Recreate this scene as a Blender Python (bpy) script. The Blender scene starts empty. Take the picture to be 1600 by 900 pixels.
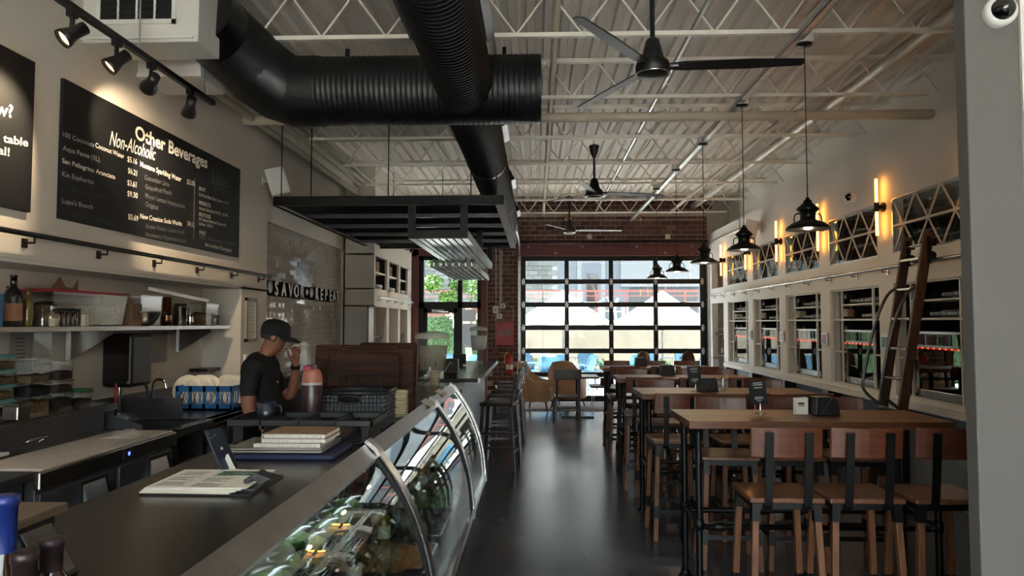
import bpy, math, random
from mathutils import Vector, Matrix
R = random.Random(11)
S = bpy.context.scene
COL = S.collection
PI = math.pi

# ------------------------------------------------------------------ camera
FPX, VPX, VPY, EYE = 1130.0, 838.0, 505.0, 1.65
PITCH = math.atan((VPY - 450) / FPX)
YAW = math.atan((VPX - 800) / FPX * math.cos(PITCH))
cd = bpy.data.cameras.new('camera'); cam = bpy.data.objects.new('camera', cd); COL.objects.link(cam)
cd.sensor_width = 36; cd.lens = 36 * FPX / 1600; cd.clip_start = 0.05; cd.clip_end = 300
cam.location = (0, 0, EYE); cam.rotation_euler = (PI / 2 + PITCH, 0, YAW)
S.camera = cam
_rot = cam.rotation_euler.to_matrix()
def at(u, v, x=None, y=None, z=None):
    """the point where the photo pixel's line of sight meets the plane x=, y= or z="""
    d = _rot @ Vector(((u - 800) / FPX, -(v - 450) / FPX, -1))
    k = (x / d.x) if x is not None else (y / d.y) if y is not None else ((z - EYE) / d.z)
    return Vector((0, 0, EYE)) + d * k

# ------------------------------------------------------------------ sky, sun, exposure
w = bpy.data.worlds.new('sky'); S.world = w; w.use_nodes = True
nt = w.node_tree; nt.nodes.clear()
wo = nt.nodes.new('ShaderNodeOutputWorld'); wb = nt.nodes.new('ShaderNodeBackground'); ws = nt.nodes.new('ShaderNodeTexSky')
ws.sky_type = 'NISHITA'; ws.sun_disc = False; ws.sun_elevation = math.radians(58); ws.sun_rotation = math.radians(200)
ws.air_density = 1.0; ws.dust_density = 3.0; ws.ozone_density = 1.0
hs = nt.nodes.new('ShaderNodeHueSaturation'); hs.inputs['Saturation'].default_value = 0.35
nt.links.new(ws.outputs[0], hs.inputs['Color']); nt.links.new(hs.outputs[0], wb.inputs[0]); nt.links.new(wb.outputs[0], wo.inputs[0])
wb.inputs[1].default_value = 0.33
sl = bpy.data.lights.new('sun', 'SUN'); so = bpy.data.objects.new('sun', sl); COL.objects.link(so)
sl.energy = 6.5; sl.angle = math.radians(3); sl.color = (1.0, 0.95, 0.88)
so.rotation_euler = Vector((0.35, -0.10, -0.93)).to_track_quat('-Z', 'Y').to_euler(); so.location = (0, 0, 30)
def portal(name, loc, sx, sy, rot):
    l = bpy.data.lights.new(name, 'AREA'); l.shape = 'RECTANGLE'; l.size = sx; l.size_y = sy
    o = bpy.data.objects.new(name, l); COL.objects.link(o); o.location = loc; o.rotation_euler = rot
    l.cycles.is_portal = True
portal('garage_door_portal', (1.65, 15.5, 1.6), 4.0, 3.2, (-PI / 2, 0, 0))
portal('entry_door_portal', (-1.85, 15.5, 1.6), 1.6, 3.2, (-PI / 2, 0, 0))
portal('added_shopfront_portal', (0.3, -2.9, 1.7), 5.0, 3.3, (PI / 2, 0, 0))  # covers the unseen glazing added behind the camera
S.view_settings.view_transform = 'Standard'; S.view_settings.look = 'None'
S.view_settings.gamma = 1.0; S.view_settings.use_curve_mapping = False
S.view_settings.exposure = 2.45
try:
    c = S.cycles
    c.use_denoising = True; c.max_bounces = 12; c.diffuse_bounces = 8; c.glossy_bounces = 5; c.transmission_bounces = 8
    c.transparent_max_bounces = 24; c.sample_clamp_indirect = 6; c.caustics_reflective = False; c.caustics_refractive = False
except Exception:
    pass

# ------------------------------------------------------------------ mesh helpers
class MB:
    def __init__(s): s.v = []; s.f = []; s.sm = []
    def add(s, vs, fs, sm=False):
        n = len(s.v); s.v += [tuple(p) for p in vs]
        for f in fs: s.f.append(tuple(i + n for i in f)); s.sm.append(sm)
        return s
    def box(s, x0, y0, z0, x1, y1, z1, T=None):
        x0, x1 = min(x0, x1), max(x0, x1); y0, y1 = min(y0, y1), max(y0, y1); z0, z1 = min(z0, z1), max(z0, z1)
        vs = [Vector(p) for p in ((x0,y0,z0),(x1,y0,z0),(x1,y1,z0),(x0,y1,z0),(x0,y0,z1),(x1,y0,z1),(x1,y1,z1),(x0,y1,z1))]
        if T is not None: vs = [T @ p for p in vs]
        return s.add(vs, [(0,3,2,1),(4,5,6,7),(0,1,5,4),(1,2,6,5),(2,3,7,6),(3,0,4,7)])
    def cbox(s, c, d, T=None):
        return s.box(c[0]-d[0]/2, c[1]-d[1]/2, c[2]-d[2]/2, c[0]+d[0]/2, c[1]+d[1]/2, c[2]+d[2]/2, T)
    def bar(s, p, q, wd, hg, up=(0, 0, 1)):
        p, q = Vector(p), Vector(q); d = (q - p); L = d.length; d.normalize()
        u = Vector(up)
        if abs(d.dot(u)) > 0.98: u = Vector((0, 1, 0))
        r = d.cross(u).normalized(); u = r.cross(d)
        vs = []
        for e in (p, q):
            for a, b in ((-1, -1), (1, -1), (1, 1), (-1, 1)): vs.append(e + r * a * wd / 2 + u * b * hg / 2)
        return s.add(vs, [(0,1,2,3),(7,6,5,4),(0,4,5,1),(1,5,6,2),(2,6,7,3),(3,7,4,0)])
    def tube(s, pts, r, n=8, cap=True, closed=False):
        pts = [Vector(p) for p in pts]; m = len(pts); rs = r if isinstance(r, (list, tuple)) else [r] * m
        vs, fs = [], []; u = None
        for i, p in enumerate(pts):
            a = pts[i - 1] if (i > 0 or closed) else p
            b = pts[(i + 1) % m] if (i < m - 1 or closed) else p
            d = (b - a)
            if d.length < 1e-9: d = Vector((0, 0, 1))
            d.normalize()
            if u is None:
                u = Vector((0, 0, 1)) if abs(d.z) < 0.9 else Vector((1, 0, 0))
            u = (u - d * u.dot(d))
            if u.length < 1e-6: u = d.orthogonal()
            u.normalize(); q = d.cross(u)
            for k in range(n):
                t = 2 * PI * k / n; vs.append(p + (u * math.cos(t) + q * math.sin(t)) * rs[i])
        for i in range(m if closed else m - 1):
            j = (i + 1) % m
            for k in range(n):
                l = (k + 1) % n; fs.append((i*n+k, i*n+l, j*n+l, j*n+k))
        s.add(vs, fs, True)
        if cap and not closed:
            s.add(vs[:n], [tuple(range(n))[::-1]]); s.add(vs[-n:], [tuple(range(n))])
        return s
    def lathe(s, prof, n=16, o=(0, 0, 0), T=None, sm=True):
        vs, fs = [], []
        for r, z in prof:
            for k in range(n):
                t = 2 * PI * k / n; p = Vector((r * math.cos(t), r * math.sin(t), z))
                if T is not None: p = T @ p
                vs.append(p + Vector(o))
        for i in range(len(prof) - 1):
            for k in range(n):
                l = (k + 1) % n; fs.append((i*n+k, i*n+l, (i+1)*n+l, (i+1)*n+k))
        s.add(vs, fs, sm)
        if prof[0][0] > 1e-4: s.add(vs[:n], [tuple(range(n))[::-1]])
        if prof[-1][0] > 1e-4: s.add(vs[-n:], [tuple(range(n))])
        return s
    def prism(s, poly, axis, a, b):
        """poly in the plane across axis; x: (y,z), y: (x,z), z: (x,y)"""
        def P(c, t): return (t, c[0], c[1]) if axis == 'x' else (c[0], t, c[1]) if axis == 'y' else (c[0], c[1], t)
        n = len(poly); vs = [P(c, a) for c in poly] + [P(c, b) for c in poly]
        fs = [tuple(range(n))[::-1], tuple(range(n, 2 * n))] + [(i, (i+1) % n, n + (i+1) % n, n + i) for i in range(n)]
        return s.add(vs, fs)
    def sweep(s, prof, axis, a, b, th):
        """open profile (list of 2d points) thickened by th and extruded along axis from a to b, smooth"""
        def nrm(i):
            p = prof[max(i-1, 0)]; q = prof[min(i+1, len(prof)-1)]; dx, dy = q[0]-p[0], q[1]-p[1]; L = math.hypot(dx, dy) or 1
            return (-dy / L, dx / L)
        back = [(c[0] + nrm(i)[0] * th, c[1] + nrm(i)[1] * th) for i, c in enumerate(prof)]
        def P(c, t): return (t, c[0], c[1]) if axis == 'x' else (c[0], t, c[1]) if axis == 'y' else (c[0], c[1], t)
        m = len(prof)
        vs = [P(c, a) for c in prof] + [P(c, b) for c in prof] + [P(c, a) for c in back] + [P(c, b) for c in back]
        f1 = [(i, i+1, m+i+1, m+i) for i in range(m-1)] + [(2*m+i, 3*m+i, 3*m+i+1, 2*m+i+1) for i in range(m-1)]
        s.add(vs, f1, True)
        f2 = [(i, 2*m+i, 2*m+i+1, i+1) for i in range(m-1)] + [(m+i, m+i+1, 3*m+i+1, 3*m+i) for i in range(m-1)]
        f2 += [(0, m, 3*m, 2*m), (m-1, 3*m-1, 4*m-1, 2*m-1)]
        s.add(vs, f2)
        return s
    def mesh(s, name, mat):
        me = bpy.data.meshes.new(name); me.from_pydata(s.v, [], s.f)
        me.polygons.foreach_set('use_smooth', s.sm)
        if mat is not None: me.materials.append(M[mat] if isinstance(mat, str) else mat)
        me.update(); return me
    def build(s, name, mat, parent=None, loc=None, bev=0, fix=False):
        me = s.mesh(name, mat)
        if fix:
            import bmesh
            b = bmesh.new(); b.from_mesh(me); bmesh.ops.remove_doubles(b, verts=b.verts, dist=1e-5)
            bmesh.ops.recalc_face_normals(b, faces=b.faces); b.to_mesh(me); b.free()
        o = obj(name, me, parent, loc)
        if bev:
            md = o.modifiers.new('bevel', 'BEVEL'); md.width = bev; md.segments = 2; md.limit_method = 'ANGLE'
        return o
def obj(name, me, parent=None, loc=None, rot=None):
    o = bpy.data.objects.new(name, me); COL.objects.link(o)
    if parent is not None: o.parent = parent
    if loc is not None: o.location = loc
    if rot is not None: o.rotation_euler = rot
    return o
def tag(o, label, cat=None, group=None, kind=None):
    o['label'] = label
    if cat: o['category'] = cat
    if group: o['group'] = group
    if kind: o['kind'] = kind
    return o
def thing(name, label, cat, loc=(0, 0, 0), rz=0, group=None):
    o = obj(name, None, None, loc, (0, 0, rz)); o.empty_display_size = 0.05
    return tag(o, label, cat, group)
def dup(root, loc, rz=None, label=None, group=None):
    def cp(o, par):
        c = o.copy(); COL.objects.link(c); c.parent = par
        for ch in o.children: cp(ch, c)
        return c
    kids = list(root.children); c = root.copy(); COL.objects.link(c)
    c.location = loc
    if rz is not None: c.rotation_euler = (0, 0, rz)
    if label: c['label'] = label
    if group: c['group'] = group
    for ch in kids: cp(ch, c)
    return c
def struct(name, mb, mat, label, bev=0, cat=None):
    o = mb.build(name, mat, None, None, bev); o['kind'] = 'structure'; o['label'] = label
    o['category'] = cat or name.split('_')[0]
    return o
def rotz(a): return Matrix.Rotation(a, 4, 'Z')
def spl(pts, k=6):
    """Catmull-Rom through pts"""
    P = [Vector(p) for p in pts]; out = []
    for i in range(len(P) - 1):
        a, b, c, d = P[max(i-1, 0)], P[i], P[i+1], P[min(i+2, len(P)-1)]
        for j in range(k):
            t = j / k
            out.append(0.5 * ((2*b) + (c-a)*t + (2*a-5*b+4*c-d)*t*t + (3*b-a-3*c+d)*t*t*t))
    out.append(P[-1]); return out
def text_mesh(s, size=1.0, extrude=0.0, bold=0.0, shear=0.0, mat=None, space=1.0):
    cu = bpy.data.curves.new('lettering', 'FONT'); cu.body = s; cu.size = size; cu.extrude = extrude; cu.offset = bold; cu.shear = shear
    cu.space_character = space; cu.resolution_u = 3; cu.fill_mode = 'BOTH' if extrude else 'FRONT'
    o = bpy.data.objects.new('lettering', cu); COL.objects.link(o)
    dg = bpy.context.evaluated_depsgraph_get(); dg.update()
    me = bpy.data.meshes.new_from_object(o.evaluated_get(dg), depsgraph=dg)
    bpy.data.objects.remove(o); bpy.data.curves.remove(cu)
    me.name = 'lettering'; me.materials.clear()
    if mat: me.materials.append(M[mat])
    return me

# ------------------------------------------------------------------ materials
M = {}
def lin(h):
    h = h.lstrip('#'); c = [int(h[i:i+2], 16) / 255 for i in (0, 2, 4)]
    return tuple(x / 12.92 if x <= 0.04045 else ((x + 0.055) / 1.055) ** 2.4 for x in c) + (1,)
def mat(name, col, rough=0.6, metal=0.0, var=0.0, vs=6.0, bump=0.0, bs=40.0, stretch=None, emit=None, es=0.0, spec=0.5, coat=0.0, col2=None, rvar=0.0, detail=4):
    m = bpy.data.materials.new(name); m.use_nodes = True; t = m.node_tree; b = t.nodes['Principled BSDF']
    c = lin(col) if isinstance(col, str) else tuple(col) + (1,)
    b.inputs['Base Color'].default_value = c; b.inputs['Roughness'].default_value = rough; b.inputs['Metallic'].default_value = metal
    b.inputs['Specular IOR Level'].default_value = spec
    if coat: b.inputs['Coat Weight'].default_value = coat; b.inputs['Coat Roughness'].default_value = 0.1
    tc = None
    def co(sc):
        nonlocal tc
        if tc is None: tc = t.nodes.new('ShaderNodeTexCoord')
        mp = t.nodes.new('ShaderNodeMapping'); t.links.new(tc.outputs['Object'], mp.inputs[0])
        mp.inputs['Scale'].default_value = [sc * k for k in (stretch or (1, 1, 1))]
        return mp.outputs[0]
    if var or col2 or rvar:
        n = t.nodes.new('ShaderNodeTexNoise'); n.inputs['Detail'].default_value = detail; n.inputs['Scale'].default_value = 1.0
        t.links.new(co(vs), n.inputs['Vector'])
        r = t.nodes.new('ShaderNodeValToRGB'); t.links.new(n.outputs[0], r.inputs[0])
        r.color_ramp.elements[0].position = 0.32; r.color_ramp.elements[1].position = 0.68
        if col2: r.color_ramp.elements[0].color = lin(col2)
        else: r.color_ramp.elements[0].color = tuple(x * (1 - var) for x in c[:3]) + (1,)
        r.color_ramp.elements[1].color = c if col2 else tuple(min(1, x * (1 + var)) for x in c[:3]) + (1,)
        t.links.new(r.outputs[0], b.inputs['Base Color'])
        if rvar:
            mr = t.nodes.new('ShaderNodeMapRange'); t.links.new(n.outputs[0], mr.inputs[0])
            mr.inputs[3].default_value = rough - rvar; mr.inputs[4].default_value = rough + rvar; t.links.new(mr.outputs[0], b.inputs['Roughness'])
    if bump:
        n2 = t.nodes.new('ShaderNodeTexNoise'); n2.inputs['Scale'].default_value = 1.0; n2.inputs['Detail'].default_value = 3
        t.links.new(co(bs), n2.inputs['Vector'])
        bp = t.nodes.new('ShaderNodeBump'); bp.inputs['Strength'].default_value = bump; bp.inputs['Distance'].default_value = 0.02
        t.links.new(n2.outputs[0], bp.inputs['Height']); t.links.new(bp.outputs[0], b.inputs['Normal'])
    if es:
        b.inputs['Emission Color'].default_value = lin(emit or col); b.inputs['Emission Strength'].default_value = es
    M[name] = m; return m
def glass(name, tint=(0.95, 0.98, 0.97), rough=0.0, ior=1.45, base=0.0):
    m = bpy.data.materials.new(name); m.use_nodes = True; t = m.node_tree; t.nodes.clear()
    o = t.nodes.new('ShaderNodeOutputMaterial'); mx = t.nodes.new('ShaderNodeMixShader'); tr = t.nodes.new('ShaderNodeBsdfTransparent')
    gl = t.nodes.new('ShaderNodeBsdfGlossy'); fr = t.nodes.new('ShaderNodeFresnel')
    tr.inputs[0].default_value = tuple(tint) + (1,); gl.inputs['Roughness'].default_value = rough; fr.inputs[0].default_value = ior
    ge = t.nodes.new('ShaderNodeNewGeometry'); mr = t.nodes.new('ShaderNodeMapRange'); mr.inputs[3].default_value = ior; mr.inputs[4].default_value = 1 / ior
    t.links.new(ge.outputs['Backfacing'], mr.inputs[0]); t.links.new(mr.outputs[0], fr.inputs[0])  # no false total reflection on the inner faces of thin glass
    ma = t.nodes.new('ShaderNodeMath'); ma.operation = 'ADD'; ma.use_clamp = True; ma.inputs[1].default_value = base
    t.links.new(fr.outputs[0], ma.inputs[0]); t.links.new(ma.outputs[0], mx.inputs[0])
    t.links.new(tr.outputs[0], mx.inputs[1]); t.links.new(gl.outputs[0], mx.inputs[2]); t.links.new(mx.outputs[0], o.inputs[0])
    M[name] = m
glass('pane'); glass('case_glass', (0.90, 0.97, 0.95), 0.0, 1.6, 0.09); glass('clear_plastic', (0.88, 0.89, 0.88), 0.12, 1.45, 0.12)
glass('glassware', (0.95, 0.97, 0.97), 0.04, 1.5, 0.14); glass('smoke_glass', (0.55, 0.62, 0.6), 0.0, 1.6, 0.12)
glass('frost_plastic', (0.90, 0.89, 0.86), 0.35, 1.45, 0.30)
mat('paint_white', '#e9e6e0', 0.7, var=0.03, vs=1.2, bump=0.04, bs=60)
mat('paint_left', '#d2cac0', 0.72, var=0.04, vs=1.0, bump=0.04, bs=60)
mat('paint_pillar', '#686664', 0.7, var=0.03, vs=1.5, bump=0.05, bs=50)
mat('paint_blue', '#8d97a6', 0.7, var=0.05, vs=2)
mat('deck', '#e6e0d8', 0.55, var=0.10, vs=1.3, stretch=(1, 0.25, 1), rvar=0.1)
mat('joist_paint', '#ece7dd', 0.5, var=0.05, vs=4)
mat('pipe_tan', '#c9bda9', 0.5, var=0.05, vs=3)
mat('galv', '#b9bbbb', 0.35, 0.8, var=0.1, vs=9)
mat('conduit', '#bfbab0', 0.45, 0.3)
mat('duct', '#141619', 0.42, 0.3, var=0.25, vs=7, bump=0.15, bs=14, spec=0.6)
mat('black_metal', '#0e0f11', 0.42, 0.4, var=0.2, vs=12)
mat('black_satin', '#121316', 0.45, 0.0)
mat('black_matte', '#0b0b0d', 0.7)
mat('canopy_sheet', '#303236', 0.35, 0.6, var=0.2, vs=8)
mat('alu', '#b8bcc0', 0.32, 0.85, var=0.05, vs=10)
mat('steel', '#9c9a98', 0.26, 1.0, var=0.04, vs=4)
mat('steel_front', '#4b4c4f', 0.38, 0.4, var=0.06, vs=4)
mat('steel_dark', '#66666a', 0.33, 0.85, var=0.08, vs=4)
mat('chrome', '#d8d8da', 0.1, 1.0)
mat('counter_top', '#4a4744', 0.24, 0.85, var=0.12, vs=3, rvar=0.06)
mat('strip_steel', '#8f8b88', 0.34, 0.9, var=0.12, vs=9, bump=0.08, bs=25, rvar=0.12)
mat('floor', '#565a63', 0.22, 0.0, col2='#3a3a40', vs=1.1, bump=0.04, bs=9, rvar=0.09, spec=0.6, detail=8)
mat('wood_table', '#653c24', 0.42, var=0.3, vs=9, stretch=(0.5, 6, 6), bump=0.06, bs=30)
mat('wood_table2', '#58341d', 0.42, var=0.3, vs=9, stretch=(0.5, 6, 6), bump=0.06, bs=30)
mat('wood_seat', '#6a4630', 0.38, var=0.28, vs=8, stretch=(5, 0.6, 5), coat=0.15)
mat('wood_back', '#5c3220', 0.42, var=0.25, vs=8, stretch=(0.6, 5, 5), coat=0.1)
mat('wood_leg', '#6f472c', 0.5, var=0.25, vs=10, stretch=(5, 5, 0.6))
mat('wood_dark', '#1e1412', 0.38, var=0.3, vs=9, stretch=(5, 5, 0.8), coat=0.2)
mat('wood_board', '#3e2418', 0.75, spec=0.2, col2='#1c0f0a', vs=7, stretch=(0.6, 4, 7), bump=0.08, bs=25)
mat('wood_board2', '#492b1c', 0.75, spec=0.2, col2='#22130c', vs=7, stretch=(0.6, 4, 7), bump=0.08, bs=25)
mat('wood_ladder', '#4f3323', 0.5, var=0.35, vs=9, stretch=(5, 5, 0.7), bump=0.1, bs=30)
mat('wood_riser', '#5b4a3b', 0.6, var=0.3, vs=9, stretch=(5, 0.7, 5))
for i, h in enumerate(('#6f4d46', '#63433e', '#7a574e', '#5a3d39')):
    mat('brick%d' % i, h, 0.85, var=0.2, vs=14, bump=0.3, bs=50)
mat('mortar', '#c4b9b0', 0.95, var=0.1, vs=12, bump=0.2, bs=60)
mat('red_steel', '#6a3637', 0.55, var=0.15, vs=4)
mat('fire_red', '#9c1f25', 0.4, var=0.05, vs=6)
mat('tile', '#b9b1a8', 0.06, 0.0, var=0.06, vs=3, bump=0.10, bs=16, spec=0.9, coat=0.6)
mat('grout', '#9d968c', 0.9)
mat('board_black', '#131417', 0.55, var=0.2, vs=3, spec=0.3)
mat('chalk', '#e8e2d6', 0.8, var=0.08, vs=40)
mat('chalk_mid', '#a9a7a2', 0.8); mat('chalk_dim', '#55575b', 0.8); mat('chalk_faint', '#33363b', 0.8)
mat('white_enamel', '#d4d2cd', 0.5, var=0.03, vs=4)
mat('white_plastic', '#dddcd8', 0.4)
mat('white_gloss', '#e6e6e4', 0.25)
mat('paper', '#d8d4ca', 0.8, var=0.05, vs=20); mat('paper_grey', '#9a9895', 0.8, var=0.08, vs=30)
mat('print_dark', '#3a3a3a', 0.8); mat('print_green', '#3d6650', 0.8)
mat('lamp_warm', '#ffd9a0', 0.4, emit='#ffc070', es=5.0)
mat('tube_warm', '#ffd9a0', 0.4, emit='#ffa63d', es=3.2)
mat('led_red', '#ff4a30', 0.4, emit='#ff3a20', es=0.7)
mat('case_fill_glow', '#ffffff', 0.4, emit='#eaf4ff', es=2.0)  # glow of the strip added to brighten the display case
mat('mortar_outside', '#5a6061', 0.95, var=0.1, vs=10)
mat('led_blue', '#2233aa', 0.4, emit='#3344ff', es=2.0)
mat('shade_black', '#1b1b1c', 0.35, 0.5, var=0.15, vs=10); mat('shade_inside', '#c07f3a', 0.5, 0.2)
mat('bottle_dark', '#0c0f0c', 0.12, 0.0, spec=0.7, coat=0.4); mat('bottle_green', '#1e2a18', 0.12, spec=0.7, coat=0.4); mat('bottle_amber', '#2a160c', 0.12, spec=0.7, coat=0.4)
mat('oil', '#6b5a12', 0.1, coat=0.5); mat('label_cream', '#cfc4b0', 0.7, var=0.1, vs=30); mat('label_tan', '#a9795e', 0.7, var=0.1, vs=30)
mat('capsule_brown', '#2c2022', 0.35, 0.3); mat('capsule_blue', '#16286a', 0.35, 0.2); mat('capsule_red', '#5a161c', 0.4, 0.2); mat('capsule_silver', '#b9b9bb', 0.3, 0.7); mat('gold', '#a8834a', 0.3, 0.9)
mat('blue_rack', '#1f5c92', 0.45, var=0.1, vs=8); mat('plate', '#d9d2c6', 0.25)
mat('cloth', '#cfc3b8', 0.9, var=0.08, vs=25, bump=0.3, bs=40)
mat('red_lid', '#a01f28', 0.45); mat('green_lid', '#1f6a45', 0.45); mat('teal_tub', '#5d8f8c', 0.4)
mat('food_beige', '#9a7e5c', 0.8, col2='#5e4630', vs=60, bump=0.4, bs=60); mat('food_brown', '#4a3020', 0.8, col2='#2a1a12', vs=60, bump=0.4, bs=60)
mat('food_dark', '#14151f', 0.7); mat('lettuce', '#4f8a34', 0.5, col2='#234a1a', vs=30, bump=0.4, bs=40); mat('lemon', '#a9a23a', 0.5); mat('orange_food', '#c9742a', 0.5)
mat('cardboard', '#7d6148', 0.85, var=0.08, vs=10); mat('copper', '#9a6a4c', 0.25, 1.0)
mat('maroon', '#2c1618', 0.35, coat=0.3); mat('peach', '#95594a', 0.45); mat('magenta', '#8a2446', 0.45)
mat('blue_mug', '#101c2e', 0.3, coat=0.4); mat('navy', '#142044', 0.55); mat('laptop', '#a9a7a3', 0.35, 0.7); mat('phone', '#2b3542', 0.3, 0.3, coat=0.4)
mat('wicker_black', '#2b2f36', 0.5); mat('cup_cream', '#c7bb9c', 0.7, var=0.05, vs=30)
mat('tan_leather', '#a5805f', 0.55, var=0.12, vs=6); mat('brown_leather', '#6e4a34', 0.55, var=0.12, vs=6); mat('rug', '#8f8580', 0.95, var=0.15, vs=12, bump=0.3, bs=80)
mat('skin', '#8a5b46', 0.6, var=0.06, vs=12); mat('shirt_black', '#0d0e11', 0.85, var=0.2, vs=10, bump=0.2, bs=20); mat('trousers', '#15151a', 0.85); mat('shoe', '#0a0a0a', 0.5)
mat('hair_grey', '#332c28', 0.8); mat('hair_brown', '#4a2d22', 0.7, var=0.25, vs=20, stretch=(6, 6, 1)); mat('hair_fair', '#8a6f58', 0.7, var=0.25, vs=20, stretch=(6, 6, 1)); mat('top_dark', '#20222a', 0.85); mat('top_rust', '#6a3a30', 0.85)
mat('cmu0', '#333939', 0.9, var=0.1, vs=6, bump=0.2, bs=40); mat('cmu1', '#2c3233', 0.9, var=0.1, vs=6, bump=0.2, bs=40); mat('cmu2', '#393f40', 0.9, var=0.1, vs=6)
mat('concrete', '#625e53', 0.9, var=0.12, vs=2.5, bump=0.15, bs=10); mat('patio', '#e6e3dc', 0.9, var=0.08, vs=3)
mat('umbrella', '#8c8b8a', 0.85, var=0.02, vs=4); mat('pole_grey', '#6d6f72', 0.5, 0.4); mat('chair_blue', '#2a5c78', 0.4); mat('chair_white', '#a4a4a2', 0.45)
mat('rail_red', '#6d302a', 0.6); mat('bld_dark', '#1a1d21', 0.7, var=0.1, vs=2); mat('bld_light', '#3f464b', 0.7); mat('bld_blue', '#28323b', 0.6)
mat('hedge', '#274f22', 0.7, col2='#163214', vs=14, bump=0.8, bs=25); mat('leaf', '#4f742e', 0.55, col2='#33561f', vs=8); mat('bark', '#8a7e68', 0.85, var=0.15, vs=10)
mat('water', '#c9d2d6', 0.1, spec=0.6)
def hazy(name, col, op):
    m = bpy.data.materials.new(name); m.use_nodes = True; t = m.node_tree; b = t.nodes['Principled BSDF']; b.inputs['Base Color'].default_value = lin(col); b.inputs['Roughness'].default_value = 0.25
    n = t.nodes.new('ShaderNodeTexNoise'); n.inputs['Scale'].default_value = 9; mr = t.nodes.new('ShaderNodeMapRange'); mr.inputs[3].default_value = op - 0.12; mr.inputs[4].default_value = op + 0.12
    t.links.new(n.outputs[0], mr.inputs[0]); t.links.new(mr.outputs[0], b.inputs['Alpha']); M[name] = m
hazy('tea', '#9c8f7d', 0.66); hazy('jar_haze', '#b9b6ae', 0.18); hazy('lid_haze', '#cfcbc4', 0.6); mat('tea_dark', '#241512', 0.5, var=0.2, vs=10); mat('ext_yellow', '#d0a82a', 0.5)
mat('lens_black', '#050506', 0.08, coat=0.8); mat('inside_black', '#07080a', 0.6); mat('bottle_end', '#9aa0a6', 0.4)
# ================================================================== the setting
ORD = ['first', 'second', 'third', 'fourth', 'fifth', 'sixth', 'seventh', 'eighth', 'ninth', 'tenth', 'eleventh', 'twelfth']
YB = 15.2          # brick wall
XR, XL = 3.6, -3.0 # faces of the right and left walls
ZD = 4.22          # underside of the roof deck
struct('floor', MB().box(-3.65, -3, -0.12, 4.25, YB + 0.25, 0), 'floor', 'dark polished concrete floor of the wine bar')

# ---- roof deck
ceil = struct('ceiling', MB().box(-3.7, -3.1, 4.275, 4.3, YB + 0.3, 4.4), 'deck', 'painted corrugated metal roof deck')
prof = []
for k in range(6):
    x = k * 0.15
    prof += [(x, 0.04), (x + 0.06, 0.04), (x + 0.075, 0.0), (x + 0.135, 0.0)]
prof.append((0.9, 0.04))
dp = MB().sweep(prof, 'y', -3, YB + 0.2, 0.004)
dp.sm = [False] * len(dp.sm)
dm = dp.mesh('deck_panel', 'deck')
for k in range(9): obj('deck_panel', dm, ceil, (-3.75 + 0.9 * k, 0, ZD))

# ---- back wall: mortar backing with openings, bricks in front
GX0, GX1, GZ = -0.32, 3.56, 3.06
DX0, DX1 = -2.62, -1.05
b = MB()
for x0, x1, z0, z1 in ((-3.65, DX0, 0, 4.28), (DX0, DX1, 3.2, 4.28), (DX1, GX0, 0, 4.28), (GX0, GX1, GZ, 4.28), (GX1, 4.25, 0, 4.28)):
    b.box(x0, YB + 0.02, z0, x1, YB + 0.25, z1)
wb_ = struct('wall_back', b, 'mortar', 'red brick back wall around the glazed garage door')
def brick_mesh(i, L):
    return MB().box(0, 0, 0, L, 0.05, 0.084).mesh('brick', 'brick%d' % i)
bm_full = [brick_mesh(i, 0.2) for i in range(4)]; bm_half = [brick_mesh(i, 0.095) for i in range(4)]
def lay(x0, x1, z0, z1):
    row = 0; z = z0
    while z + 0.084 <= z1 + 1e-6:
        x = x0
        if row % 2:
            obj('brick', R.choice(bm_half), wb_, (x, YB - R.uniform(0, 0.006), z)); x += 0.107
        while x < x1 - 0.03:
            if x + 0.2 <= x1 + 1e-6: obj('brick', R.choice(bm_full), wb_, (x, YB - R.uniform(0, 0.006), z))
            elif x + 0.095 <= x1 + 1e-6: obj('brick', R.choice(bm_half), wb_, (x, YB - R.uniform(0, 0.006), z))
            x += 0.212
        z += 0.097; row += 1
lay(-0.55, 3.62, 3.32, 3.93)
lay(-1.02, -0.33, 0.85, 3.3)
far = MB()
z = 3.93 + 0.01
for r_ in range(3):
    x = -0.55 + (0.107 if r_ % 2 == 0 else 0)
    while x < 3.5: far.box(x, YB, z + 0.01, x + 0.2, YB + 0.05, z + 0.094); x += 0.212
    z += 0.097
for k in range(8):
    x = -1.02 + (0.107 if k % 2 else 0)
    while x < -0.5: far.box(x, YB, 0.06 + k * 0.097, x + 0.2, YB + 0.05, 0.144 + k * 0.097); x += 0.212
fo = far.build('brick', 'brick1', wb_); fo['kind'] = 'stuff'
t = struct('trim_1', MB().box(GX0 - 0.12, YB - 0.06, GZ, GX1 + 0.05, YB + 0.1, 3.30).box(GX0 - 0.12, YB - 0.1, 3.27, GX1 + 0.05, YB, 3.30).box(GX0 - 0.12, YB - 0.1, GZ, GX1 + 0.05, YB, GZ + 0.025),
           'red_steel', 'dark red steel lintel beam above the garage door')
bt = MB().lathe([(0.0, 0), (0.03, 0), (0.03, 0.012), (0.0, 0.014)], 10, T=Matrix.Rotation(PI / 2, 4, 'X')).mesh('bolt', 'alu')
for px, py in ((826, 386), (868, 396), (910, 385), (995, 385), (1039, 395), (1081, 384)): obj('bolt', bt, t, at(px, py, y=YB - 0.06))
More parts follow.
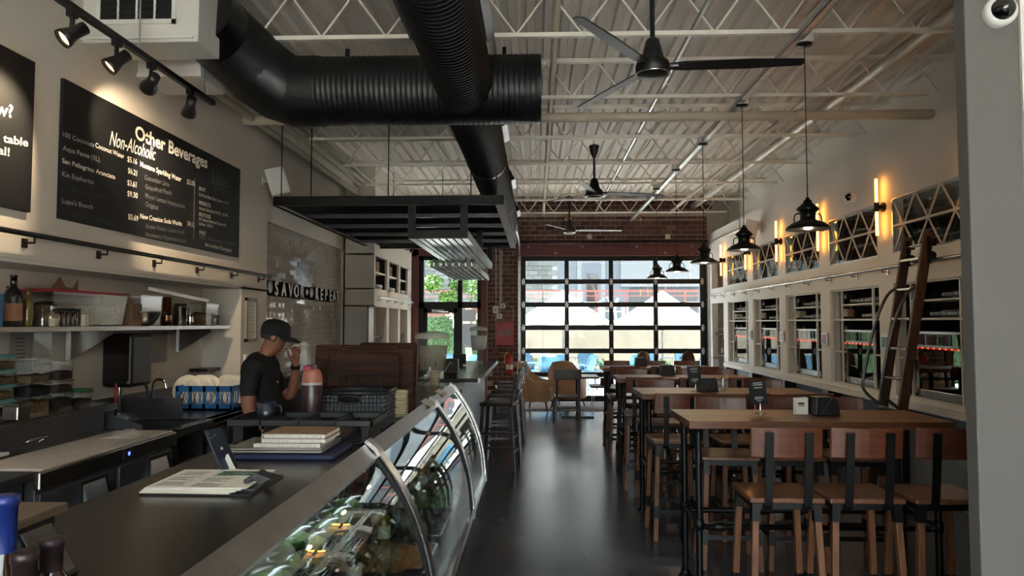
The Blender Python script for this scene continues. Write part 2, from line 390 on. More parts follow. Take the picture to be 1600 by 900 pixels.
struct('trim_2', MB().box(DX0 - 0.0, YB - 0.08, 0, DX0 + 0.14, YB + 0.12, 3.2).box(DX1 - 0.11, YB - 0.08, 0, DX1, YB + 0.12, 3.2).box(DX0, YB - 0.08, 3.07, DX1, YB + 0.12, 3.25), 'red_steel', 'dark red steel frame around the glazed entry door')

# ---- sectional garage door
GXs = [-0.27, 0.64, 1.57, 2.50, 3.47]; GZs = [3.01, 2.525, 2.04, 1.555, 1.07, 0.575, 0.075]
d1 = struct('door_1', MB().box(GX0, YB + 0.06, 0, GX0 + 0.09, YB + 0.14, GZ).box(GX1 - 0.09, YB + 0.06, 0, GX1, YB + 0.14, GZ).box(GX0, YB + 0.06, GZ - 0.05, GX1, YB + 0.14, GZ), 'black_metal', 'glazed black sectional garage door with twenty four panes')
for i in range(7):
    h = 0.13 if i == 6 else 0.1
    MB().box(GX0 + 0.04, YB + 0.04, GZs[i] - h / 2, GX1 - 0.04, YB + 0.1, GZs[i] + h / 2).build('rail', 'black_metal', d1, bev=0.004)
sm_ = MB().box(-0.045, 0, 0.02, 0.045, 0.055, 3.03).mesh('stile', 'black_metal')
for x in GXs: obj('stile', sm_, d1, (x, YB + 0.03, 0))
for i in range(6):
    for j in range(4):
        MB().box(GXs[j] + 0.04, YB + 0.065, GZs[i + 1] + 0.045, GXs[j + 1] - 0.04, YB + 0.073, GZs[i] - 0.045).build('pane', 'pane', d1)
hm = MB().prism([(-0.035, 0), (-0.02, 0.06), (0.02, 0.06), (0.035, 0), (0.02, -0.06), (-0.02, -0.06)], 'y', -0.012, 0.0).lathe([(0.012, -0.07), (0.012, 0.07)], 8, (0, -0.014, 0)).mesh('hinge', 'alu')
for x in GXs:
    for z in GZs[1:-1]: obj('hinge', hm, d1, (x, YB + 0.03, z))
tr = MB()
for x in (GX0 - 0.06, GX1 + 0.0):
    tr.box(x, YB - 0.07, 0.0, x + 0.05, YB - 0.03, 3.0)
    tr.tube(spl([(x + 0.025, YB - 0.05, 2.95), (x + 0.025, YB - 0.15, 3.2), (x + 0.025, YB - 0.5, 3.3), (x + 0.025, YB - 2.4, 3.3)], 6), 0.022, 8)
tr.build('track', 'galv', d1)
for x in (GX0 - 0.04, GX1 + 0.02): MB().box(x, 12.82, 3.3, x + 0.03, 12.85, 4.2).build('track_hanger', 'galv', d1)
MB().tube([(GX0 - 0.1, YB - 0.1, 3.36), (GX1, YB - 0.1, 3.36)], 0.018, 8).build('torsion_shaft', 'black_metal', d1)

# ---- entry door and sidelight
d2 = struct('door_2', MB().box(DX0 + 0.14, YB, 0, DX0 + 0.24, YB + 0.1, 3.08).box(-1.66, YB, 0, -1.56, YB + 0.1, 3.08).box(DX1 - 0.19, YB, 0, DX1 - 0.11, YB + 0.1, 3.08)
            .box(DX0 + 0.14, YB, 2.98, DX1 - 0.11, YB + 0.1, 3.08).box(DX0 + 0.14, YB, 1.97, DX1 - 0.11, YB + 0.1, 2.10).box(DX0 + 0.14, YB, 0, DX1 - 0.11, YB + 0.1, 0.1), 'black_metal', 'black framed glass entry door with sidelight and transom')
lf = MB()
for x0, x1, z0, z1 in ((-2.38, -2.30, 0.1, 1.97), (-1.74, -1.66, 0.1, 1.97), (-2.38, -1.66, 0.1, 0.3), (-2.38, -1.66, 1.87, 1.97)): lf.box(x0, YB + 0.02, z0, x1, YB + 0.08, z1)
dl = lf.build('door_leaf', 'black_metal', d2)
MB().box(-2.2, YB - 0.03, 1.89, -1.95, YB + 0.02, 1.94).tube([(-2.15, YB - 0.03, 1.93), (-1.98, YB - 0.06, 1.9), (-1.85, YB - 0.0, 1.9)], 0.012, 6).build('closer', 'alu', dl)
for x0, x1, z0, z1 in ((-2.3, -1.74, 0.3, 1.87), (-2.38, -1.66, 2.10, 2.98), (-1.56, -1.24, 0.1, 1.97), (-1.56, -1.24, 2.10, 2.98)):
    MB().box(x0, YB + 0.045, z0, x1, YB + 0.053, z1).build('pane', 'pane', d2)

# ---- left wall: menu bulkhead over a niche, tiled bay, shelving bay
b = MB()
b.box(-3.45, -3, 2.0, XL, 7.95, 4.28).box(-3.65, -3, 0, -3.4, 7.3, 2.05).box(-3.45, 7.26, 0, XL, 7.95, 2.02)
b.box(-3.65, 7.9, 0, -3.175, 11.65, 4.28).box(-3.2, 7.95, 2.835, -3.12, 11.6, 4.28)
# shelving bay with openings
NY = [(11.7, 12.6), (12.8, 13.67), (13.85, 14.65)]
XC = -2.62
b.box(-3.65, 11.6, 0, -3.10, YB + 0.02, 4.28)
for z0, z1 in ((2.76, 4.28), (1.92, 2.22)): b.box(-3.12, 11.6, z0, XC, YB + 0.02, z1)
for z0, z1 in ((2.2, 2.78), (0, 1.94)):
    ys = [11.6] + [v for n in NY for v in n] + [YB + 0.02]
    for k in range(0, len(ys), 2): b.box(-3.12, ys[k], z0, XC, ys[k + 1], z1)
wl = struct('wall_left', b, 'paint_left', 'warm grey painted side wall with menu bulkhead, niche and shelving bay')
lin_ = MB()
for y0, y1 in NY:
    lin_.box(-3.099, y0, 2.22, -3.06, y1, 2.76).box(-3.06, y0, 2.22, XC - 0.04, y0 + 0.006, 2.76).box(-3.06, y1 - 0.006, 2.22, XC - 0.04, y1, 2.76).box(-3.06, y0, 2.22, XC - 0.04, y1, 2.226).box(-3.06, y0, 2.754, XC - 0.04, y1, 2.76)
    MB().box(-3.06, y0, 2.485, XC - 0.03, y1, 2.505).build('shelf', 'paint_white', wl)
lin_.build('niche_lining', 'inside_black', wl)
for k, (y0, y1) in enumerate(NY):
    if k != 1: MB().box(-3.1, y0, 1.40, XC - 0.08, y1, 1.43).box(-3.1, y0, 0.98, XC - 0.08, y1, 1.01).build('shelf', 'black_satin', wl)
MB().box(-3.02, -3, 2.02, -2.985, 7.93, 2.04).build('ledge_bead', 'paint_left', wl)
# tiles
tw, th = 0.30, 0.062
tm = [MB().box(0, 0, 0, 0.012, tw - 0.004, th - 0.004).mesh('tile', 'tile') for _ in range(3)]
restb = MB(); n = 0; z = 2.835 - th; row = 0; cells = []
while z > 0.97:
    y = 7.96 - (tw / 2 if row % 2 else 0)
    while y < 11.6:
        y0, y1 = max(y, 7.955), min(y + tw - 0.004, 11.598)
        if y1 - y0 > 0.03: cells.append((y0, y1, z, row))
        y += tw
    z -= th; row += 1
for y0, y1, z, row in cells:
    full = abs(y1 - y0 - (tw - 0.004)) < 1e-4
    if full and n < 300 and z > 1.35:
        o = obj('tile', R.choice(tm), wl, (-3.175, y0, z), (0, R.uniform(-0.045, 0.045), R.uniform(-0.03, 0.03))); n += 1
    else:
        T = Matrix.Translation((-3.175, y0, z)) @ Matrix.Rotation(R.uniform(-0.016, 0.016), 4, 'Z') @ Matrix.Rotation(R.uniform(-0.02, 0.02), 4, 'Y')
        restb.box(0, 0, 0, 0.012, y1 - y0, th - 0.004, T)
o = restb.build('tile', 'tile', wl); o['kind'] = 'stuff'
# ledger and conduits along the top of the left wall
struct('trim_3', MB().box(XL - 0.01, -3, 3.80, XL + 0.10, YB, 3.84).box(XL - 0.01, -3, 3.80, XL + 0.02, YB, 4.05).box(XL - 0.01, -3, 4.02, XL + 0.10, YB, 4.05), 'joist_paint', 'cream painted steel ledger channel along the top of the menu wall')

# ---- right wall: furred out wine wall with openings
OP = [(4.5, 5.8), (6.1, 7.41), (7.72, 9.0), (9.29, 10.57), (10.85, 12.14), (12.44, 13.74), (14.05, 14.95)]
Y0R = 3.1
b = MB()
b.box(4.05, -3, 0, 4.25, YB + 0.02, 4.28)
for z0, z1 in ((2.05, 2.35), (2.91, 3.51)): b.box(XR, Y0R, z0, XR + 0.12, YB + 0.02, z1)
b.box(XR, Y0R, 0.85, XR + 0.12, 14.0, 0.93).box(XR - 0.03, Y0R, 0.83, XR + 0.02, 14.0, 0.9)
b.box(XR + 0.121, Y0R, 3.46, 4.049, YB + 0.02, 3.505)
ys = [Y0R] + [v for n_ in OP for v in n_] + [YB + 0.02]
for z0, z1 in ((0.93, 2.05), (2.35, 2.91)):
    for k in range(0, len(ys), 2): b.box(XR, ys[k], z0, XR + 0.12, ys[k + 1], z1)
b.box(XR, 13.95, 0, XR + 0.12, 14.05, 0.95).box(XR, 14.95, 0, XR + 0.12, YB + 0.02, 0.95)
wr = struct('wall_right', b, 'paint_white', 'white furred wall with two rows of wine display openings')
b = MB()
for y0, y1 in OP[:-1]:
    for z0, z1 in ((0.88, 2.08), (2.32, 2.94)):
        b.box(3.99, y0 - 0.1, z0, 4.04, y1 + 0.1, z1).box(XR + 0.12, y0 - 0.06, z0, 4.0, y0 - 0.03, z1).box(XR + 0.12, y1 + 0.03, z0, 4.0, y1 + 0.06, z1)
        b.box(XR + 0.12, y0 - 0.03, z0 - 0.01, 4.0, y1 + 0.03, z0 + 0.02).box(XR + 0.12, y0 - 0.03, z1 - 0.02, 4.0, y1 + 0.03, z1 + 0.01)
b.build('niche_lining', 'inside_black', wr)
b = MB(); y0, y1 = OP[-1]
b.box(4.0, y0, 0, 4.04, y1, 2.06).build('niche_back', 'paint_white', wr)
MB().box(4.0, y0, 2.34, 4.04, y1, 2.94).build('niche_back', 'inside_black', wr)
for z in (1.42, 1.0): MB().box(3.66, y0, z, 4.0, y1, z + 0.03).build('shelf', 'black_satin', wr)
MB().box(XR + 0.15, Y0R, 0, XR + 0.2, 13.98, 0.85).build('base_panel', 'paint_blue', wr)
for k in range(1, len(OP) - 1):
    yc = (OP[k][1] + OP[k + 1][0]) / 2
    MB().box(XR - 0.02, yc - 0.1, 0, XR + 0.14, yc + 0.1, 0.84).build('base_post', 'black_satin', wr)
# lattice windows
for k, (y0, y1) in enumerate(OP[:-1]):
    L = y1 - y0; p = L / 3
    fr = MB()
    fr.box(XR - 0.0, y0, 2.35, XR + 0.03, y0 + 0.02, 2.91).box(XR, y1 - 0.02, 2.35, XR + 0.03, y1, 2.91).box(XR, y0, 2.35, XR + 0.03, y1, 2.365).box(XR, y0, 2.895, XR + 0.03, y1, 2.91)
    wv = struct('window_%d' % (k + 1), fr, 'alu', 'dark cabinet opening behind a white triangle lattice, %s from the white pillar' % ORD[k], cat='window')
    MB().bar((XR + 0.012, y0, 2.63), (XR + 0.012, y1, 2.63), 0.018, 0.022).build('lattice_bar', 'white_enamel', wv)
    if k == 0:
        LB = [MB().bar((0, -p / 2, -0.28), (0, p / 2, 0.28), 0.012, 0.014, (1, 0, 0)).mesh('lattice_bar', 'white_enamel'), MB().bar((0.002, p / 2, -0.28), (0.002, -p / 2, 0.28), 0.012, 0.014, (1, 0, 0)).mesh('lattice_bar', 'white_enamel')]
    for j in range(3):
        for m_ in LB: obj('lattice_bar', m_, wv, (XR + 0.012, y0 + p * (j + 0.5), 2.63))
    MB().box(XR + 0.034, y0 + 0.02, 2.365, XR + 0.038, y1 - 0.02, 2.895).build('pane', 'pane', wv)

# ---- front wall with unseen shopfront glazing added behind the camera to let in daylight, and the white pillar
b = MB().box(-3.65, -3.2, 0, -2.11, -3.0, 4.28).box(2.71, -3.2, 0, 4.25, -3.0, 4.28).box(-2.11, -3.2, 3.2, 2.71, -3.0, 4.28).box(-2.11, -3.2, 0, 2.71, -3.0, 0.12)
wf = struct('wall_front', b, 'paint_white', 'white front wall framing the added shopfront glazing')
wn = MB()
for k in range(5): wn.box(-2.11 + k * 1.19, -3.13, 0.12, -2.05 + k * 1.19, -3.05, 3.2)
for z in (0.12, 2.4, 3.14): wn.box(-2.11, -3.13, z, 2.71, -3.05, z + 0.06)
w7 = struct('window_7', wn, 'black_metal', 'unseen black framed shopfront window added to let in daylight', cat='window')
for k in range(4):
    for z0, z1 in ((0.18, 2.4), (2.46, 3.14)): MB().box(-2.05 + k * 1.19, -3.095, z0, -0.92 + k * 1.19, -3.087, z1).build('pane', 'pane', w7)
struct('pavement', MB().box(-14, -16, -0.25, 16, -3.2, -0.02), 'patio', 'unseen pale pavement added to bounce sunlight in through the shopfront')  # bright ground added out of view to bounce sun onto the ceiling
pl = struct('wall_pillar', MB().box(1.775, 3.0, 0, 1.993, 3.08, 4.28).box(1.993, 3.04, 0, 4.049, 3.08, 4.28), 'paint_pillar', 'white painted pillar at the end of the seating area', bev=0.006, cat='pillar')
struct('trim_4', MB().box(1.995, 2.99, 0, 2.07, 3.039, 4.2), 'white_plastic', 'white corner trim beside the pillar')

# ---- open web joists
def joist(y, idx):
    t = thing('roof_joist', 'cream painted open web roof joist, %s from the brick wall' % ORD[idx - 1], 'joist', (0, y, 3.83), group='open web roof joists')
    MB().box(-2.95, -0.026, 0.35, 4.045, -0.006, 0.38).box(-2.95, 0.006, 0.35, 4.045, 0.026, 0.38).box(-2.95, -0.03, 0.38, 4.045, 0.03, 0.389).build('top_chord', 'joist_paint', t)
    MB().box(-2.7, -0.022, 0.0, 3.75, -0.006, 0.028).box(-2.7, 0.006, 0.0, 3.75, 0.022, 0.028).box(-2.7, -0.022, -0.004, 3.75, 0.022, 0.0).build('bottom_chord', 'joist_paint', t)
    return t
wa = MB().tube([(0, 0, 0.02), (0.25, 0, 0.36)], 0.009, 6).mesh('web_bar', 'joist_paint'); wb2 = MB().tube([(0, 0, 0.36), (0.25, 0, 0.02)], 0.009, 6).mesh('web_bar', 'joist_paint')
jy = [14.3, 12.8, 11.3, 9.9, 8.45, 6.95, 5.42, 3.95]
for i, y in enumerate(jy):
    t = joist(y, i + 1); x = -2.65; k = 0
    while x < 3.72:
        obj('web_bar', wa if k % 2 == 0 else wb2, t, (x, 0, 0)); x += 0.25; k += 1
# ================================================================== ceiling services
def ribbed(p, q, r, pitch, amp, n=28):
    p, q = Vector(p), Vector(q); L = (q - p).length; m = int(L / pitch); pts, rs = [], []
    for i in range(m):
        for f, a in ((0.0, 0), (0.55, 0), (0.68, amp), (0.87, amp)):
            pts.append(p + (q - p) * ((i + f) / m)); rs.append(r + a)
    return pts + [q], rs + [r]
# long spiral duct
AX, AZ, AR = -0.55, 3.48, 0.215
t = thing('spiral_duct', 'long black spiral duct running towards the brick wall', 'duct', (AX, 0, AZ))
pts, rs = ribbed((0, 0.6, 0), (0, 15.1, 0), AR, 0.05, 0.009)
MB().tube(pts, rs, 32).build('duct_body', 'duct', t)
for y in (3.4, 8.0, 11.0, 13.5):
    MB().tube([(0, y - 0.04, 0), (0, y + 0.04, 0)], AR + 0.012, 32).build('duct_band', 'black_metal', t)
for y in (4.35, 7.0, 9.6, 12.2):
    for s in (-1, 1):
        T = Matrix.Rotation(-s * 0.5, 4, 'Y')
        g = MB().box(s * (AR - 0.01), y - 0.3, -0.09, s * (AR + 0.045), y + 0.3, 0.09, T).build('duct_register', 'black_metal', t)
        MB().box(s * (AR - 0.005), y - 0.31, -0.10, s * (AR + 0.05), y + 0.31, -0.088, T).build('register_lip', 'steel_dark', g)
for y in (3.95, 6.95, 9.9, 12.8):
    MB().box(-0.012, y - 0.02, AR, 0.012, y + 0.02, 0.4).build('hanger_strap', 'joist_paint', t)
# cross duct with elbow
t = thing('cross_duct', 'fat black duct crossing the ceiling with an elbow to the white air handler', 'duct', (0, 5.62, 3.49))
pts, rs = ribbed((0.04, 0, 0), (-1.72, 0, 0), 0.266, 0.04, 0.003)
MB().tube(pts, rs, 36).build('duct_body', 'duct', t)
MB().tube([(-1.70, 0, 0), (-1.95, 0, 0)], 0.275, 36).build('duct_collar', 'duct', t)
MB().tube([(-1.90, 0, 0), (-2.02, -0.03, 0.03), (-2.2, -0.14, 0.15)], [0.272, 0.272, 0.272], 36).build('elbow_gore', 'duct', t)
MB().tube([(-2.16, -0.12, 0.13), (-2.34, -0.3, 0.3), (-2.46, -0.52, 0.42)], 0.27, 36).build('elbow_gore', 'duct', t)
MB().tube([(-2.38, -0.40, 0.33), (-2.38, -0.75, 0.36)], 0.262, 36).build('elbow_gore', 'duct', t)
for x in (-0.25, -1.5):
    MB().box(x - 0.015, -0.015, 0.26, x + 0.015, 0.015, 0.34).build('hanger_strap', 'black_metal', t)
# air handlers
t = thing('air_handler', 'boxy white air handler with dark return grille high on the menu wall', 'air handler', (-2.61, 4.75, 3.50))
MB().box(-0.39, -0.15, 0, 0.39, 0.17, 0.72).build('casing', 'white_enamel', t, bev=0.006)
MB().box(-0.40, -0.165, 0.02, 0.36, -0.15, 0.035).build('seam', 'white_plastic', t)
g = MB().box(-0.29, -0.165, 0.12, 0.24, -0.15, 0.15).box(-0.29, -0.165, 0.5, 0.24, -0.15, 0.53).box(-0.29, -0.165, 0.12, -0.265, -0.15, 0.53).box(0.215, -0.165, 0.12, 0.24, -0.15, 0.53).build('return_grille', 'white_plastic', t)
MB().box(-0.27, -0.156, 0.14, 0.22, -0.151, 0.51).build('grille_screen', 'black_matte', g)
for x in (-0.145, -0.02, 0.1): MB().box(x - 0.006, -0.166, 0.14, x + 0.006, -0.151, 0.51).build('grille_bar', 'white_plastic', g)
for k in range(9): MB().box(-0.27, -0.163, 0.155 + k * 0.04, 0.22, -0.152, 0.163 + k * 0.04).build('louvre', 'black_satin', g)
t = thing('air_handler', 'lower white boxed air handler tucked behind the first one', 'air handler', (-2.76, 5.45, 3.5))
MB().box(-0.26, -0.18, 0, 0.24, 0.25, 0.6).build('casing', 'white_enamel', t, bev=0.006)
MB().box(-0.27, -0.195, 0.0, 0.25, -0.18, 0.03).box(-0.27, -0.195, 0.13, 0.25, -0.18, 0.15).build('seam', 'white_plastic', t)
# sprinkler pipe and conduits
def pipe(name, label, pts, r, m='pipe_tan', cat='pipe', cl=()):
    o = MB().tube(pts, r, 10).build(name, m); tag(o, label, cat)
    for c in cl: MB().tube([Vector(c) - Vector((0, 0.03, 0)), Vector(c) + Vector((0, 0.03, 0))], r * 1.25, 10).build('coupling', m, o)
    return o
o = pipe('sprinkler_main', 'thick cream sprinkler pipe crossing below the joists', [(-3.0, 7.25, 3.73), (3.95, 7.25, 3.73)], 0.05)
for x in (-0.1, 1.2, 2.6): MB().tube([(x, 7.25, 3.73), (x + 0.12, 7.25, 3.73)], 0.058, 12).build('coupling', 'pipe_tan', o)
pipe('sprinkler_branch', 'cream sprinkler branch pipe running lengthwise above the bar tables', [(2.75, 2.2, 3.92), (2.75, 15.0, 3.92)], 0.03)
pipe('sprinkler_branch', 'cream sprinkler branch pipe running lengthwise near the spiral duct', [(0.15, 2.2, 3.92), (0.15, 15.0, 3.92)], 0.028)
pipe('roof_pipe', 'fat grey roof pipe running lengthwise above the wine wall', [(3.25, 2.2, 4.06), (3.25, 15.0, 4.06)], 0.06, 'conduit')
for k, (x, z) in enumerate(((-2.82, 3.86), (-2.72, 3.88), (-2.62, 3.9))):
    pipe('ceiling_conduit', 'thin grey conduit along the menu wall ceiling, %s from the wall' % ORD[k], [(x, 3.0, z), (x, 9.5 - k, z), (x, 14.5 - k, z)], 0.016, 'conduit', 'conduit')
pipe('wall_pipe', 'cream pipe fixed below the ledger channel of the menu wall', [(-2.9, 5.6, 3.74), (-2.9, 12.0, 3.74)], 0.035)
o = tag(MB().box(1.93, 2.6, 3.76, 1.99, 15.0, 3.765).box(1.93, 2.6, 3.76, 1.935, 15.0, 3.80).box(1.985, 2.6, 3.76, 1.99, 15.0, 3.80).build('strut_channel', 'galv'), 'perforated steel strut channel carrying the pendant lamps', 'strut')
o = tag(MB().box(1.18, 2.6, 3.86, 1.20, 15.0, 3.90).build('cable_tray', 'galv'), 'thin galvanised strip running between the joists', 'strut')
# track light
t = thing('track_light', 'black ceiling track with four spotlights above the menu boards', 'track light', (-2.5, 0, 3.335))
MB().box(-0.018, 3.2, 0, 0.018, 5.45, 0.035).build('track_rail', 'black_satin', t)
for y in (3.5, 4.4, 5.3): MB().tube([(0, y, 0.03), (0, y, 0.6)], 0.006, 6).build('hanger_rod', 'alu', t)
for k, px in enumerate((112, 182, 236, 297)):
    p = at(px, 60 + 30 * k, x=-2.5); y = p.y
    aim = (Vector((-0.55, -0.65, -0.75)), Vector((-0.55, -0.5, -0.75)), Vector((-0.6, 0.6, -0.28)), Vector((-0.6, 0.8, -0.8)))[k].normalized()
    q = aim.to_track_quat('Z', 'Y').to_matrix().to_4x4()
    h = MB().box(-0.02, y - 0.025, -0.035, 0.02, y + 0.025, 0.0).tube([(0, y, 0), (0, y, -0.10)], 0.013, 8).build('spot_mount', 'black_satin', t)
    T = Matrix.Translation((0, y, -0.13)) @ q
    sh = MB().lathe([(0.0, -0.085), (0.034, -0.085), (0.034, -0.02), (0.05, 0.035), (0.054, 0.06), (0.046, 0.06), (0.04, 0.03)], 18, T=T).build('spot_head', 'black_satin', t)
    MB().lathe([(0.0, 0.045), (0.044, 0.04)], 18, T=T).build('spot_lens', 'lamp_warm', sh)
    l = bpy.data.lights.new('track_spot', 'SPOT'); l.energy = (14, 18, 9, 18)[k]; l.color = (1, 0.78, 0.5); l.spot_size = math.radians(75); l.spot_blend = 0.7; l.shadow_soft_size = 0.03
    lo = bpy.data.objects.new('track_spot', l); COL.objects.link(lo); lo.parent = t
    lo.location = Vector((0, y, -0.13)) + aim * 0.07; lo.rotation_euler = aim.to_track_quat('-Z', 'Y').to_euler()

# ================================================================== ceiling fans
def fan(loc, rz, label):
    t = thing('ceiling_fan', label, 'ceiling fan', loc, rz, 'black three bladed ceiling fans')
    MB().lathe([(0.0, -0.075), (0.085, -0.07), (0.108, -0.05), (0.112, 0.0), (0.10, 0.03), (0.075, 0.045), (0.06, 0.10), (0.045, 0.16), (0.03, 0.18), (0, 0.18)], 24).build('motor_housing', 'black_satin', t)
    MB().tube([(0.108 * math.cos(a), 0.108 * math.sin(a), -0.055) for a in [2 * PI * k / 28 for k in range(28)]], 0.005, 6, closed=True).build('trim_ring', 'chrome', t)
    MB().tube([(0, 0, 0.17), (0, 0, 0.62)], 0.016, 10).build('downrod', 'black_satin', t)
    MB().lathe([(0.02, 0.44), (0.045, 0.5), (0.065, 0.58), (0.065, 0.60), (0, 0.60)], 16).build('ceiling_cup', 'black_satin', t)
    for k in range(3):
        a = 2 * PI * k / 3; T = rotz(a) @ Matrix.Rotation(-0.2, 4, 'X')
        bl = MB()
        outl = [(0.10, -0.035), (0.2, -0.055), (0.6, -0.055), (0.93, -0.035), (0.945, 0.0), (0.93, 0.035), (0.6, 0.05), (0.2, 0.045), (0.10, 0.035)]
        n = len(outl)
        vs = [T @ Vector((x, y, -0.012)) for x, y in outl] + [T @ Vector((x, y, -0.004)) for x, y in outl]
        bl.add(vs, [tuple(range(n))[::-1], tuple(range(n, 2 * n))] + [(i, (i + 1) % n, n + (i + 1) % n, n + i) for i in range(n)])
        bo = bl.build('blade', 'black_satin', t)
        MB().box(0.07, -0.02, -0.02, 0.16, 0.02, -0.012, T).build('blade_bracket', 'chrome', bo)
    return t
f1 = fan((0.75, 4.6, 3.30), math.radians(-4), 'black ceiling fan hanging closest to the white pillar')
dup(f1, (0.74, 9.15, 3.31), math.radians(14), 'black ceiling fan hanging midway between the brick wall and the pillar')
dup(f1, (0.6, 13.0, 3.33), math.radians(3), 'black ceiling fan hanging just in front of the brick wall')

# ================================================================== pendant lamps and sconces
def pendant(loc, label):
    t = thing('pendant_lamp', label, 'pendant lamp', loc, 0, 'black barn style pendant lamps in a row')
    MB().lathe([(0.158, 0.0), (0.162, 0.004), (0.15, 0.02), (0.115, 0.048), (0.07, 0.066), (0.055, 0.075), (0.055, 0.125), (0.062, 0.127), (0.082, 0.15), (0.078, 0.16), (0.05, 0.185), (0.032, 0.20), (0.03, 0.215), (0.014, 0.225), (0.014, 0.24), (0, 0.24)], 28).build('lamp_shade', 'shade_black', t)
    MB().lathe([(0.156, 0.001), (0.145, 0.016), (0.11, 0.043), (0.06, 0.06), (0.0, 0.062)], 28).build('shade_lining', 'shade_inside', t)
    for s in (-1, 1):
        MB().tube(spl([(s * 0.055, 0, 0.118), (s * 0.085, 0, 0.116), (s * 0.1, 0, 0.09), (s * 0.1, 0, 0.05)], 4), 0.005, 6).build('shade_strut', 'shade_black', t)
    MB().lathe([(0.0, 0.002), (0.02, 0.006), (0.03, 0.02), (0.026, 0.04), (0.014, 0.058)], 14).build('bulb', 'lamp_warm', t)
    MB().tube([(0, 0, 0.235), (0, 0, 1.42)], 0.004, 6).build('cord', 'black_satin', t)
    MB().lathe([(0.0, 1.385), (0.055, 1.39), (0.058, 1.405), (0.0, 1.41)], 16).build('canopy_plate', 'shade_black', t)
    MB().box(-0.05, -0.05, 1.405, 0.05, 0.05, 1.48).build('junction_box', 'white_enamel', t)
    return t
PN = ['closest to the pillar', 'second from the pillar', 'third from the pillar', 'fourth from the pillar', 'closest to the garage door']
PL = []
for k, y in enumerate((5.42, 6.95, 8.45, 9.9, 11.3)):
    lb = 'black barn style pendant lamp, %s' % PN[k]; loc = (2.02 - 0.035 * k, y, 2.345)
    PL.append(pendant(loc, lb) if k == 0 else dup(PL[0], loc, None, lb))
    l = bpy.data.lights.new('pendant_bulb', 'POINT'); l.energy = 1.0; l.color = (1, 0.72, 0.4); l.shadow_soft_size = 0.03
    lo = bpy.data.objects.new('pendant_bulb', l); COL.objects.link(lo); lo.parent = PL[-1]; lo.location = (0, 0, -0.01)
def sconce(y, label):
    t = thing('wall_sconce', label, 'wall light', (XR, y, 2.85), 0, 'vertical tube lights between the lattice openings')
    T = Matrix.Rotation(-PI / 2, 4, 'Y')
    MB().lathe([(0.0, 0.0), (0.05, 0.0), (0.05, 0.02), (0.03, 0.03), (0.018, 0.065), (0, 0.065)], 18, T=T).build('wall_plate', 'shade_black', t)
    MB().tube([(-0.075, 0, -0.05), (-0.075, 0, 0.05)], 0.024, 12).build('tube_holder', 'shade_black', t)
    for s in (-1, 1):
        MB().tube([(-0.075, 0, s * 0.05), (-0.075, 0, s * 0.295)], 0.014, 10).build('light_tube', 'tube_warm', t)
        MB().tube([(-0.075, 0, s * 0.295), (-0.075, 0, s * 0.305)], 0.016, 10).build('end_cap', 'gold', t)
    return t
SC = []
for k, y in enumerate((5.95, 7.565, 9.145, 10.71, 12.29, 13.9)):
    lb = 'vertical glowing tube sconce, %s from the pillar' % ORD[k]
    SC.append(sconce(y, lb) if k == 0 else dup(SC[0], (XR, y, 2.85), None, lb))

# ================================================================== speakers and dome cameras
def speaker(loc, rz, tilt, label):
    t = thing('wall_speaker', label, 'speaker', loc, rz)
    T = Matrix.Translation((0, -0.16, 0)) @ Matrix.Rotation(tilt, 4, 'X')
    MB().prism([(-0.1, 0.1), (0.1, 0.1), (0.075, -0.1), (-0.075, -0.1)], 'z', -0.15, 0.15).build('cabinet', 'white_plastic', t, bev=0.015).matrix_local = T
    MB().box(-0.075, -0.105, -0.135, 0.075, -0.1, 0.135).build('speaker_grille', 'paper', t).matrix_local = T
    MB().tube([(0, 0.0, 0), (0, -0.08, 0)], 0.015, 8).box(-0.03, -0.012, -0.05, 0.03, 0, 0.05).build('bracket', 'white_plastic', t)
speaker((XL, 7.75, 3.2), math.radians(90 + 20), math.radians(-18), 'white wedge speaker mounted beside the menu board')
p = at(1190, 358, x=XR); speaker((XR, p.y, p.z), math.radians(-90 - 20), math.radians(-18), 'white wedge speaker mounted above the lattice windows')
def dome(loc, T, label):
    t = thing('dome_camera', label, 'security camera', loc); 
    MB().lathe([(0.062, 0), (0.064, 0.035), (0.055, 0.05), (0.046, 0.052)], 22, T=T).build('housing', 'white_gloss', t)
    MB().lathe([(0.046, 0.05), (0.042, 0.07), (0.026, 0.09), (0.0, 0.097)], 22, T=T).build('lens_dome', 'lens_black', t)
p = at(1558, 22, y=3.0); dome((p.x, 3.0, p.z), Matrix.Rotation(PI / 2, 4, 'X') @ Matrix.Rotation(0.35, 4, 'Y') @ Matrix.Rotation(-0.5, 4, 'Y'), 'white dome security camera on the pillar')
p = at(1334, 308, x=XR); dome((XR, p.y, p.z), Matrix.Rotation(-PI / 2, 4, 'Y'), 'white dome security camera on the wine wall')

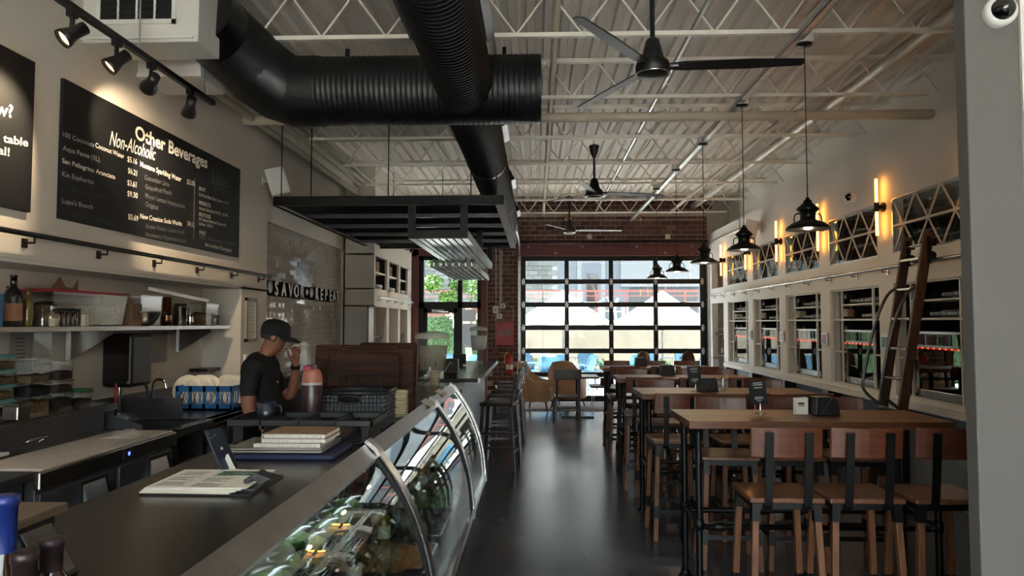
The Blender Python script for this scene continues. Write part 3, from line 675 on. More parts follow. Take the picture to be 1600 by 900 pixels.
# ================================================================== bar canopy and hanging glass rack
CX0, CX1, CY0, CY1, CZ = -2.80, -0.34, 7.55, 12.05, 2.90
t = thing('bar_canopy', 'flat black steel canopy of corrugated sheets hung over the bar', 'canopy', (CX0, CY0, CZ))
W, D = CX1 - CX0, CY1 - CY0
MB().box(0, 0, 0, W, 0.05, 0.098).build('front_beam', 'black_metal', t, bev=0.004)
MB().box(0, D - 0.05, 0, W, D, 0.098).build('back_beam', 'black_metal', t)
for x in (0, W - 0.05): MB().box(x, 0.05, 0, x + 0.05, D - 0.05, 0.09).box(x, 0.05, 0.0, x + 0.09 if x == 0 else x - 0.04, D - 0.05, 0.006).build('side_beam', 'steel_dark', t)
pr = []
for k in range(26): pr += [(k * 0.03376, 0.0), (k * 0.03376 + 0.017, 0.014)]
pr.append((26 * 0.03376, 0.0))
sheet = MB().sweep(pr, 'x', 0.05, W - 0.05, 0.003); sheet.sm = [False] * len(sheet.sm); sheet = sheet.mesh('corrugated_sheet', 'canopy_sheet')
for k in range(5):
    obj('corrugated_sheet', sheet, t, (0, 0.05 + k * 0.88, 0.045))
    if k: MB().box(0.05, 0.05 + k * 0.88 - 0.02, 0.0, W - 0.05, 0.05 + k * 0.88 + 0.02, 0.045).build('cross_rail', 'steel_dark', t)
for x in (0.08, 0.4, W / 2, W - 0.35, W - 0.08):
    for y in (0.03, D - 0.03): MB().tube([(x, y, 0.09), (x, y, 1.3)], 0.006, 6).build('hanger_rod', 'black_metal', t)
GX, GY0, GY1, GZr = (-1.365, -0.726), 7.62, 11.9, 2.55
t = thing('glass_rack', 'long hanging rack with slotted underside for stemware', 'rack', (GX[0], GY0, GZr))
W, D = GX[1] - GX[0], GY1 - GY0
MB().box(0, 0, 0, W, 0.03, 0.09).build('front_beam', 'black_metal', t)
MB().box(0, D - 0.03, 0, W, D, 0.09).build('back_beam', 'black_metal', t)
for x in (0, W - 0.03): MB().box(x, 0.03, 0, x + 0.03, D - 0.03, 0.09).build('side_beam', 'alu', t)
for y in (0.0, D / 2, D - 0.08):
    for x in (0.0, W - 0.08): MB().box(x, y, 0.09, x + 0.08, y + 0.03, 0.36).build('hanger_post', 'black_metal', t)
sl_ = MB().box(-0.028, 0.03, 0.004, 0.028, D - 0.03, 0.008).box(-0.004, 0.03, 0.008, 0.004, D - 0.03, 0.05).mesh('glass_slot', 'alu')
for k in range(8): obj('glass_slot', sl_, t, (0.04 + k * (W - 0.08) / 7, 0, 0))
wg = MB().lathe([(0.032, 0.0), (0.034, -0.003), (0.006, -0.008), (0.0045, -0.02), (0.0045, -0.09), (0.012, -0.10), (0.036, -0.13), (0.042, -0.16), (0.036, -0.205), (0.033, -0.215), (0.0315, -0.215), (0.034, -0.2), (0.04, -0.16), (0.034, -0.132), (0.010, -0.105), (0.0, -0.102)], 14).mesh('wine_glass', 'glassware')
for i in range(7):
    for j in range(22):
        if R.random() < 0.12: continue
        o = obj('wine_glass', wg, None, (GX[0] + 0.04 + (i + 0.5) * (W - 0.08) / 7, 9.0 + 0.128 * j + R.uniform(-0.01, 0.01), GZr + 0.0085))
        tag(o, 'clear stem glass hanging upside down from the overhead rack', 'wine glass', 'stemware hanging over the bar')
# ================================================================== menu boards
def board(px0, px1, ztop, zbot, label, y0=None):
    a = y0 if y0 is not None else at(px0, 300, x=XL + 0.025).y; c = at(px1, 300, x=XL + 0.025).y
    t = thing('menu_board', label, 'menu board', (XL, (a + c) / 2, zbot)); L = (c - a) / 2
    MB().box(0.0, -L, 0, 0.025, L, ztop - zbot).build('panel', 'board_black', t, bev=0.002)
    return t
def write(t, s, pl, pr, cap, m='chalk', bold=0.012, shear=0.0, right=False, nofit=False):
    """s runs from photo pixel pl to pr (baseline) on the board; cap = cap height in px at pl"""
    X = XL + 0.0265; a = at(pl[0], pl[1], x=X); c = at(pr[0], pr[1], x=X); e = at(pl[0], pl[1] - cap, x=X)
    me = text_mesh(s, 1.0, 0.0, bold, shear, m)
    xs = [v.co.x for v in me.vertices]; wd = max(xs) - min(xs); x0 = min(xs)
    h = (e.z - a.z) / 0.73
    L = c.y - a.y
    for v in me.vertices:
        k = (v.co.x - x0) / wd
        v.co = (0, a.y + L * k, a.z + (c.z - a.z) * k + v.co.y * h)
    o = obj('lettering', me, t); base = t.location
    o.location = (X - base.x, -base.y, -base.z)
    return o
bA = board(-130, 49, 3.20, 2.30, 'black menu board ending in the words table and deal', y0=3.2)
write(bA, 'now?', (-35, 172), (20, 184), 22, bold=0.025)
write(bA, 'the table', (-30, 215), (44, 229), 14, bold=0.02)
write(bA, 'deal!', (-25, 235), (15, 244), 14, bold=0.02)
bB = board(95, 375, 3.195, 2.305, 'black drinks menu board headed Other Beverages')
write(bB, 'Other Beverages', (211, 216), (324, 263), 22, bold=0.028)
write(bB, 'Non-Alcoholic', (171, 226), (243, 251), 24, bold=0.006, shear=0.35)
L1 = [('100 Coconuts', (98, 213), (147, 230), 8, 'chalk_mid'), ('Coconut Water', (149, 230), (194, 248), 8, 'chalk'), ('$5.16', (199, 252), (214, 257), 9, 'chalk'),
      ('Aqua Panna (1L).', (98, 234), (157, 253), 8, 'chalk_mid'), ('$6.21', (200, 270), (214, 275), 9, 'chalk'),
      ('San Pellegrino Aranciata', (97, 254), (180, 280), 8, 'chalk'), ('$3.61', (199, 289), (213, 293), 9, 'chalk'),
      ('Kin Euphorics', (97, 275), (146, 288), 8, 'chalk_mid'), ('$9.30', (199, 306), (215, 310), 9, 'chalk'),
      ('Bloom or Spritz', (113, 299), (164, 312), 7, 'chalk_faint'), ("Lupa's Booch", (97, 317), (145, 327), 8, 'chalk_mid'),
      ('Raspberry or Passion Fruit', (113, 338), (194, 355), 7, 'chalk_faint'), ('$5.69', (200, 342), (216, 346), 9, 'chalk'),
      ('Montane Sparkling Water', (219, 260), (283, 284), 9, 'chalk'), ('$2.00', (292, 287), (305, 291), 8, 'chalk_mid'),
      ('Cucumber Lime', (226, 280), (265, 292), 8, 'chalk_dim'), ('Grapefruit Peach', (227, 295), (268, 305), 8, 'chalk_dim'),
      ('Meyer Lemon Honeysuckle', (227, 309), (289, 326), 8, 'chalk_dim'), ('Original', (227, 322), (247, 328), 8, 'chalk_dim'),
      ('New Creation Soda Works', (219, 341), (284, 353), 8, 'chalk'), ('$4.15', (293, 352), (304, 356), 8, 'chalk_mid'),
      ('Butter Pecan Cream Soda', (228, 356), (288, 366), 7, 'chalk_dim'), ('Strawberry Watermelon Soda', (228, 369), (291, 380), 7, 'chalk_dim'),
      ('BRUT', (311, 297), (321, 300), 6, 'chalk_mid'), ('NV Pinot Noir Gran Cuvee - $11.37', (311, 306), (357, 320), 5, 'chalk_mid'),
      ('PROSECCO', (311, 319), (329, 324), 6, 'chalk_mid'), ('Acinum Extra Dry DOCG - $12.40', (311, 327), (356, 339), 5, 'chalk_mid'),
      ('BRUT ROSE', (311, 337), (329, 342), 6, 'chalk_mid'), ('NV Gerard Bertrand Cremant de', (311, 344), (353, 354), 5, 'chalk_mid'), ('Limoux - $15.51', (311, 351), (332, 356), 5, 'chalk_mid'),
      ('SWEET', (311, 365), (322, 368), 6, 'chalk_mid'), ('2021 Brachetto - $12.40', (311, 372), (368, 384), 5, 'chalk_dim'), ('Ask us about Champagne!', (320, 384), (362, 394), 6, 'chalk_mid')]
for s, a, c, cap, m in L1: write(bB, s, a, c, cap, m, 0.012)
write(bB, 'Bubbles', (330, 286), (355, 294), 20, 'chalk_dim', 0.002, 0.3); write(bB, 'By the Glass', (334, 294), (354, 302), 6, 'chalk_dim', 0.0, 0.2)
p, q = at(305, 278, x=XL + 0.03), at(305, 374, x=XL + 0.03)
ln = MB().box(XL + 0.0255, p.y - 0.004, q.z, XL + 0.0275, p.y + 0.004, p.z).build('divider_line', 'chalk_dim', bB); ln.location = -bB.location
bu = MB()
for k in range(9):
    c = at(357 + 5 * math.sin(k * 2.1), 275 + 5.5 * k, x=XL + 0.027); r_ = 0.02 + 0.012 * (k % 3)
    bu.tube([(c.x, c.y + r_ * math.cos(a * PI / 8), c.z + r_ * math.sin(a * PI / 8)) for a in range(16)], 0.0018, 4, closed=True)
o = bu.build('bubble_doodle', 'chalk_dim', bB); o.location = -bB.location

# ---- pipe rails
def rail(label, x, y0, y1, z, ys, sgn, m='black_metal'):
    t = thing('wall_rail', label, 'rail', (x, y0, z))
    MB().tube([(0, 0, 0), (0, y1 - y0, 0)], 0.016, 10).build('rail_tube', m, t)
    br = MB().tube([(0, 0, -0.01), (0, 0, -0.045), (sgn * 0.065, 0, -0.045)], 0.007, 6).box(sgn * 0.06 - 0.006, -0.02, -0.075, sgn * 0.06 + 0.006, 0.02, -0.02).mesh('rail_bracket', m)
    for y in ys: obj('rail_bracket', br, t, (0, y - y0, 0))
rail('black pipe rail on brackets below the menu boards', XL + 0.065, 2.6, 7.9, 2.165, [2.7, 3.4, 4.12, 4.84, 5.56, 6.28, 7.0, 7.7], -1)
rail('steel library ladder rail along the wine wall', XR - 0.065, 3.6, 15.0, 2.215, [3.9 + 0.72 * k for k in range(16)], 1, 'steel')
rail('steel rail on the shelving bay between niche rows', XC + 0.065, 11.7, 14.9, 2.08, [11.9, 12.6, 13.3, 14.0, 14.7], -1, 'alu')

# ---- wall sign of channel letters
t = thing('wall_sign', 'channel letter sign reading SAVOR REPEAT on the tiled wall', 'sign', (-3.16, 8.3, 1.98))
sgn = [('S', 431), ('A', 442.5), ('V', 453), ('O', 462), ('R', 471.5), ('R', 494.5), ('E', 502), ('P', 509), ('E', 516), ('A', 521.5), ('T', 526.5)]
for ch, px in sgn:
    y = at(px, 455, x=-3.06).y
    for nm, m, ex, x in (('letter_return', 'black_satin', 0.045, 0.06), ('letter_face', 'white_gloss', 0.004, 0.111)):
        me = text_mesh(ch, 0.235 if nm == 'letter_return' else 0.232, ex, 0.007 if nm == 'letter_return' else 0.002, 0, m)
        xs = [v.co.x for v in me.vertices]; cx = (min(xs) + max(xs)) / 2
        for v in me.vertices: v.co = (v.co.z + x, (v.co.x - cx) * 1.0, v.co.y)
        obj(nm, me, t, (0, y - 8.3, 0))
Tx = Matrix.Rotation(PI / 2, 4, 'Y')
for px in (413, 421, 479, 486):
    y = at(px, 455, x=-3.06).y; r_ = 0.045 if px in (413, 479) else 0.075
    MB().lathe([(r_, 0.01), (r_, 0.105), (0, 0.105)], 18, T=Tx).build('letter_return', 'black_satin', t, (0, y - 8.3, 0.085))
    MB().lathe([(r_ * 0.9, 0.105), (r_ * 0.9, 0.112), (0, 0.112)], 18, T=Tx).build('letter_face', 'white_gloss', t, (0, y - 8.3, 0.085))

# ================================================================== kitchen side: shelf, items
SZ = 1.63
t = thing('wall_shelf', 'stainless wall shelf on triangular brackets in the niche', 'shelf', (-3.4, 3.2, SZ))
MB().box(0, 0, -0.035, 0.36, 2.75, 0).build('shelf_board', 'steel', t, bev=0.003)
MB().box(0, 2.76, -0.035, 0.36, 3.9, 0).build('shelf_board', 'steel', t, bev=0.003)
for y in (1.95, 3.55, 0.3):
    MB().prism([(0.0, -0.035), (0.33, -0.035), (0.33, -0.06), (0.02, -0.25), (0.0, -0.25)], 'y', y, y + 0.004).box(0, y - 0.03, -0.26, 0.006, y + 0.03, -0.035).build('shelf_bracket', 'steel', t)
def bottle_parts(t, h, r, m, lab, cap, neck=0.3, shape=0):
    nr = r * 0.36; sh = h * (1 - neck)
    MB().lathe([(0, 0), (r * 0.95, 0), (r, 0.006), (r, sh * 0.82), (r * 0.8, sh * 0.95), (nr, sh * 1.08), (nr, h * 0.96), (nr * 1.15, h * 0.965), (nr * 1.15, h), (0, h)], 14).build('bottle_body', m, t)
    if lab: MB().lathe([(r * 1.012, sh * 0.15), (r * 1.012, sh * 0.62)], 14).build('bottle_label', lab, t)
    if cap: MB().lathe([(nr * 1.1, h * 0.82), (nr * 1.1, h * 0.99), (nr * 1.2, h * 0.99), (nr * 1.2, h * 1.004), (0, h * 1.004)], 12).build('capsule', cap, t)
def bottle(loc, h, r, m, label, lab='label_cream', cap='capsule_silver', group=None, neck=0.3, cat='bottle', name='bottle'):
    t = thing(name, label, cat, loc, R.uniform(0, 6), group); bottle_parts(t, h, r, m, lab, cap, neck); return t
def on_shelf(px, x=-3.2): return at(px, 510, x=x).y
glass('dark_glass_bottle', (0.25, 0.27, 0.3), 0.02, 1.5, 0.05)
bottle((-3.2, on_shelf(19), SZ), 0.315, 0.052, 'bottle_dark', 'tall dark bottle with tan label on the wall shelf', 'label_tan', None, neck=0.28)
bottle((-3.28, on_shelf(31), SZ), 0.25, 0.032, 'bottle_amber', 'slim amber bottle squeezed behind the olive oil', None, 'gold')
bottle((-3.2, on_shelf(42), SZ), 0.245, 0.034, 'oil', 'olive oil bottle with gold cap on the wall shelf', None, 'gold')
bottle((-3.13, on_shelf(49), SZ), 0.12, 0.018, 'glassware', 'small clear vial beside the olive oil bottle', None, None)
o = MB().box(-0.1, -0.06, 0, 0.1, 0.06, 0.19).build('carton', 'blue_rack', None, (-3.2, on_shelf(-34), SZ), bev=0.005); tag(o, 'blue carton at the end of the wall shelf', 'carton')
t = thing('snack_bag', 'crinkled clear bag of nuts on the wall shelf', 'bag', (-3.14, on_shelf(66), SZ))
MB().lathe([(0.0, 0), (0.045, 0.005), (0.05, 0.05), (0.042, 0.10), (0.03, 0.13), (0.035, 0.14)], 9).build('bag_film', 'clear_plastic', t)
MB().lathe([(0.0, 0.002), (0.04, 0.008), (0.044, 0.05), (0.03, 0.09), (0, 0.1)], 9).build('nuts', 'food_beige', t)
for k, px in enumerate((86, 93, 100, 107, 114, 121)):
    t = thing('spice_jar', 'small dark spice jar with black lid lined up on the wall shelf', 'jar', (-3.12 - 0.0 * k, on_shelf(px, -3.12), SZ), 0, 'spice jars on the wall shelf')
    MB().lathe([(0, 0), (0.019, 0), (0.02, 0.005), (0.02, 0.085), (0.016, 0.095)], 12).build('jar_body', 'bottle_amber', t)
    MB().lathe([(0.019, 0.093), (0.019, 0.118), (0, 0.118)], 12).build('jar_lid', 'black_satin', t)
for k, px in enumerate((84, 131)):
    o = MB().box(-0.02, -0.022, 0, 0.02, 0.022, 0.05 + 0.03 * k).build('small_box', 'label_cream', None, (-3.1, on_shelf(px, -3.1), SZ), bev=0.002); tag(o, ('low cream box in front of the spice jars', 'taller cream box at the end of the spice jars')[k], 'box')
def bin_(name, label, loc, dx, dy, h, lid=None, fill=None, fh=0.5, m='clear_plastic', cat='container', lidm=None, group=None):
    t = thing(name, label, cat, loc, 0, group); x, y = dx / 2, dy / 2; s = 0.9; w_ = 0.004
    b = MB()
    o_ = [(-x*s, -y*s), (x*s, -y*s), (x*s, y*s), (-x*s, y*s)]; O = [(-x, -y), (x, -y), (x, y), (-x, y)]
    vs = [(a, c, 0) for a, c in o_] + [(a, c, h) for a, c in O] + [(a * (1 + w_ * 6), c * (1 + w_ * 6), h) for a, c in O] + [(a * (1 + w_ * 6), c * (1 + w_ * 6), h - 0.012) for a, c in O]
    fs = [(0, 3, 2, 1)]
    for l in range(3):
        for i in range(4): fs.append((4*l+i, 4*l+(i+1) % 4, 4*l+4+(i+1) % 4, 4*l+4+i))
    b.add(vs, fs).build('tub', m, t)
    if fill:
        k = 0.88; H = h * fh
        b = MB(); g = 5; vs = []; fs = []
        for i in range(g + 1):
            for j in range(g + 1):
                vs.append((x*k*(2*i/g-1), y*k*(2*j/g-1), H * (1 + R.uniform(-0.12, 0.12)) if 0 < i < g and 0 < j < g else H * 0.9))
        for i in range(g):
            for j in range(g): fs.append((i*(g+1)+j, (i+1)*(g+1)+j, (i+1)*(g+1)+j+1, i*(g+1)+j+1))
        b.add(vs, fs, True).box(-x*k*0.97, -y*k*0.97, 0.004, x*k*0.97, y*k*0.97, H * 0.9).build('filling', fill, t)
    if lid or lidm:
        MB().box(-x * 1.04, -y * 1.04, h, x * 1.04, y * 1.04, h + 0.012).box(-x * 0.9, -y * 0.9, h + 0.012, x * 0.9, y * 0.9, h + 0.02).build('lid', lidm or lid, t, bev=0.003)
    return t
y0, y1 = on_shelf(58, -3.22), on_shelf(178, -3.22)
bin_('storage_bin', 'long clear storage bin with red lid on the wall shelf', (-3.25, (y0 + y1) / 2, SZ), 0.26, y1 - y0, 0.225, fill='food_beige', fh=0.7, lidm='red_lid')
MBp = MB().prism([(-0.1, 0), (0.0, 0.1), (0.06, 0.03), (0.14, 0.02), (0.2, 0.09), (0.2, 0.0)], 'x', 0, 0.004)
o = MBp.build('paper_flap', 'cardboard', None, (-3.3, on_shelf(113), SZ + 0.247)); tag(o, 'torn brown paper bag lying on the red lid', 'paper bag')
t = thing('cardboard_box', 'open brown cardboard box leaning on the wall shelf', 'box', (-3.24, on_shelf(198), SZ))
MB().box(-0.12, -0.07, 0, 0.12, 0.07, 0.17).build('carton_body', 'cardboard', t, bev=0.002); MB().box(-0.12, -0.005, 0, 0.12, 0.0, 0.09, Matrix.Translation((0, -0.07, 0.17)) @ Matrix.Rotation(0.5, 4, 'X')).build('carton_flap', 'cardboard', t)
bin_('storage_bin', 'small clear bin with paper labels standing behind the steel bowl', (-3.28, on_shelf(222, -3.28), SZ), 0.16, 0.34, 0.25, fill='paper_grey', fh=0.55)
t = thing('mixing_bowl', 'stainless mixing bowl on the wall shelf', 'bowl', (-3.16, on_shelf(224, -3.16), SZ))
MB().lathe([(0, 0), (0.05, 0), (0.08, 0.02), (0.115, 0.07), (0.13, 0.115), (0.137, 0.116), (0.124, 0.1), (0.075, 0.025), (0, 0.012)], 24).build('bowl_body', 'steel_dark', t)
t = thing('copper_shaker', 'copper coloured cylinder on the wall shelf', 'shaker', (-3.2, on_shelf(260), SZ))
MB().lathe([(0, 0), (0.042, 0), (0.042, 0.075), (0.038, 0.08), (0.038, 0.24), (0.03, 0.245), (0, 0.245)], 18).build('shaker_body', 'copper', t); MB().lathe([(0.043, 0.07), (0.043, 0.085)], 18).build('shaker_band', 'steel', t)
t = thing('canister', 'brushed steel canister with lid on the wall shelf', 'canister', (-3.2, on_shelf(281), SZ))
MB().lathe([(0, 0), (0.058, 0), (0.06, 0.005), (0.06, 0.155), (0.063, 0.16), (0.063, 0.172), (0.052, 0.176), (0.052, 0.195), (0, 0.195)], 20).build('canister_body', 'steel', t)
MB().tube(spl([(0.06, 0.02, 0.16), (0.06, 0.06, 0.12), (0.06, 0.05, 0.05)], 4), 0.005, 6).build('clamp_wire', 'chrome', t)
t = thing('creamer', 'tiny steel creamer beside the canister', 'jug', (-3.14, on_shelf(297, -3.14), SZ)); MB().lathe([(0, 0), (0.028, 0), (0.03, 0.04), (0.02, 0.075), (0.024, 0.085)], 14).build('jug_body', 'chrome', t); MB().tube([(0, 0.028, 0.06), (0, 0.06, 0.075)], 0.006, 6).build('spout', 'chrome', t)
bin_('storage_bin', 'clear lidded bin with wooden utensils laid across, on the shelf end', (-3.2, on_shelf(318), SZ), 0.17, 0.26, 0.2, fill='food_beige', fh=0.6, lidm='frost_plastic')
o = MB().bar((-3.25, on_shelf(235), SZ + 0.31), (-3.2, on_shelf(322), SZ + 0.235), 0.05, 0.03).build('wrap_roll', 'frost_plastic', None); tag(o, 'long roll of plastic wrap propped across the shelf bins', 'roll')
t = thing('plastic_cup', 'square clear plastic cup at the end of the wall shelf', 'cup', (-3.12, on_shelf(336, -3.12), SZ)); MB().lathe([(0, 0), (0.035, 0), (0.042, 0.1), (0.04, 0.1), (0.033, 0.006)], 4).build('cup_body', 'clear_plastic', t); MB().tube([(0.0, 0.03, 0.1), (0.0, 0.03, 0.15), (0, -0.01, 0.15), (0, -0.01, 0.1)], 0.005, 6).build('cup_handle', 'white_plastic', t)

# towel dispenser, papers, frames on the wall
p = at(197, 560, x=-3.3)
t = thing('towel_dispenser', 'black paper towel dispenser on the niche wall', 'dispenser', (-3.4, p.y, p.z - 0.22))
MB().box(0, -0.17, 0, 0.24, 0.15, 0.42).build('dispenser_body', 'black_satin', t, bev=0.03); MB().box(0.02, -0.174, 0.05, 0.22, -0.168, 0.4).build('dispenser_window', 'lens_black', t)
def sheet_(px, py0, py1, x, wpx, label, m, name='wall_paper_notice', cat='notice'):
    a, c = at(px - wpx / 2, py0, x=x), at(px + wpx / 2, py1, x=x)
    o = MB().box(0, a.y, c.z, 0.004, c.y, a.z).build(name, m, None, (x, 0, 0)); tag(o, label, cat); return o
for px, a, b_, wp, lb, m in ((245, 520, 565, 30, 'dark photo sheet taped above the sink', 'paper_grey'), (243, 570, 608, 26, 'faded printed sheet taped below the dark photo', 'label_cream'), (32, 515, 580, 34, 'clear pocket holding a printed notice', 'paper_grey'), (66, 518, 570, 26, 'empty clear document pocket beside the printed notice', 'clear_plastic'),
                             (330, 520, 562, 44, 'white paper bag pinned under the shelf end', 'paper')):
    o = sheet_(px, a, b_, -3.396, wp, lb, m)
for k in range(7):
    q = at(24, 530 + k * 6, x=-3.39); MB().box(-3.3915, q.y, q.z, -3.391, q.y + 0.09, q.z + 0.006).build('print_line', 'print_dark', bpy.data.objects['wall_paper_notice.002']).location = (3.396, 0, 0)
def frame(px, py0, py1, wp, x, label, inner='paper'):
    a, c = at(px - wp / 2, py0, x=x), at(px + wp / 2, py1, x=x); L, H = c.y - a.y, a.z - c.z
    t = thing('picture_frame', label, 'picture frame', (x, a.y, c.z))
    MB().box(0, 0, 0, 0.025, 0.03, H).box(0, L - 0.03, 0, 0.025, L, H).box(0, 0, 0, 0.025, L, 0.03).box(0, 0, H - 0.03, 0.025, L, H).build('frame_border', 'paper_grey', t)
    MB().box(0.0, 0.03, 0.03, 0.012, L - 0.03, H - 0.03).build('frame_sheet', inner, t)
    for k in range(10): MB().box(0.0122, 0.06, 0.06 + k * H * 0.085, 0.0128, L * (0.6 + 0.25 * math.sin(k * 1.7) ** 2), 0.066 + k * H * 0.085).build('print_line', 'chalk_mid', t)
frame(390, 465, 533, 15, XL, 'grey framed certificate on the wall behind the bartender')
frame(578.5, 478, 536, 10, XC, 'framed sheet on the shelving bay edge', 'white_gloss')
t = thing('alarm_sensor', 'small white box with green light on the wall beside the bartender', 'sensor', tuple(at(383, 563, x=XL))); MB().box(0, -0.05, -0.06, 0.03, 0.05, 0.06).build('sensor_body', 'white_plastic', t, bev=0.004); MB().box(0.03, -0.01, 0.01, 0.033, 0.01, 0.03).build('sensor_light', 'green_lid', t)

# ---- prep fridge with cutting board worktop
FX = -2.52
t = thing('prep_fridge', 'stainless undercounter prep fridge with worn cutting board top', 'fridge', (-2.95, 4.3, 0))
MB().box(-0.42, -0.66, 0.08, 0.40, 0.72, 0.87).build('fridge_body', 'steel_front', t, bev=0.005)
MB().box(0.02, -0.64, 0.875, 0.42, 0.70, 0.905).build('cutting_board', 'cloth', t, bev=0.004)
MB().box(0.40, -0.68, 0.80, 0.44, 0.72, 0.895).build('front_rail', 'steel', t, bev=0.01)
MB().box(0.438, 0.06, 0.815, 0.446, 0.16, 0.885).build('control_panel', 'black_satin', t); MB().box(0.447, 0.10, 0.84, 0.4475, 0.12, 0.86).build('display_digit', 'led_blue', t)
for y in (-0.655, 0.05):
    d = MB().box(0.40, y, 0.1, 0.425, y + 0.64, 0.78).build('fridge_door', 'steel_front', t, bev=0.004)
    MB().box(0.424, y + 0.33, 0.62, 0.428, y + 0.58, 0.765).build('handle_recess', 'black_matte', d)
    MB().prism([(0.428, 0.63), (0.46, 0.635), (0.428, 0.75)], 'y', y + 0.35, y + 0.55).build('handle_plate', 'alu', d)
MB().box(-0.42, -0.66, 0.88, 0.0, 0.72, 0.90).box(-0.1, -0.66, 0.88, -0.085, 0.72, 1.06).build('raised_lid', 'steel_dark', t)
MB().tube(spl([(-0.08, -0.1, 0.93), (-0.03, -0.1, 0.96), (-0.03, 0.05, 0.96), (-0.08, 0.05, 0.93)], 4), 0.007, 6).build('lid_handle', 'chrome', t)
for k in range(5): MB().box(-0.4 + 0.0, -0.6 + k * 0.24, 0.86, -0.12, -0.4 + k * 0.24, 0.905).build('food_pan', 'steel', t)
t = thing('side_fridge', 'dark steel undercounter cabinet continuing the prep line', 'cabinet', (-2.95, 3.1, 0)); MB().box(-0.42, -0.6, 0.0, 0.36, 0.52, 0.86).build('cabinet_body', 'steel_dark', t, bev=0.02); MB().box(-0.42, -0.6, 0.86, 0.42, 0.52, 0.9).build('cabinet_top', 'steel_dark', t); MB().box(0.36, 0.40, 0.1, 0.375, 0.42, 0.8).build('edge_strip', 'alu', t)
# ledge with containers
t = thing('back_ledge', 'stainless ledge holding food containers along the niche wall', 'ledge', (-3.4, 3.0, 0)); MB().box(0, 0, 1.045, 0.32, 2.25, 1.07).box(0.3, 0, 1.02, 0.325, 2.25, 1.07).build('ledge_top', 'steel', t); MB().box(0.28, 0, 0.90, 0.30, 2.25, 1.045).build('ledge_apron', 'steel_dark', t)
for y in (0.15, 1.1, 2.05): MB().box(0.0, y, 0.95, 0.25, y + 0.01, 1.045).build('ledge_bracket', 'steel', t)
LZ = 1.07
def led(px, x=-3.2): return at(px, 640, x=x).y
def stack(px, x, items):
    z = LZ; y = led(px, x)
    for lb, dx, dy, h, f, fh, lid in items:
        bin_('food_container', lb, (x, y, z), dx, dy, h, fill=f, fh=fh, lidm=lid); z += h + (0.02 if lid else 0.002)
stack(48, -3.2, [('tapered clear tub of grains at the bottom of the tall ledge pile', 0.13, 0.2, 0.115, 'food_beige', 0.8, None), ('tapered tub of dark sauce in the middle of the tall ledge pile', 0.13, 0.2, 0.085, 'food_dark', 0.8, None), ('tapered clear tub of nuts on top of the tall ledge pile', 0.13, 0.2, 0.15, 'food_beige', 0.35, None)])
stack(90, -3.22, [('clear tub of brown beans at the bottom of the second ledge pile', 0.12, 0.15, 0.11, 'food_brown', 0.7, None), ('clear tub of dark berries amid the second ledge pile', 0.12, 0.15, 0.085, 'food_brown', 0.6, None), ('clear tub of red beans on top of the second ledge pile', 0.12, 0.15, 0.12, 'food_brown', 0.5, None)])
stack(122, -3.22, [('low clear tub with green lid on the ledge', 0.12, 0.15, 0.10, 'food_brown', 0.5, 'green_lid')])
stack(-4, -3.26, [('teal rimmed tub at the bottom of the end pile', 0.12, 0.14, 0.1, 'food_dark', 0.7, 'teal_tub'), ('teal rimmed tub second in the end pile', 0.12, 0.14, 0.07, 'food_beige', 0.7, 'teal_tub'), ('teal rimmed tub third in the end pile', 0.12, 0.14, 0.07, 'food_beige', 0.7, 'teal_tub'), ('teal rimmed tub topping the end pile', 0.12, 0.14, 0.07, 'food_beige', 0.7, 'teal_tub')])
t = thing('steel_tin', 'small brushed steel tin in front of the tubs', 'tin', (-3.11, led(26, -3.11), LZ)); MB().box(-0.05, -0.055, 0, 0.05, 0.055, 0.09).build('tin_body', 'steel', t, bev=0.01); MB().box(-0.054, -0.059, 0.09, 0.054, 0.059, 0.1).build('tin_lid', 'steel', t, bev=0.003)
# cloth
b = MB(); g = 14; vs = []; fs = []
for i in range(g + 1):
    for j in range(g + 1):
        u, v = i / g - 0.5, j / g - 0.5; e = max(0, 1 - 2.2 * math.hypot(u, v * 0.9))
        vs.append((u * 0.2 + R.uniform(-0.008, 0.008), v * 0.3 + R.uniform(-0.008, 0.008), 0.004 + 0.035 * e * (0.6 + 0.8 * R.random())))
for i in range(g):
    for j in range(g): fs.append((i*(g+1)+j, (i+1)*(g+1)+j, (i+1)*(g+1)+j+1, i*(g+1)+j+1))
b.add(vs, fs, True); o = b.build('dish_towel', 'cloth', None, (-2.72, 4.78, 0.906)); o.modifiers.new('solid', 'SOLIDIFY').thickness = 0.004; tag(o, 'crumpled off-white towel on the cutting board', 'towel')
t = thing('serving_paddle', 'white paddles lying on the prep fridge lid', 'paddle', (-3.0, 3.78, 0.91)); MB().box(-0.05, -0.2, 0, 0.05, 0.22, 0.02).build('paddle_blade', 'white_plastic', t, bev=0.008); MB().box(-0.07, -0.25, 0.02, 0.03, 0.1, 0.04).build('paddle_blade', 'white_plastic', t, bev=0.008)

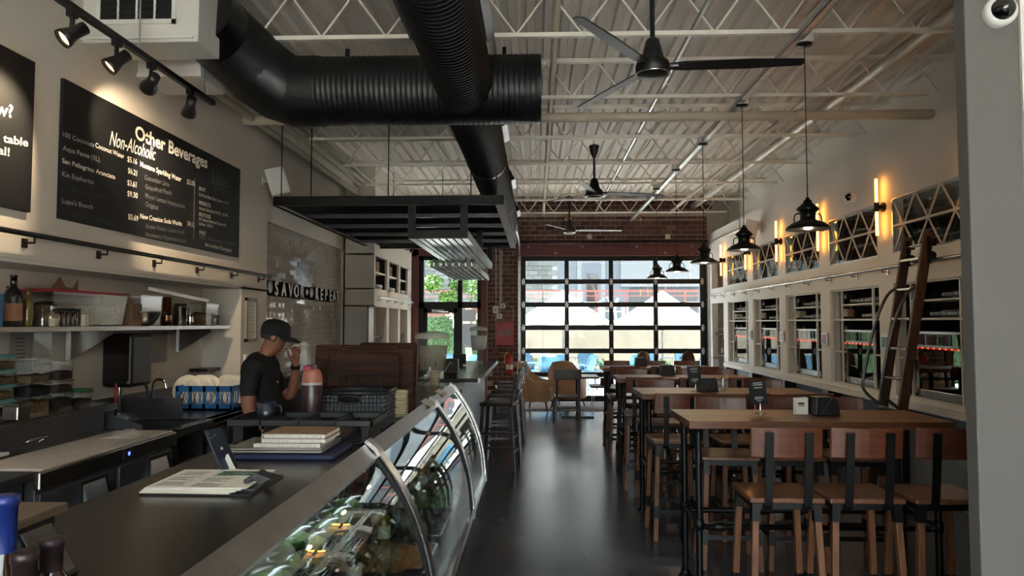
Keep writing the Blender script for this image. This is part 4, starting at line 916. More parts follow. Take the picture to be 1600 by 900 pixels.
# ---- sink unit, faucets, drainboard, blue rack
t = thing('sink_unit', 'stainless bar sink with splash panels and drainboard', 'sink', (-3.4, 5.05, 0))
MB().box(0, 0.0, 0.86, 0.86, 0.04, 0.9).box(0, 0.6, 0.86, 0.86, 2.05, 0.9).box(0, 0, 0.86, 0.2, 0.6, 0.9).box(0.78, 0, 0.84, 0.86, 2.05, 0.9).build('sink_deck', 'steel', t, bev=0.004)
MB().box(0.2, 0.04, 0.62, 0.78, 0.6, 0.63).box(0.2, 0.04, 0.62, 0.205, 0.6, 0.88).box(0.2, 0.04, 0.62, 0.78, 0.045, 0.88).box(0.2, 0.595, 0.62, 0.78, 0.6, 0.88).build('sink_bowl', 'steel_dark', t)
MB().box(0, 0, 0.9, 0.012, 2.05, 1.06).build('back_splash', 'steel_dark', t)
MB().prism([(0.0, 0.9), (0.62, 0.9), (0.62, 0.93), (0.2, 1.06), (0.0, 1.06)], 'y', 0.005, 0.012).build('splash_panel', 'steel_dark', t)
MB().prism([(0.0, 0.9), (0.6, 0.9), (0.6, 1.06), (0.0, 1.06)], 'y', 0.62, 0.63).build('splash_panel', 'steel_dark', t)
for y in (0.03, 0.64, 1.98):
    MB().box(0.8, y, 0, 0.84, y + 0.04, 0.86).build('sink_leg', 'steel', t)
MB().box(0.05, 0.64, 0.15, 0.78, 2.0, 0.17).build('under_shelf', 'steel_dark', t)
for k in range(3):
    for z in (0.2, 0.52):
        r_ = thing('glass_crate', 'translucent glass crate under the drainboard, %s one in the %s column from the sink bowl' % ('lower' if z < 0.4 else 'upper', ORD[k]), 'crate', (-2.95, 5.05 + 0.9 + k * 0.44, z), 0)
        if z > 0.4: pass
        MB().box(-0.25, -0.2, 0, 0.33, 0.2, 0.03).box(-0.25, -0.2, 0.25, 0.33, 0.2, 0.28).box(0.31, -0.2, 0, 0.33, -0.17, 0.28).box(0.31, 0.17, 0, 0.33, 0.2, 0.28).box(-0.25, -0.2, 0, -0.22, 0.2, 0.28).build('crate_frame', 'black_satin', r_)
        MB().box(0.312, -0.17, 0.03, 0.318, 0.17, 0.25).build('crate_front', 'frost_plastic', r_); MB().box(0.319, -0.07, 0.09, 0.322, 0.07, 0.15).build('crate_tag', 'paper', r_)
p = at(236, 640, x=-3.15)
t = thing('spray_faucet', 'pre-rinse faucet with black hose over the bar sink', 'faucet', (-3.28, 5.62, 0.9))
MB().tube([(0, 0, 0), (0, 0, 0.3)], 0.014, 10).box(-0.02, -0.09, 0.0, 0.02, 0.09, 0.04).build('faucet_body', 'chrome', t)
MB().tube(spl([(0, 0, 0.3), (0, 0.02, 0.42), (0.02, 0.12, 0.44), (0.06, 0.22, 0.33), (0.1, 0.26, 0.12), (0.12, 0.24, 0.04)], 6), 0.012, 8).build('spray_hose', 'black_satin', t)
MB().tube([(0.0, -0.05, 0.12), (0.0, -0.05, 0.28)], 0.012, 8).build('spray_handle', 'red_lid', t)
for s in (-1, 1): MB().tube([(0, s * 0.07, 0.03), (0.05, s * 0.11, 0.06)], 0.009, 6).build('tap_lever', 'chrome', t)
t = thing('gooseneck_faucet', 'small chrome faucet at the end of the bar sink', 'faucet', (-3.25, 6.05, 0.9)); MB().tube(spl([(0, 0, 0), (0, 0, 0.2), (0.03, 0.0, 0.27), (0.1, 0, 0.26), (0.12, 0, 0.2)], 5), 0.011, 8).build('spout', 'chrome', t); MB().tube([(0, 0.05, 0), (0, 0.05, 0.08), (0.03, 0.08, 0.1)], 0.01, 8).build('tap_lever', 'chrome', t)
RX, RY = -2.86, 6.42
t = thing('dish_rack', 'blue plastic dish rack full of plates on the drainboard', 'dish rack', (RX, RY, 0.905))
b = MB().box(-0.25, -0.25, 0, 0.25, 0.25, 0.012)
for s in (-1, 1):
    for z0, z1 in ((0, 0.05), (0.155, 0.205)): b.box(s * 0.25, -0.25, z0, s * 0.243, 0.25, z1).box(-0.25, s * 0.25, z0, 0.25, s * 0.243, z1)
    for q in (-0.24, -0.12, 0.0, 0.12, 0.24): b.box(s * 0.25, q - 0.012, 0, s * 0.243, q + 0.012, 0.2).box(q - 0.012, s * 0.25, 0, q + 0.012, s * 0.243, 0.2)
b.build('rack_frame', 'blue_rack', t)
b = MB()
for s in (-1, 1):
    for q in range(10): b.bar((-0.24 + q * 0.048, s * 0.246, 0.05), (-0.216 + q * 0.048, s * 0.246, 0.155), 0.006, 0.006).bar((-0.216 + q * 0.048, s * 0.246, 0.05), (-0.24 + q * 0.048, s * 0.246, 0.155), 0.006, 0.006)
    for q in range(10): b.bar((s * 0.246, -0.24 + q * 0.048, 0.05), (s * 0.246, -0.216 + q * 0.048, 0.155), 0.006, 0.006)
b.build('rack_lattice', 'blue_rack', t)
def plate(r): return MB().lathe([(0, 0), (r * 0.55, 0), (r * 0.62, 0.008), (r, 0.02), (r, 0.025), (r * 0.6, 0.014), (0, 0.006)], 26).mesh('dinner_plate', 'plate')
pb, ps = plate(0.135), plate(0.1)
for k in range(7):
    o = obj('dinner_plate', pb if k not in (1, 4) else ps, None, (RX - 0.2 + 0.055 * (k % 7) + (0.06 if k > 3 else 0), RY - 0.12 + 0.02 * (k % 2) + (0.03 if k > 3 else 0), 0.905 + (0.155 if k not in (1, 4) else 0.12)), (math.radians(78), math.radians(6 * (k - 3)), 0))
    tag(o, ('large cream plate standing in the blue rack' if k not in (1, 4) else 'small cream plate standing in the blue rack'), 'plate', ('large plates in the blue rack' if k not in (1, 4) else 'small plates in the blue rack'))
o = MB().box(-0.18, -0.3, 0, 0, 0.3, 0.03).build('tray_shelf', 'wood_dark', None, tuple(at(345, 578, x=-3.2))); tag(o, 'narrow dark wood ledge on the wall behind the plates', 'ledge')
# back bar counter along the tiles
t = thing('back_bar', 'stainless back bar counter below the tiled wall', 'counter', (-3.17, 8.0, 0)); MB().box(0, 0, 0.9, 0.66, 3.58, 0.94).build('counter_top', 'steel', t, bev=0.004); MB().box(0.03, 0.02, 0, 0.6, 3.56, 0.9).build('counter_body', 'black_satin', t)
for k in range(3): MB().box(0.6, 0.08 + k * 1.16, 0.1, 0.62, 1.16 + k * 1.16, 0.84).build('cooler_door', 'steel_dark', t)
tg = MB().lathe([(0.028, 0.11), (0.034, 0.0), (0.031, 0.0), (0.026, 0.106), (0, 0.11)], 10).mesh('tumbler', 'glassware')
for i in range(18):
    for j in range(2): tag(obj('tumbler', tg, None, (-3.1 + 0.08 * j, 8.3 + i * 0.085, 0.941)), 'clear tumbler standing upside down on the back bar', 'glass', 'tumblers lined up below the tiled wall')
# ================================================================== deli counter and curved glass case
CZT = 1.15; CLX, CRX = -1.27, -0.70; CE = 5.8
t = thing('service_counter', 'long dark steel service counter behind the glass case', 'counter', (-1.0, 0.5, 0))
MB().box(CLX + 1.0, 0.0, CZT - 0.035, CRX + 1.0, CE - 0.5, CZT).build('counter_top', 'counter_top', t, bev=0.003)
MB().box(CLX + 1.04, 0.02, 0.0, CLX + 1.06, CE - 0.52, CZT - 0.035).build('back_panel', 'steel_dark', t)
GP = [(-0.645, 1.105), (-0.562, 0.985), (-0.493, 0.84), (-0.441, 0.66), (-0.418, 0.47)]
gp = [(v.x, v.y) for v in spl([(a, b_, 0) for a, b_ in GP], 6)]
t = thing('display_case', 'curved glass refrigerated display case in steel frame beside the aisle', 'display case', (0, 0, 0))
MB().prism([(CRX, CZT), (CRX + 0.01, CZT + 0.012), (-0.64, 1.11), (-0.65, 1.09), (CRX, CZT - 0.03)], 'y', 0.5, CE).build('top_strip', 'strip_steel', t)
for y0, y1 in ((0.5, 2.93), (3.0, 4.665), (4.735, CE - 0.03)):
    MB().sweep(gp, 'y', y0, y1, 0.006).build('curved_pane', 'case_glass', t)
rp = [(CRX, CZT + 0.014), (-0.66, CZT - 0.018)] + gp + [(-0.412, 0.40)]
for y in (2.965, 4.70, CE - 0.02):
    MB().sweep([(a + 0.004, b_ + 0.004) for a, b_ in rp], 'y', y - 0.04, y + 0.03, 0.016).build('pane_rib', 'steel', t)
MB().sweep([(a - 0.002, b_ - 0.002) for a, b_ in gp], 'y', CE - 0.07, CE - 0.06, 0.012).build('rubber_seal', 'black_matte', t)
for y in (2.92, 4.655): MB().sweep([(a + 0.001, b_ + 0.001) for a, b_ in gp], 'y', y - 0.03, y + 0.004, 0.014).build('rubber_seal', 'black_matte', t)
MB().box(-0.45, 0.5, 0.42, -0.395, CE, 0.475).build('bottom_rail', 'chrome', t, bev=0.008)
MB().box(-0.62, 0.5, 0.08, -0.55, CE - 0.05, 0.45).build('front_panel', 'black_satin', t)
MB().box(-0.68, 0.5, 0.0, -0.63, CE - 0.1, 0.1).build('kick_plate', 'black_satin', t)
MB().box(CLX + 0.06, 0.5, 0.45, -0.43, CE - 0.03, 0.5).build('case_floor', 'steel', t)
MB().prism([(-1.22, 0.45), (-0.43, 0.45)] + [(a, b_) for a, b_ in gp[::-1]] + [(CRX, CZT - 0.04), (-1.22, CZT - 0.04)], 'y', CE - 0.03, CE - 0.01).build('end_panel', 'steel_dark', t)
MB().box(-1.19, 0.5, 0.90, -0.63, CE - 0.05, 0.908).build('glass_shelf', 'case_glass', t)
MB().box(-1.19, 0.5, 0.70, -0.56, CE - 0.05, 0.708).build('glass_shelf', 'case_glass', t)
MB().box(-0.735, 0.5, 1.08, -0.70, CE - 0.05, 1.10).build('added_light_strip', 'case_fill_glow', t)  # glowing strip added to brighten the inside of the case
for y in (2.96, 4.7): MB().box(-1.19, y - 0.01, 0.5, -1.16, y + 0.01, 1.1).build('shelf_post', 'black_satin', t)
# food in the case
def clam(loc, rz, k):
    o = thing('salad_box', 'clear round-lidded salad tub on the upper glass shelf', 'salad tub', loc, rz, 'salad tubs in the display case')
    MB().lathe([(0, 0), (0.055, 0), (0.072, 0.035), (0.075, 0.037), (0.06, 0.058), (0.0, 0.062)], 16).build('tub_shell', 'clear_plastic', o)
    MB().lathe([(0, 0.003), (0.05, 0.004), (0.062, 0.03), (0.03, 0.044), (0, 0.046)], 9).build('salad', ('lettuce', 'lettuce', 'food_beige', 'lemon')[k % 4], o)
k = 0
for i in range(9):
    for j in range(3):
        clam((-0.75 - 0.16 * j, 1.55 + i * 0.165 + 0.03 * (j % 2), 0.909), R.uniform(0, 6), k if i % 3 else 0); k += 1
        if R.random() < 0.3: clam((-0.75 - 0.16 * j, 1.55 + i * 0.165 + 0.03 * (j % 2), 0.972), R.uniform(0, 6), k)
for i in range(7):
    o = thing('deli_tray', 'steel deli tray of salads, %s from the bar end of the case' % ORD[6 - i], 'tray', (-0.78, 1.7 + i * 0.55, 0.502))
    MB().box(-0.3, -0.22, 0, 0.3, 0.22, 0.006).box(-0.3, -0.22, 0, -0.293, 0.22, 0.08).box(0.293, -0.22, 0, 0.3, 0.22, 0.08).box(-0.3, -0.22, 0, 0.3, -0.213, 0.08).box(-0.3, 0.213, 0, 0.3, 0.22, 0.08).build('tray_pan', 'steel', o)
    b = MB(); g = 10; vs = []; fs = []
    for a in range(g + 1):
        for c in range(g + 1): vs.append((-0.285 + 0.57 * a / g, -0.205 + 0.41 * c / g, 0.05 + R.uniform(0, 0.05)))
    for a in range(g):
        for c in range(g): fs.append((a*(g+1)+c, (a+1)*(g+1)+c, (a+1)*(g+1)+c+1, a*(g+1)+c+1))
    b.add(vs, fs, True).build('tray_food', ('lettuce', 'food_beige', 'lettuce', 'orange_food', 'food_brown', 'lettuce', 'food_beige')[i], o)
for i in range(14):
    bottle((-0.66 - 0.09 * (i % 2), 1.6 + i * 0.26, 0.7085), 0.16, 0.028, ('bottle_green', 'water', 'oil', 'tea')[i % 4], 'small juice bottle on the lower glass shelf of the case', 'label_cream', ('capsule_silver', 'green_lid')[i % 2], 'juice bottles in the display case', 0.3, 'bottle', 'juice_bottle')

# ================================================================== things on the counter
T0 = CZT
t = thing('display_riser', 'weathered wooden riser board on the service counter', 'riser', (-1.14, 1.32, T0))
MB().box(-0.125, -0.17, 0.11, 0.165, 0.175, 0.128).build('riser_top', 'wood_riser', t, bev=0.002)
for x in (-0.11, 0.13): MB().box(x, -0.15, 0, x + 0.02, 0.155, 0.11).build('riser_leg', 'black_matte', t)
t = thing('card_terminal', 'black tilted card terminal propped beside the riser', 'card terminal', (-0.905, 1.36, T0))
MB().prism([(-0.055, 0.108), (-0.04, 0.112), (0.016, 0.02), (0.01, 0.0), (-0.005, 0.0)], 'y', -0.06, 0.04).build('terminal_body', 'black_satin', t); MB().prism([(-0.038, 0.113), (-0.034, 0.113), (0.016, 0.03), (0.012, 0.03)], 'y', -0.05, 0.03).build('terminal_screen', 'steel_dark', t)
def near_bottle(u, v, y, cap, label, r):
    p = at(u, v, y=y); h = p.z - T0
    t = thing('wine_bottle', label, 'bottle', (p.x, y, T0)); nr = 0.0165
    MB().lathe([(0, 0), (r, 0), (r, h * 0.4), (nr, h * 0.62), (nr, h * 0.99), (0, h * 0.99)], 18).build('bottle_body', 'bottle_amber', t)
    MB().lathe([(nr + 0.0005, h * 0.62), (nr + 0.001, h - 0.017), (nr + 0.003, h - 0.016), (nr + 0.003, h - 0.002), (nr, h), (0, h)], 18).build('capsule', cap, t)
near_bottle(9, 773, 1.12, 'capsule_blue', 'wine bottle with blue capsule beside the wooden riser', 0.037)
near_bottle(39, 860, 1.10, 'capsule_brown', 'shorter wine bottle with brown capsule beside the blue one', 0.036)
near_bottle(82, 839, 1.20, 'capsule_brown', 'wine bottle with brown printed capsule beside the card terminal', 0.036)
# newspaper on clipboards
t = thing('clipboard', 'clipboard with marked order sheets and a steel clip on the counter', 'clipboard', (-0.985, 2.22, T0), math.radians(0))
MB().box(-0.17, -0.13, 0, 0.16, 0.14, 0.006).build('clipboard_back', 'black_satin', t)
for k in range(4):
    T = Matrix.Translation((0.002 * k, 0.004 * k, 0.006 + 0.004 * k)) @ rotz(0.02 * (k - 1.5))
    MB().box(-0.168, -0.13, 0, 0.10 + 0.01 * k, 0.13, 0.0035, T).build('order_sheet', 'paper', t)
pl_ = MB()
for k in range(16):
    for j in range(2):
        if (k + j) % 5: pl_.box(-0.14 + j * 0.11, -0.11 + k * 0.0145, 0.0222, -0.14 + j * 0.11 + 0.05 + 0.035 * R.random(), -0.107 + k * 0.0145, 0.0226)
pl_.build('sheet_print', 'chalk_dim', t)
MB().box(-0.02, 0.05, 0.0222, 0.10, 0.075, 0.0228).box(-0.02, 0.085, 0.0222, 0.10, 0.11, 0.0228).build('sheet_print', 'print_green', t)
MB().box(0.10, -0.09, 0.006, 0.155, 0.09, 0.012).tube([(0.12, -0.07, 0.03), (0.12, 0.07, 0.03)], 0.008, 8).prism([(0.1, 0.012), (0.13, 0.045), (0.18, 0.03), (0.15, 0.012)], 'y', -0.03, 0.03).build('clip', 'steel_dark', t)
t = thing('phone', 'blue smartphone leaning on a stand behind the clipboard', 'phone', (-1.03, 2.42, T0), math.radians(-22))
Tp = Matrix.Translation((0, 0, 0.012)) @ Matrix.Rotation(math.radians(-32), 4, 'Y')
MB().box(-0.004, -0.037, 0, 0.004, 0.037, 0.15).build('phone_body', 'phone', t, bev=0.003).matrix_local = Tp
o = MB().box(0.004, -0.033, 0.108, 0.0065, 0.0, 0.143).build('camera_bump', 'phone', t); o.matrix_local = Tp
o2 = MB()
for y, z in ((-0.025, 0.117), (-0.025, 0.134), (-0.009, 0.126)): o2.lathe([(0.0065, 0), (0.0065, 0.003), (0, 0.003)], 12, (0.0065, y, z), T=Matrix.Rotation(PI / 2, 4, 'Y'))
o2 = o2.build('camera_lens', 'lens_black', t); o2.matrix_local = Tp
o2 = MB().lathe([(0.0, 0), (0.006, 0), (0.006, 0.0006), (0.0, 0.0006)], 14, (0.004, 0.0, 0.075), T=Matrix.Rotation(PI / 2, 4, 'Y')).build('phone_emblem', 'alu', t); o2.matrix_local = Tp
MB().box(-0.05, -0.03, 0, 0.04, 0.03, 0.006).prism([(-0.035, 0.004), (0.03, 0.004), (-0.01, 0.06)], 'y', -0.004, 0.004).build('phone_stand', 'white_plastic', t)
# laptop and notebooks
t = thing('binder', 'flat navy binder under the closed laptop', 'binder', (-0.93, 2.78, T0)); MB().box(-0.18, -0.14, 0, 0.19, 0.15, 0.018).build('binder_cover', 'navy', t, bev=0.005)
t = thing('laptop', 'closed silver laptop on the navy binder', 'laptop', (-0.96, 2.80, T0 + 0.018)); MB().box(-0.19, -0.14, 0.003, 0.17, 0.13, 0.012).build('laptop_base', 'laptop', t, bev=0.004); MB().box(-0.19, -0.14, 0.013, 0.17, 0.13, 0.02).build('laptop_lid', 'laptop', t, bev=0.004); MB().box(-0.17, -0.12, 0, 0.15, 0.11, 0.003).build('laptop_feet', 'black_satin', t)
z = T0 + 0.038
for k, (dx, lb) in enumerate(((0.0, 'spiral notebook at the bottom of the pile on the laptop'), (0.02, 'spiral notebook in the middle of the pile on the laptop'), (0.018, 'spiral notebook topping the pile on the laptop'))):
    t = thing('spiral_notebook', lb, 'notebook', (-0.93 + dx, 2.79, z)); MB().box(-0.125 + 0.01 * k, -0.1, 0, 0.125, 0.1, 0.014).build('note_pages', 'paper', t); MB().box(-0.127 + 0.01 * k, -0.101, 0.0135, 0.127, 0.101, 0.016).build('note_cover', 'cardboard', t)
    sp = MB()
    for q in range(22): sp.tube([(-0.11 + q * 0.0105, -0.1 + 0.008 * math.cos(a * PI / 4), 0.008 + 0.008 * math.sin(a * PI / 4)) for a in range(8)], 0.0014, 4, closed=True)
    sp.build('spiral_wire', 'white_plastic', t); z += 0.017
# bar caddy
t = thing('bar_caddy', 'black plastic condiment tray with open compartments on the counter', 'tray', (-0.98, 3.12, T0))
b = MB().box(-0.31, -0.15, 0.075, 0.31, -0.135, 0.1).box(-0.31, 0.12, 0.075, 0.31, 0.135, 0.1).box(-0.31, -0.15, 0.075, -0.295, 0.135, 0.1).box(0.295, -0.15, 0.075, 0.31, 0.135, 0.1)
for x in (-0.16, 0.0, 0.15): b.box(x - 0.006, -0.15, 0.06, x + 0.006, 0.135, 0.1)
b.build('tray_rim', 'black_satin', t, bev=0.003)
for x, d in ((-0.23, 0.07), (-0.08, 0.03), (0.075, 0.0), (0.225, 0.0)):
    MB().sweep([(x - 0.068, 0.095), (x - 0.06, d + 0.03), (x - 0.03, d + 0.003), (x + 0.03, d + 0.003), (x + 0.06, d + 0.03), (x + 0.068, 0.095)], 'y', -0.145, 0.13, 0.003).build('compartment', 'black_satin', t)
for x in (-0.27, 0.27): MB().box(x - 0.02, -0.1, 0, x + 0.02, 0.1, 0.075).build('tray_foot', 'black_matte', t)
t = thing('mug', 'dark blue enamel mug standing in the bar caddy', 'mug', (-1.2, 3.2, T0 + 0.075)); MB().lathe([(0, 0), (0.038, 0), (0.04, 0.004), (0.04, 0.075), (0.037, 0.075), (0.036, 0.01), (0, 0.008)], 20).build('mug_body', 'blue_mug', t); MB().tube(spl([(0.04, 0, 0.06), (0.065, 0, 0.055), (0.065, 0, 0.025), (0.04, 0, 0.018)], 4), 0.005, 6).build('mug_handle', 'blue_mug', t)
t = thing('drink_bottle', 'maroon insulated drink bottle with peach cap', 'bottle', (-1.03, 3.308, T0))
MB().lathe([(0, 0), (0.044, 0), (0.047, 0.005), (0.047, 0.215), (0.043, 0.225)], 22).build('bottle_body', 'maroon', t); MB().lathe([(0.046, 0.222), (0.047, 0.245), (0.04, 0.275), (0.028, 0.29), (0, 0.292)], 22).build('bottle_cap', 'peach', t); MB().lathe([(0.047, 0.218), (0.0475, 0.23)], 22).build('cap_ring', 'paper_grey', t); MB().box(-0.04, -0.02, 0.27, 0.0, 0.02, 0.305).build('spout_lid', 'magenta', t, bev=0.008)
# woven basket: each strand in relief
t = thing('woven_basket', 'black woven plastic basket with oval handle hole', 'basket', (-0.872, 3.5, T0))
W, D, H = 0.165, 0.13, 0.185; st = MB(); nu = 18
for r_ in range(8):
    z0 = 0.012 + r_ * 0.02
    for sx in (-1, 1):
        for k in range(nu):
            x = -W + 2 * W * k / nu
            if sx == -1 and 2 < 7 and 0.125 < z0 < 0.165 and abs(x + W / nu) < 0.062: continue
            off = 0.003 if (k + r_) % 2 else 0.0
            st.box(x + 0.002, sx * (D - off) - 0.003, z0, x + 2 * W / nu - 0.002, sx * (D - off) + 0.003, z0 + 0.015)
        for k in range(14):
            y = -D + 2 * D * k / 14; off = 0.003 if (k + r_) % 2 else 0.0
            st.box(sx * (W - off) - 0.003, y + 0.002, z0, sx * (W - off) + 0.003, y + 2 * D / 14 - 0.002, z0 + 0.015)
o = st.build('basket_weave', 'wicker_black', t); o['kind'] = 'stuff'
MB().box(-W, -D + 0.006, 0, W, D - 0.006, 0.006).box(-W + 0.006, -D + 0.008, 0, W - 0.006, -D + 0.010, 0.115).box(-W + 0.006, D - 0.010, 0, W - 0.006, D - 0.008, 0.17).box(-W + 0.008, -D, 0, -W + 0.010, D, 0.17).box(W - 0.010, -D, 0, W - 0.008, D, 0.17).build('basket_liner', 'black_matte', t)
MB().tube([(-W, -D, H - 0.012), (W, -D, H - 0.012), (W, D, H - 0.012), (-W, D, H - 0.012)], 0.012, 6, closed=True).build('basket_rim', 'black_satin', t)
MB().tube([(0.055 * math.cos(a) , -D - 0.002, 0.143 + 0.018 * math.sin(a)) for a in [2 * PI * k / 20 for k in range(20)]], 0.005, 6, closed=True).build('handle_ring', 'black_satin', t)
MB().tube(spl([(-0.11, 0.05, H - 0.01), (-0.10, 0.05, H + 0.05), (-0.08, 0.05, H + 0.06), (0.08, 0.05, H + 0.06), (0.1, 0.05, H + 0.05), (0.11, 0.05, H - 0.01)], 4), 0.003, 6).build('wire_handle', 'black_metal', t)
for x in (-0.06, 0.0, 0.06): MB().tube([(x, 0.05, H + 0.06), (x, 0.04, H + 0.04), (x, 0.03, H + 0.05)], 0.003, 6).build('wire_hook', 'black_metal', t)
# boards
for k, (x0, x1, zt, y, m, lb, lean) in enumerate(((-1.30, -0.86, 0.335, 4.02, 'wood_board', 'dark walnut serving board at the front of the stack of boards', 0.10), (-1.12, -0.70, 0.36, 4.10, 'wood_board2', 'reddish serving board second in the upright stack', 0.10), (-1.29, -0.80, 0.375, 4.18, 'wood_board2', 'broad pale edged serving board third in the upright stack', 0.09), (-1.05, -0.71, 0.385, 4.26, 'wood_board', 'serving board at the back of the upright stack', 0.09))):
    if k == 0: x0, x1 = -1.17, -0.765
    t = thing('serving_board', lb, 'serving board', ((x0 + x1) / 2, y, T0)); L = (x1 - x0) / 2
    o = MB().box(-L, -0.018, 0, L, 0.018, zt).build('board_slab', m, t, bev=0.012); o.rotation_euler = (-lean, 0, 0)
t = thing('board_handle', 'small light wooden block against the serving boards', 'block', (-1.235, 3.98, T0)); MB().box(-0.03, -0.02, 0, 0.03, 0.02, 0.27).build('block_body', 'wood_riser', t, bev=0.003)
cs = MB().lathe([(0, 0), (0.04, 0.0), (0.055, 0.012), (0.058, 0.016), (0.054, 0.016), (0.038, 0.004), (0, 0.004)], 16).mesh('paper_bowl', 'cup_cream')
for k in range(11): tag(obj('paper_bowl', cs, None, (-0.74, 3.86, T0 + 0.0125 * k)), 'cream paper bowl in the nested stack beside the basket', 'bowl', 'nested paper bowls on the counter')
# cards taped to the case top
for y0, lb in ((4.45, 'white card taped flat on the case strip before the second rib'), (5.1, 'white price card lying on the case strip after the second rib')):
    o = MB().box(-0.02, 0, 0, 0.05, 0.2, 0.003).build('price_card', 'paper', None, (CRX + 0.005, y0, CZT + 0.01), bev=0.001); o.rotation_euler = (0, math.radians(25), 0); tag(o, lb, 'card')

# ================================================================== bar with dispensers
BX0, BX1, BY0, BY1, BZ = -1.25, -0.60, 7.6, 11.2, 1.07
t = thing('bar_counter', 'tall bar with dark glossy top and vertical slatted front', 'bar', (BX0, BY0, 0))
MB().box(0, 0, BZ - 0.04, BX1 - BX0, BY1 - BY0, BZ).build('bar_top', 'counter_top', t, bev=0.004)
MB().box(BX1 - BX0 - 0.012, -0.004, BZ - 0.045, BX1 - BX0 + 0.006, BY1 - BY0, BZ + 0.003).build('edge_trim', 'alu', t)
MB().box(0.05, 0.06, 0, BX1 - BX0 - 0.2, BY1 - BY0 - 0.05, BZ - 0.04).build('bar_body', 'black_satin', t)
sm1 = MB().box(0, -0.02, 0.08, 0.03, 0.0, BZ - 0.045).mesh('front_slat', 'alu')
for k in range(7): obj('front_slat', sm1, t, (0.06 + k * 0.058, 0.06, 0))
sm2 = MB().box(0, 0, 0.08, 0.012, 0.03, BZ - 0.045).mesh('front_slat', 'alu')
for k in range(30): obj('front_slat', sm2, t, (BX1 - BX0 - 0.2, 0.06 + k * 0.118, 0))
t = thing('end_counter', 'short steel counter linking the display case and the bar', 'counter', (-1.3, 5.86, 0)); MB().box(0, 0, 1.0, 0.56, 1.68, 1.04).build('counter_top', 'steel_dark', t); MB().box(0.03, 0.03, 0, 0.53, 1.65, 1.0).build('counter_body', 'black_satin', t)
def dispenser(loc, s, liq, m_liq, label, dark=None, shell='clear_plastic'):
    t = thing('drink_dispenser', label, 'drink dispenser', loc)
    MB().lathe([(0.085 * s, 0), (0.075 * s, 0.02), (0.07 * s, 0.10), (0.08 * s, 0.17), (0.1 * s, 0.19)], 18).build('dispenser_base', shell, t)
    MB().lathe([(0, 0.19), (0.105 * s, 0.19), (0.12 * s, 0.21), (0.145 * s, 0.46), (0.15 * s, 0.475), (0.15 * s, 0.5)], 24).build('dispenser_jar', shell, t)
    MB().lathe([(0, 0.196), (0.1 * s, 0.196), (0.114 * s, 0.212), (0.114 * s + 0.025 * s * liq, 0.21 + 0.24 * liq), (0, 0.21 + 0.24 * liq)], 24).build('drink', m_liq, t)
    if dark: MB().lathe([(0, 0.205), (0.105 * s, 0.215), (0.117 * s, 0.24), (0.1215 * s, 0.29), (0.105 * s, 0.325), (0, 0.33)], 16).build('drink_fruit', dark, t)
    MB().lathe([(0.152 * s, 0.475), (0.154 * s, 0.5), (0.13 * s, 0.525), (0.07 * s, 0.53), (0.06 * s, 0.54), (0, 0.54)], 24).build('dispenser_lid', 'lid_haze', t)
    MB().tube([(0.0, -0.1 * s, 0.225), (0, -0.14 * s, 0.225), (0, -0.145 * s, 0.19)], 0.01, 8).build('tap', 'white_plastic', t)
dispenser((-0.915, 6.35, 1.04), 1.0, 0.85, 'tea', 'large jar dispenser of cloudy tea on a glass base', 'tea_dark', 'jar_haze')
dispenser((-0.83, 10.4, BZ), 0.86, 0.8, 'water', 'smaller jar dispenser of iced water on the bar', None, 'jar_haze')
for k in range(14):
    o = obj('tumbler', tg, None, (-1.18 + 0.08 * (k % 4), 6.0 + 0.085 * (k // 4), 1.041)); tag(o, 'upturned clear tumbler beside the tea dispenser', 'glass', 'tumblers beside the tea dispenser')
cupm = MB().lathe([(0.03, 0), (0.04, 0.1), (0.043, 0.1), (0.043, 0.104), (0.037, 0.104), (0.028, 0.004), (0, 0.003)], 14).mesh('paper_cup', 'cup_cream')
for k in range(9): tag(obj('paper_cup', cupm, None, (-0.84, 5.98, 1.04 + 0.014 * k)), 'kraft paper cup in the nested stack by the tea dispenser', 'cup', 'nested kraft cups')
t = thing('napkin_caddy', 'black metal napkin caddy with cut-out sides on the bar', 'caddy', (-0.98, 8.35, BZ)); MB().prism([(-0.1, 0), (0.1, 0), (0.07, 0.17), (-0.07, 0.17)], 'x', -0.08, 0.08).build('caddy_body', 'black_metal', t, bev=0.01); MB().bar((-0.07, -0.101, 0.02), (0.0, -0.078, 0.14), 0.006, 0.004).bar((0.07, -0.101, 0.02), (0.0, -0.078, 0.14), 0.006, 0.004).build('caddy_motif', 'alu', t)
t = thing('bar_sign', 'small black upright card beside the water dispenser', 'sign', (-1.05, 9.9, BZ)); MB().box(-0.09, -0.01, 0.02, 0.09, 0.01, 0.16).box(-0.05, -0.03, 0, 0.05, 0.03, 0.02).build('sign_card', 'board_black', t)
t = thing('till_screen', 'slim white framed tablet screen standing on the bar', 'tablet', (-1.19, 8.0, BZ)); Tt = Matrix.Rotation(math.radians(-20), 4, 'X'); MB().box(-0.02, -0.01, 0.0, 0.02, 0.01, 0.25, Tt).build('screen_body', 'white_plastic', t); MB().box(-0.04, -0.06, 0, 0.04, 0.06, 0.012).build('screen_foot', 'alu', t)

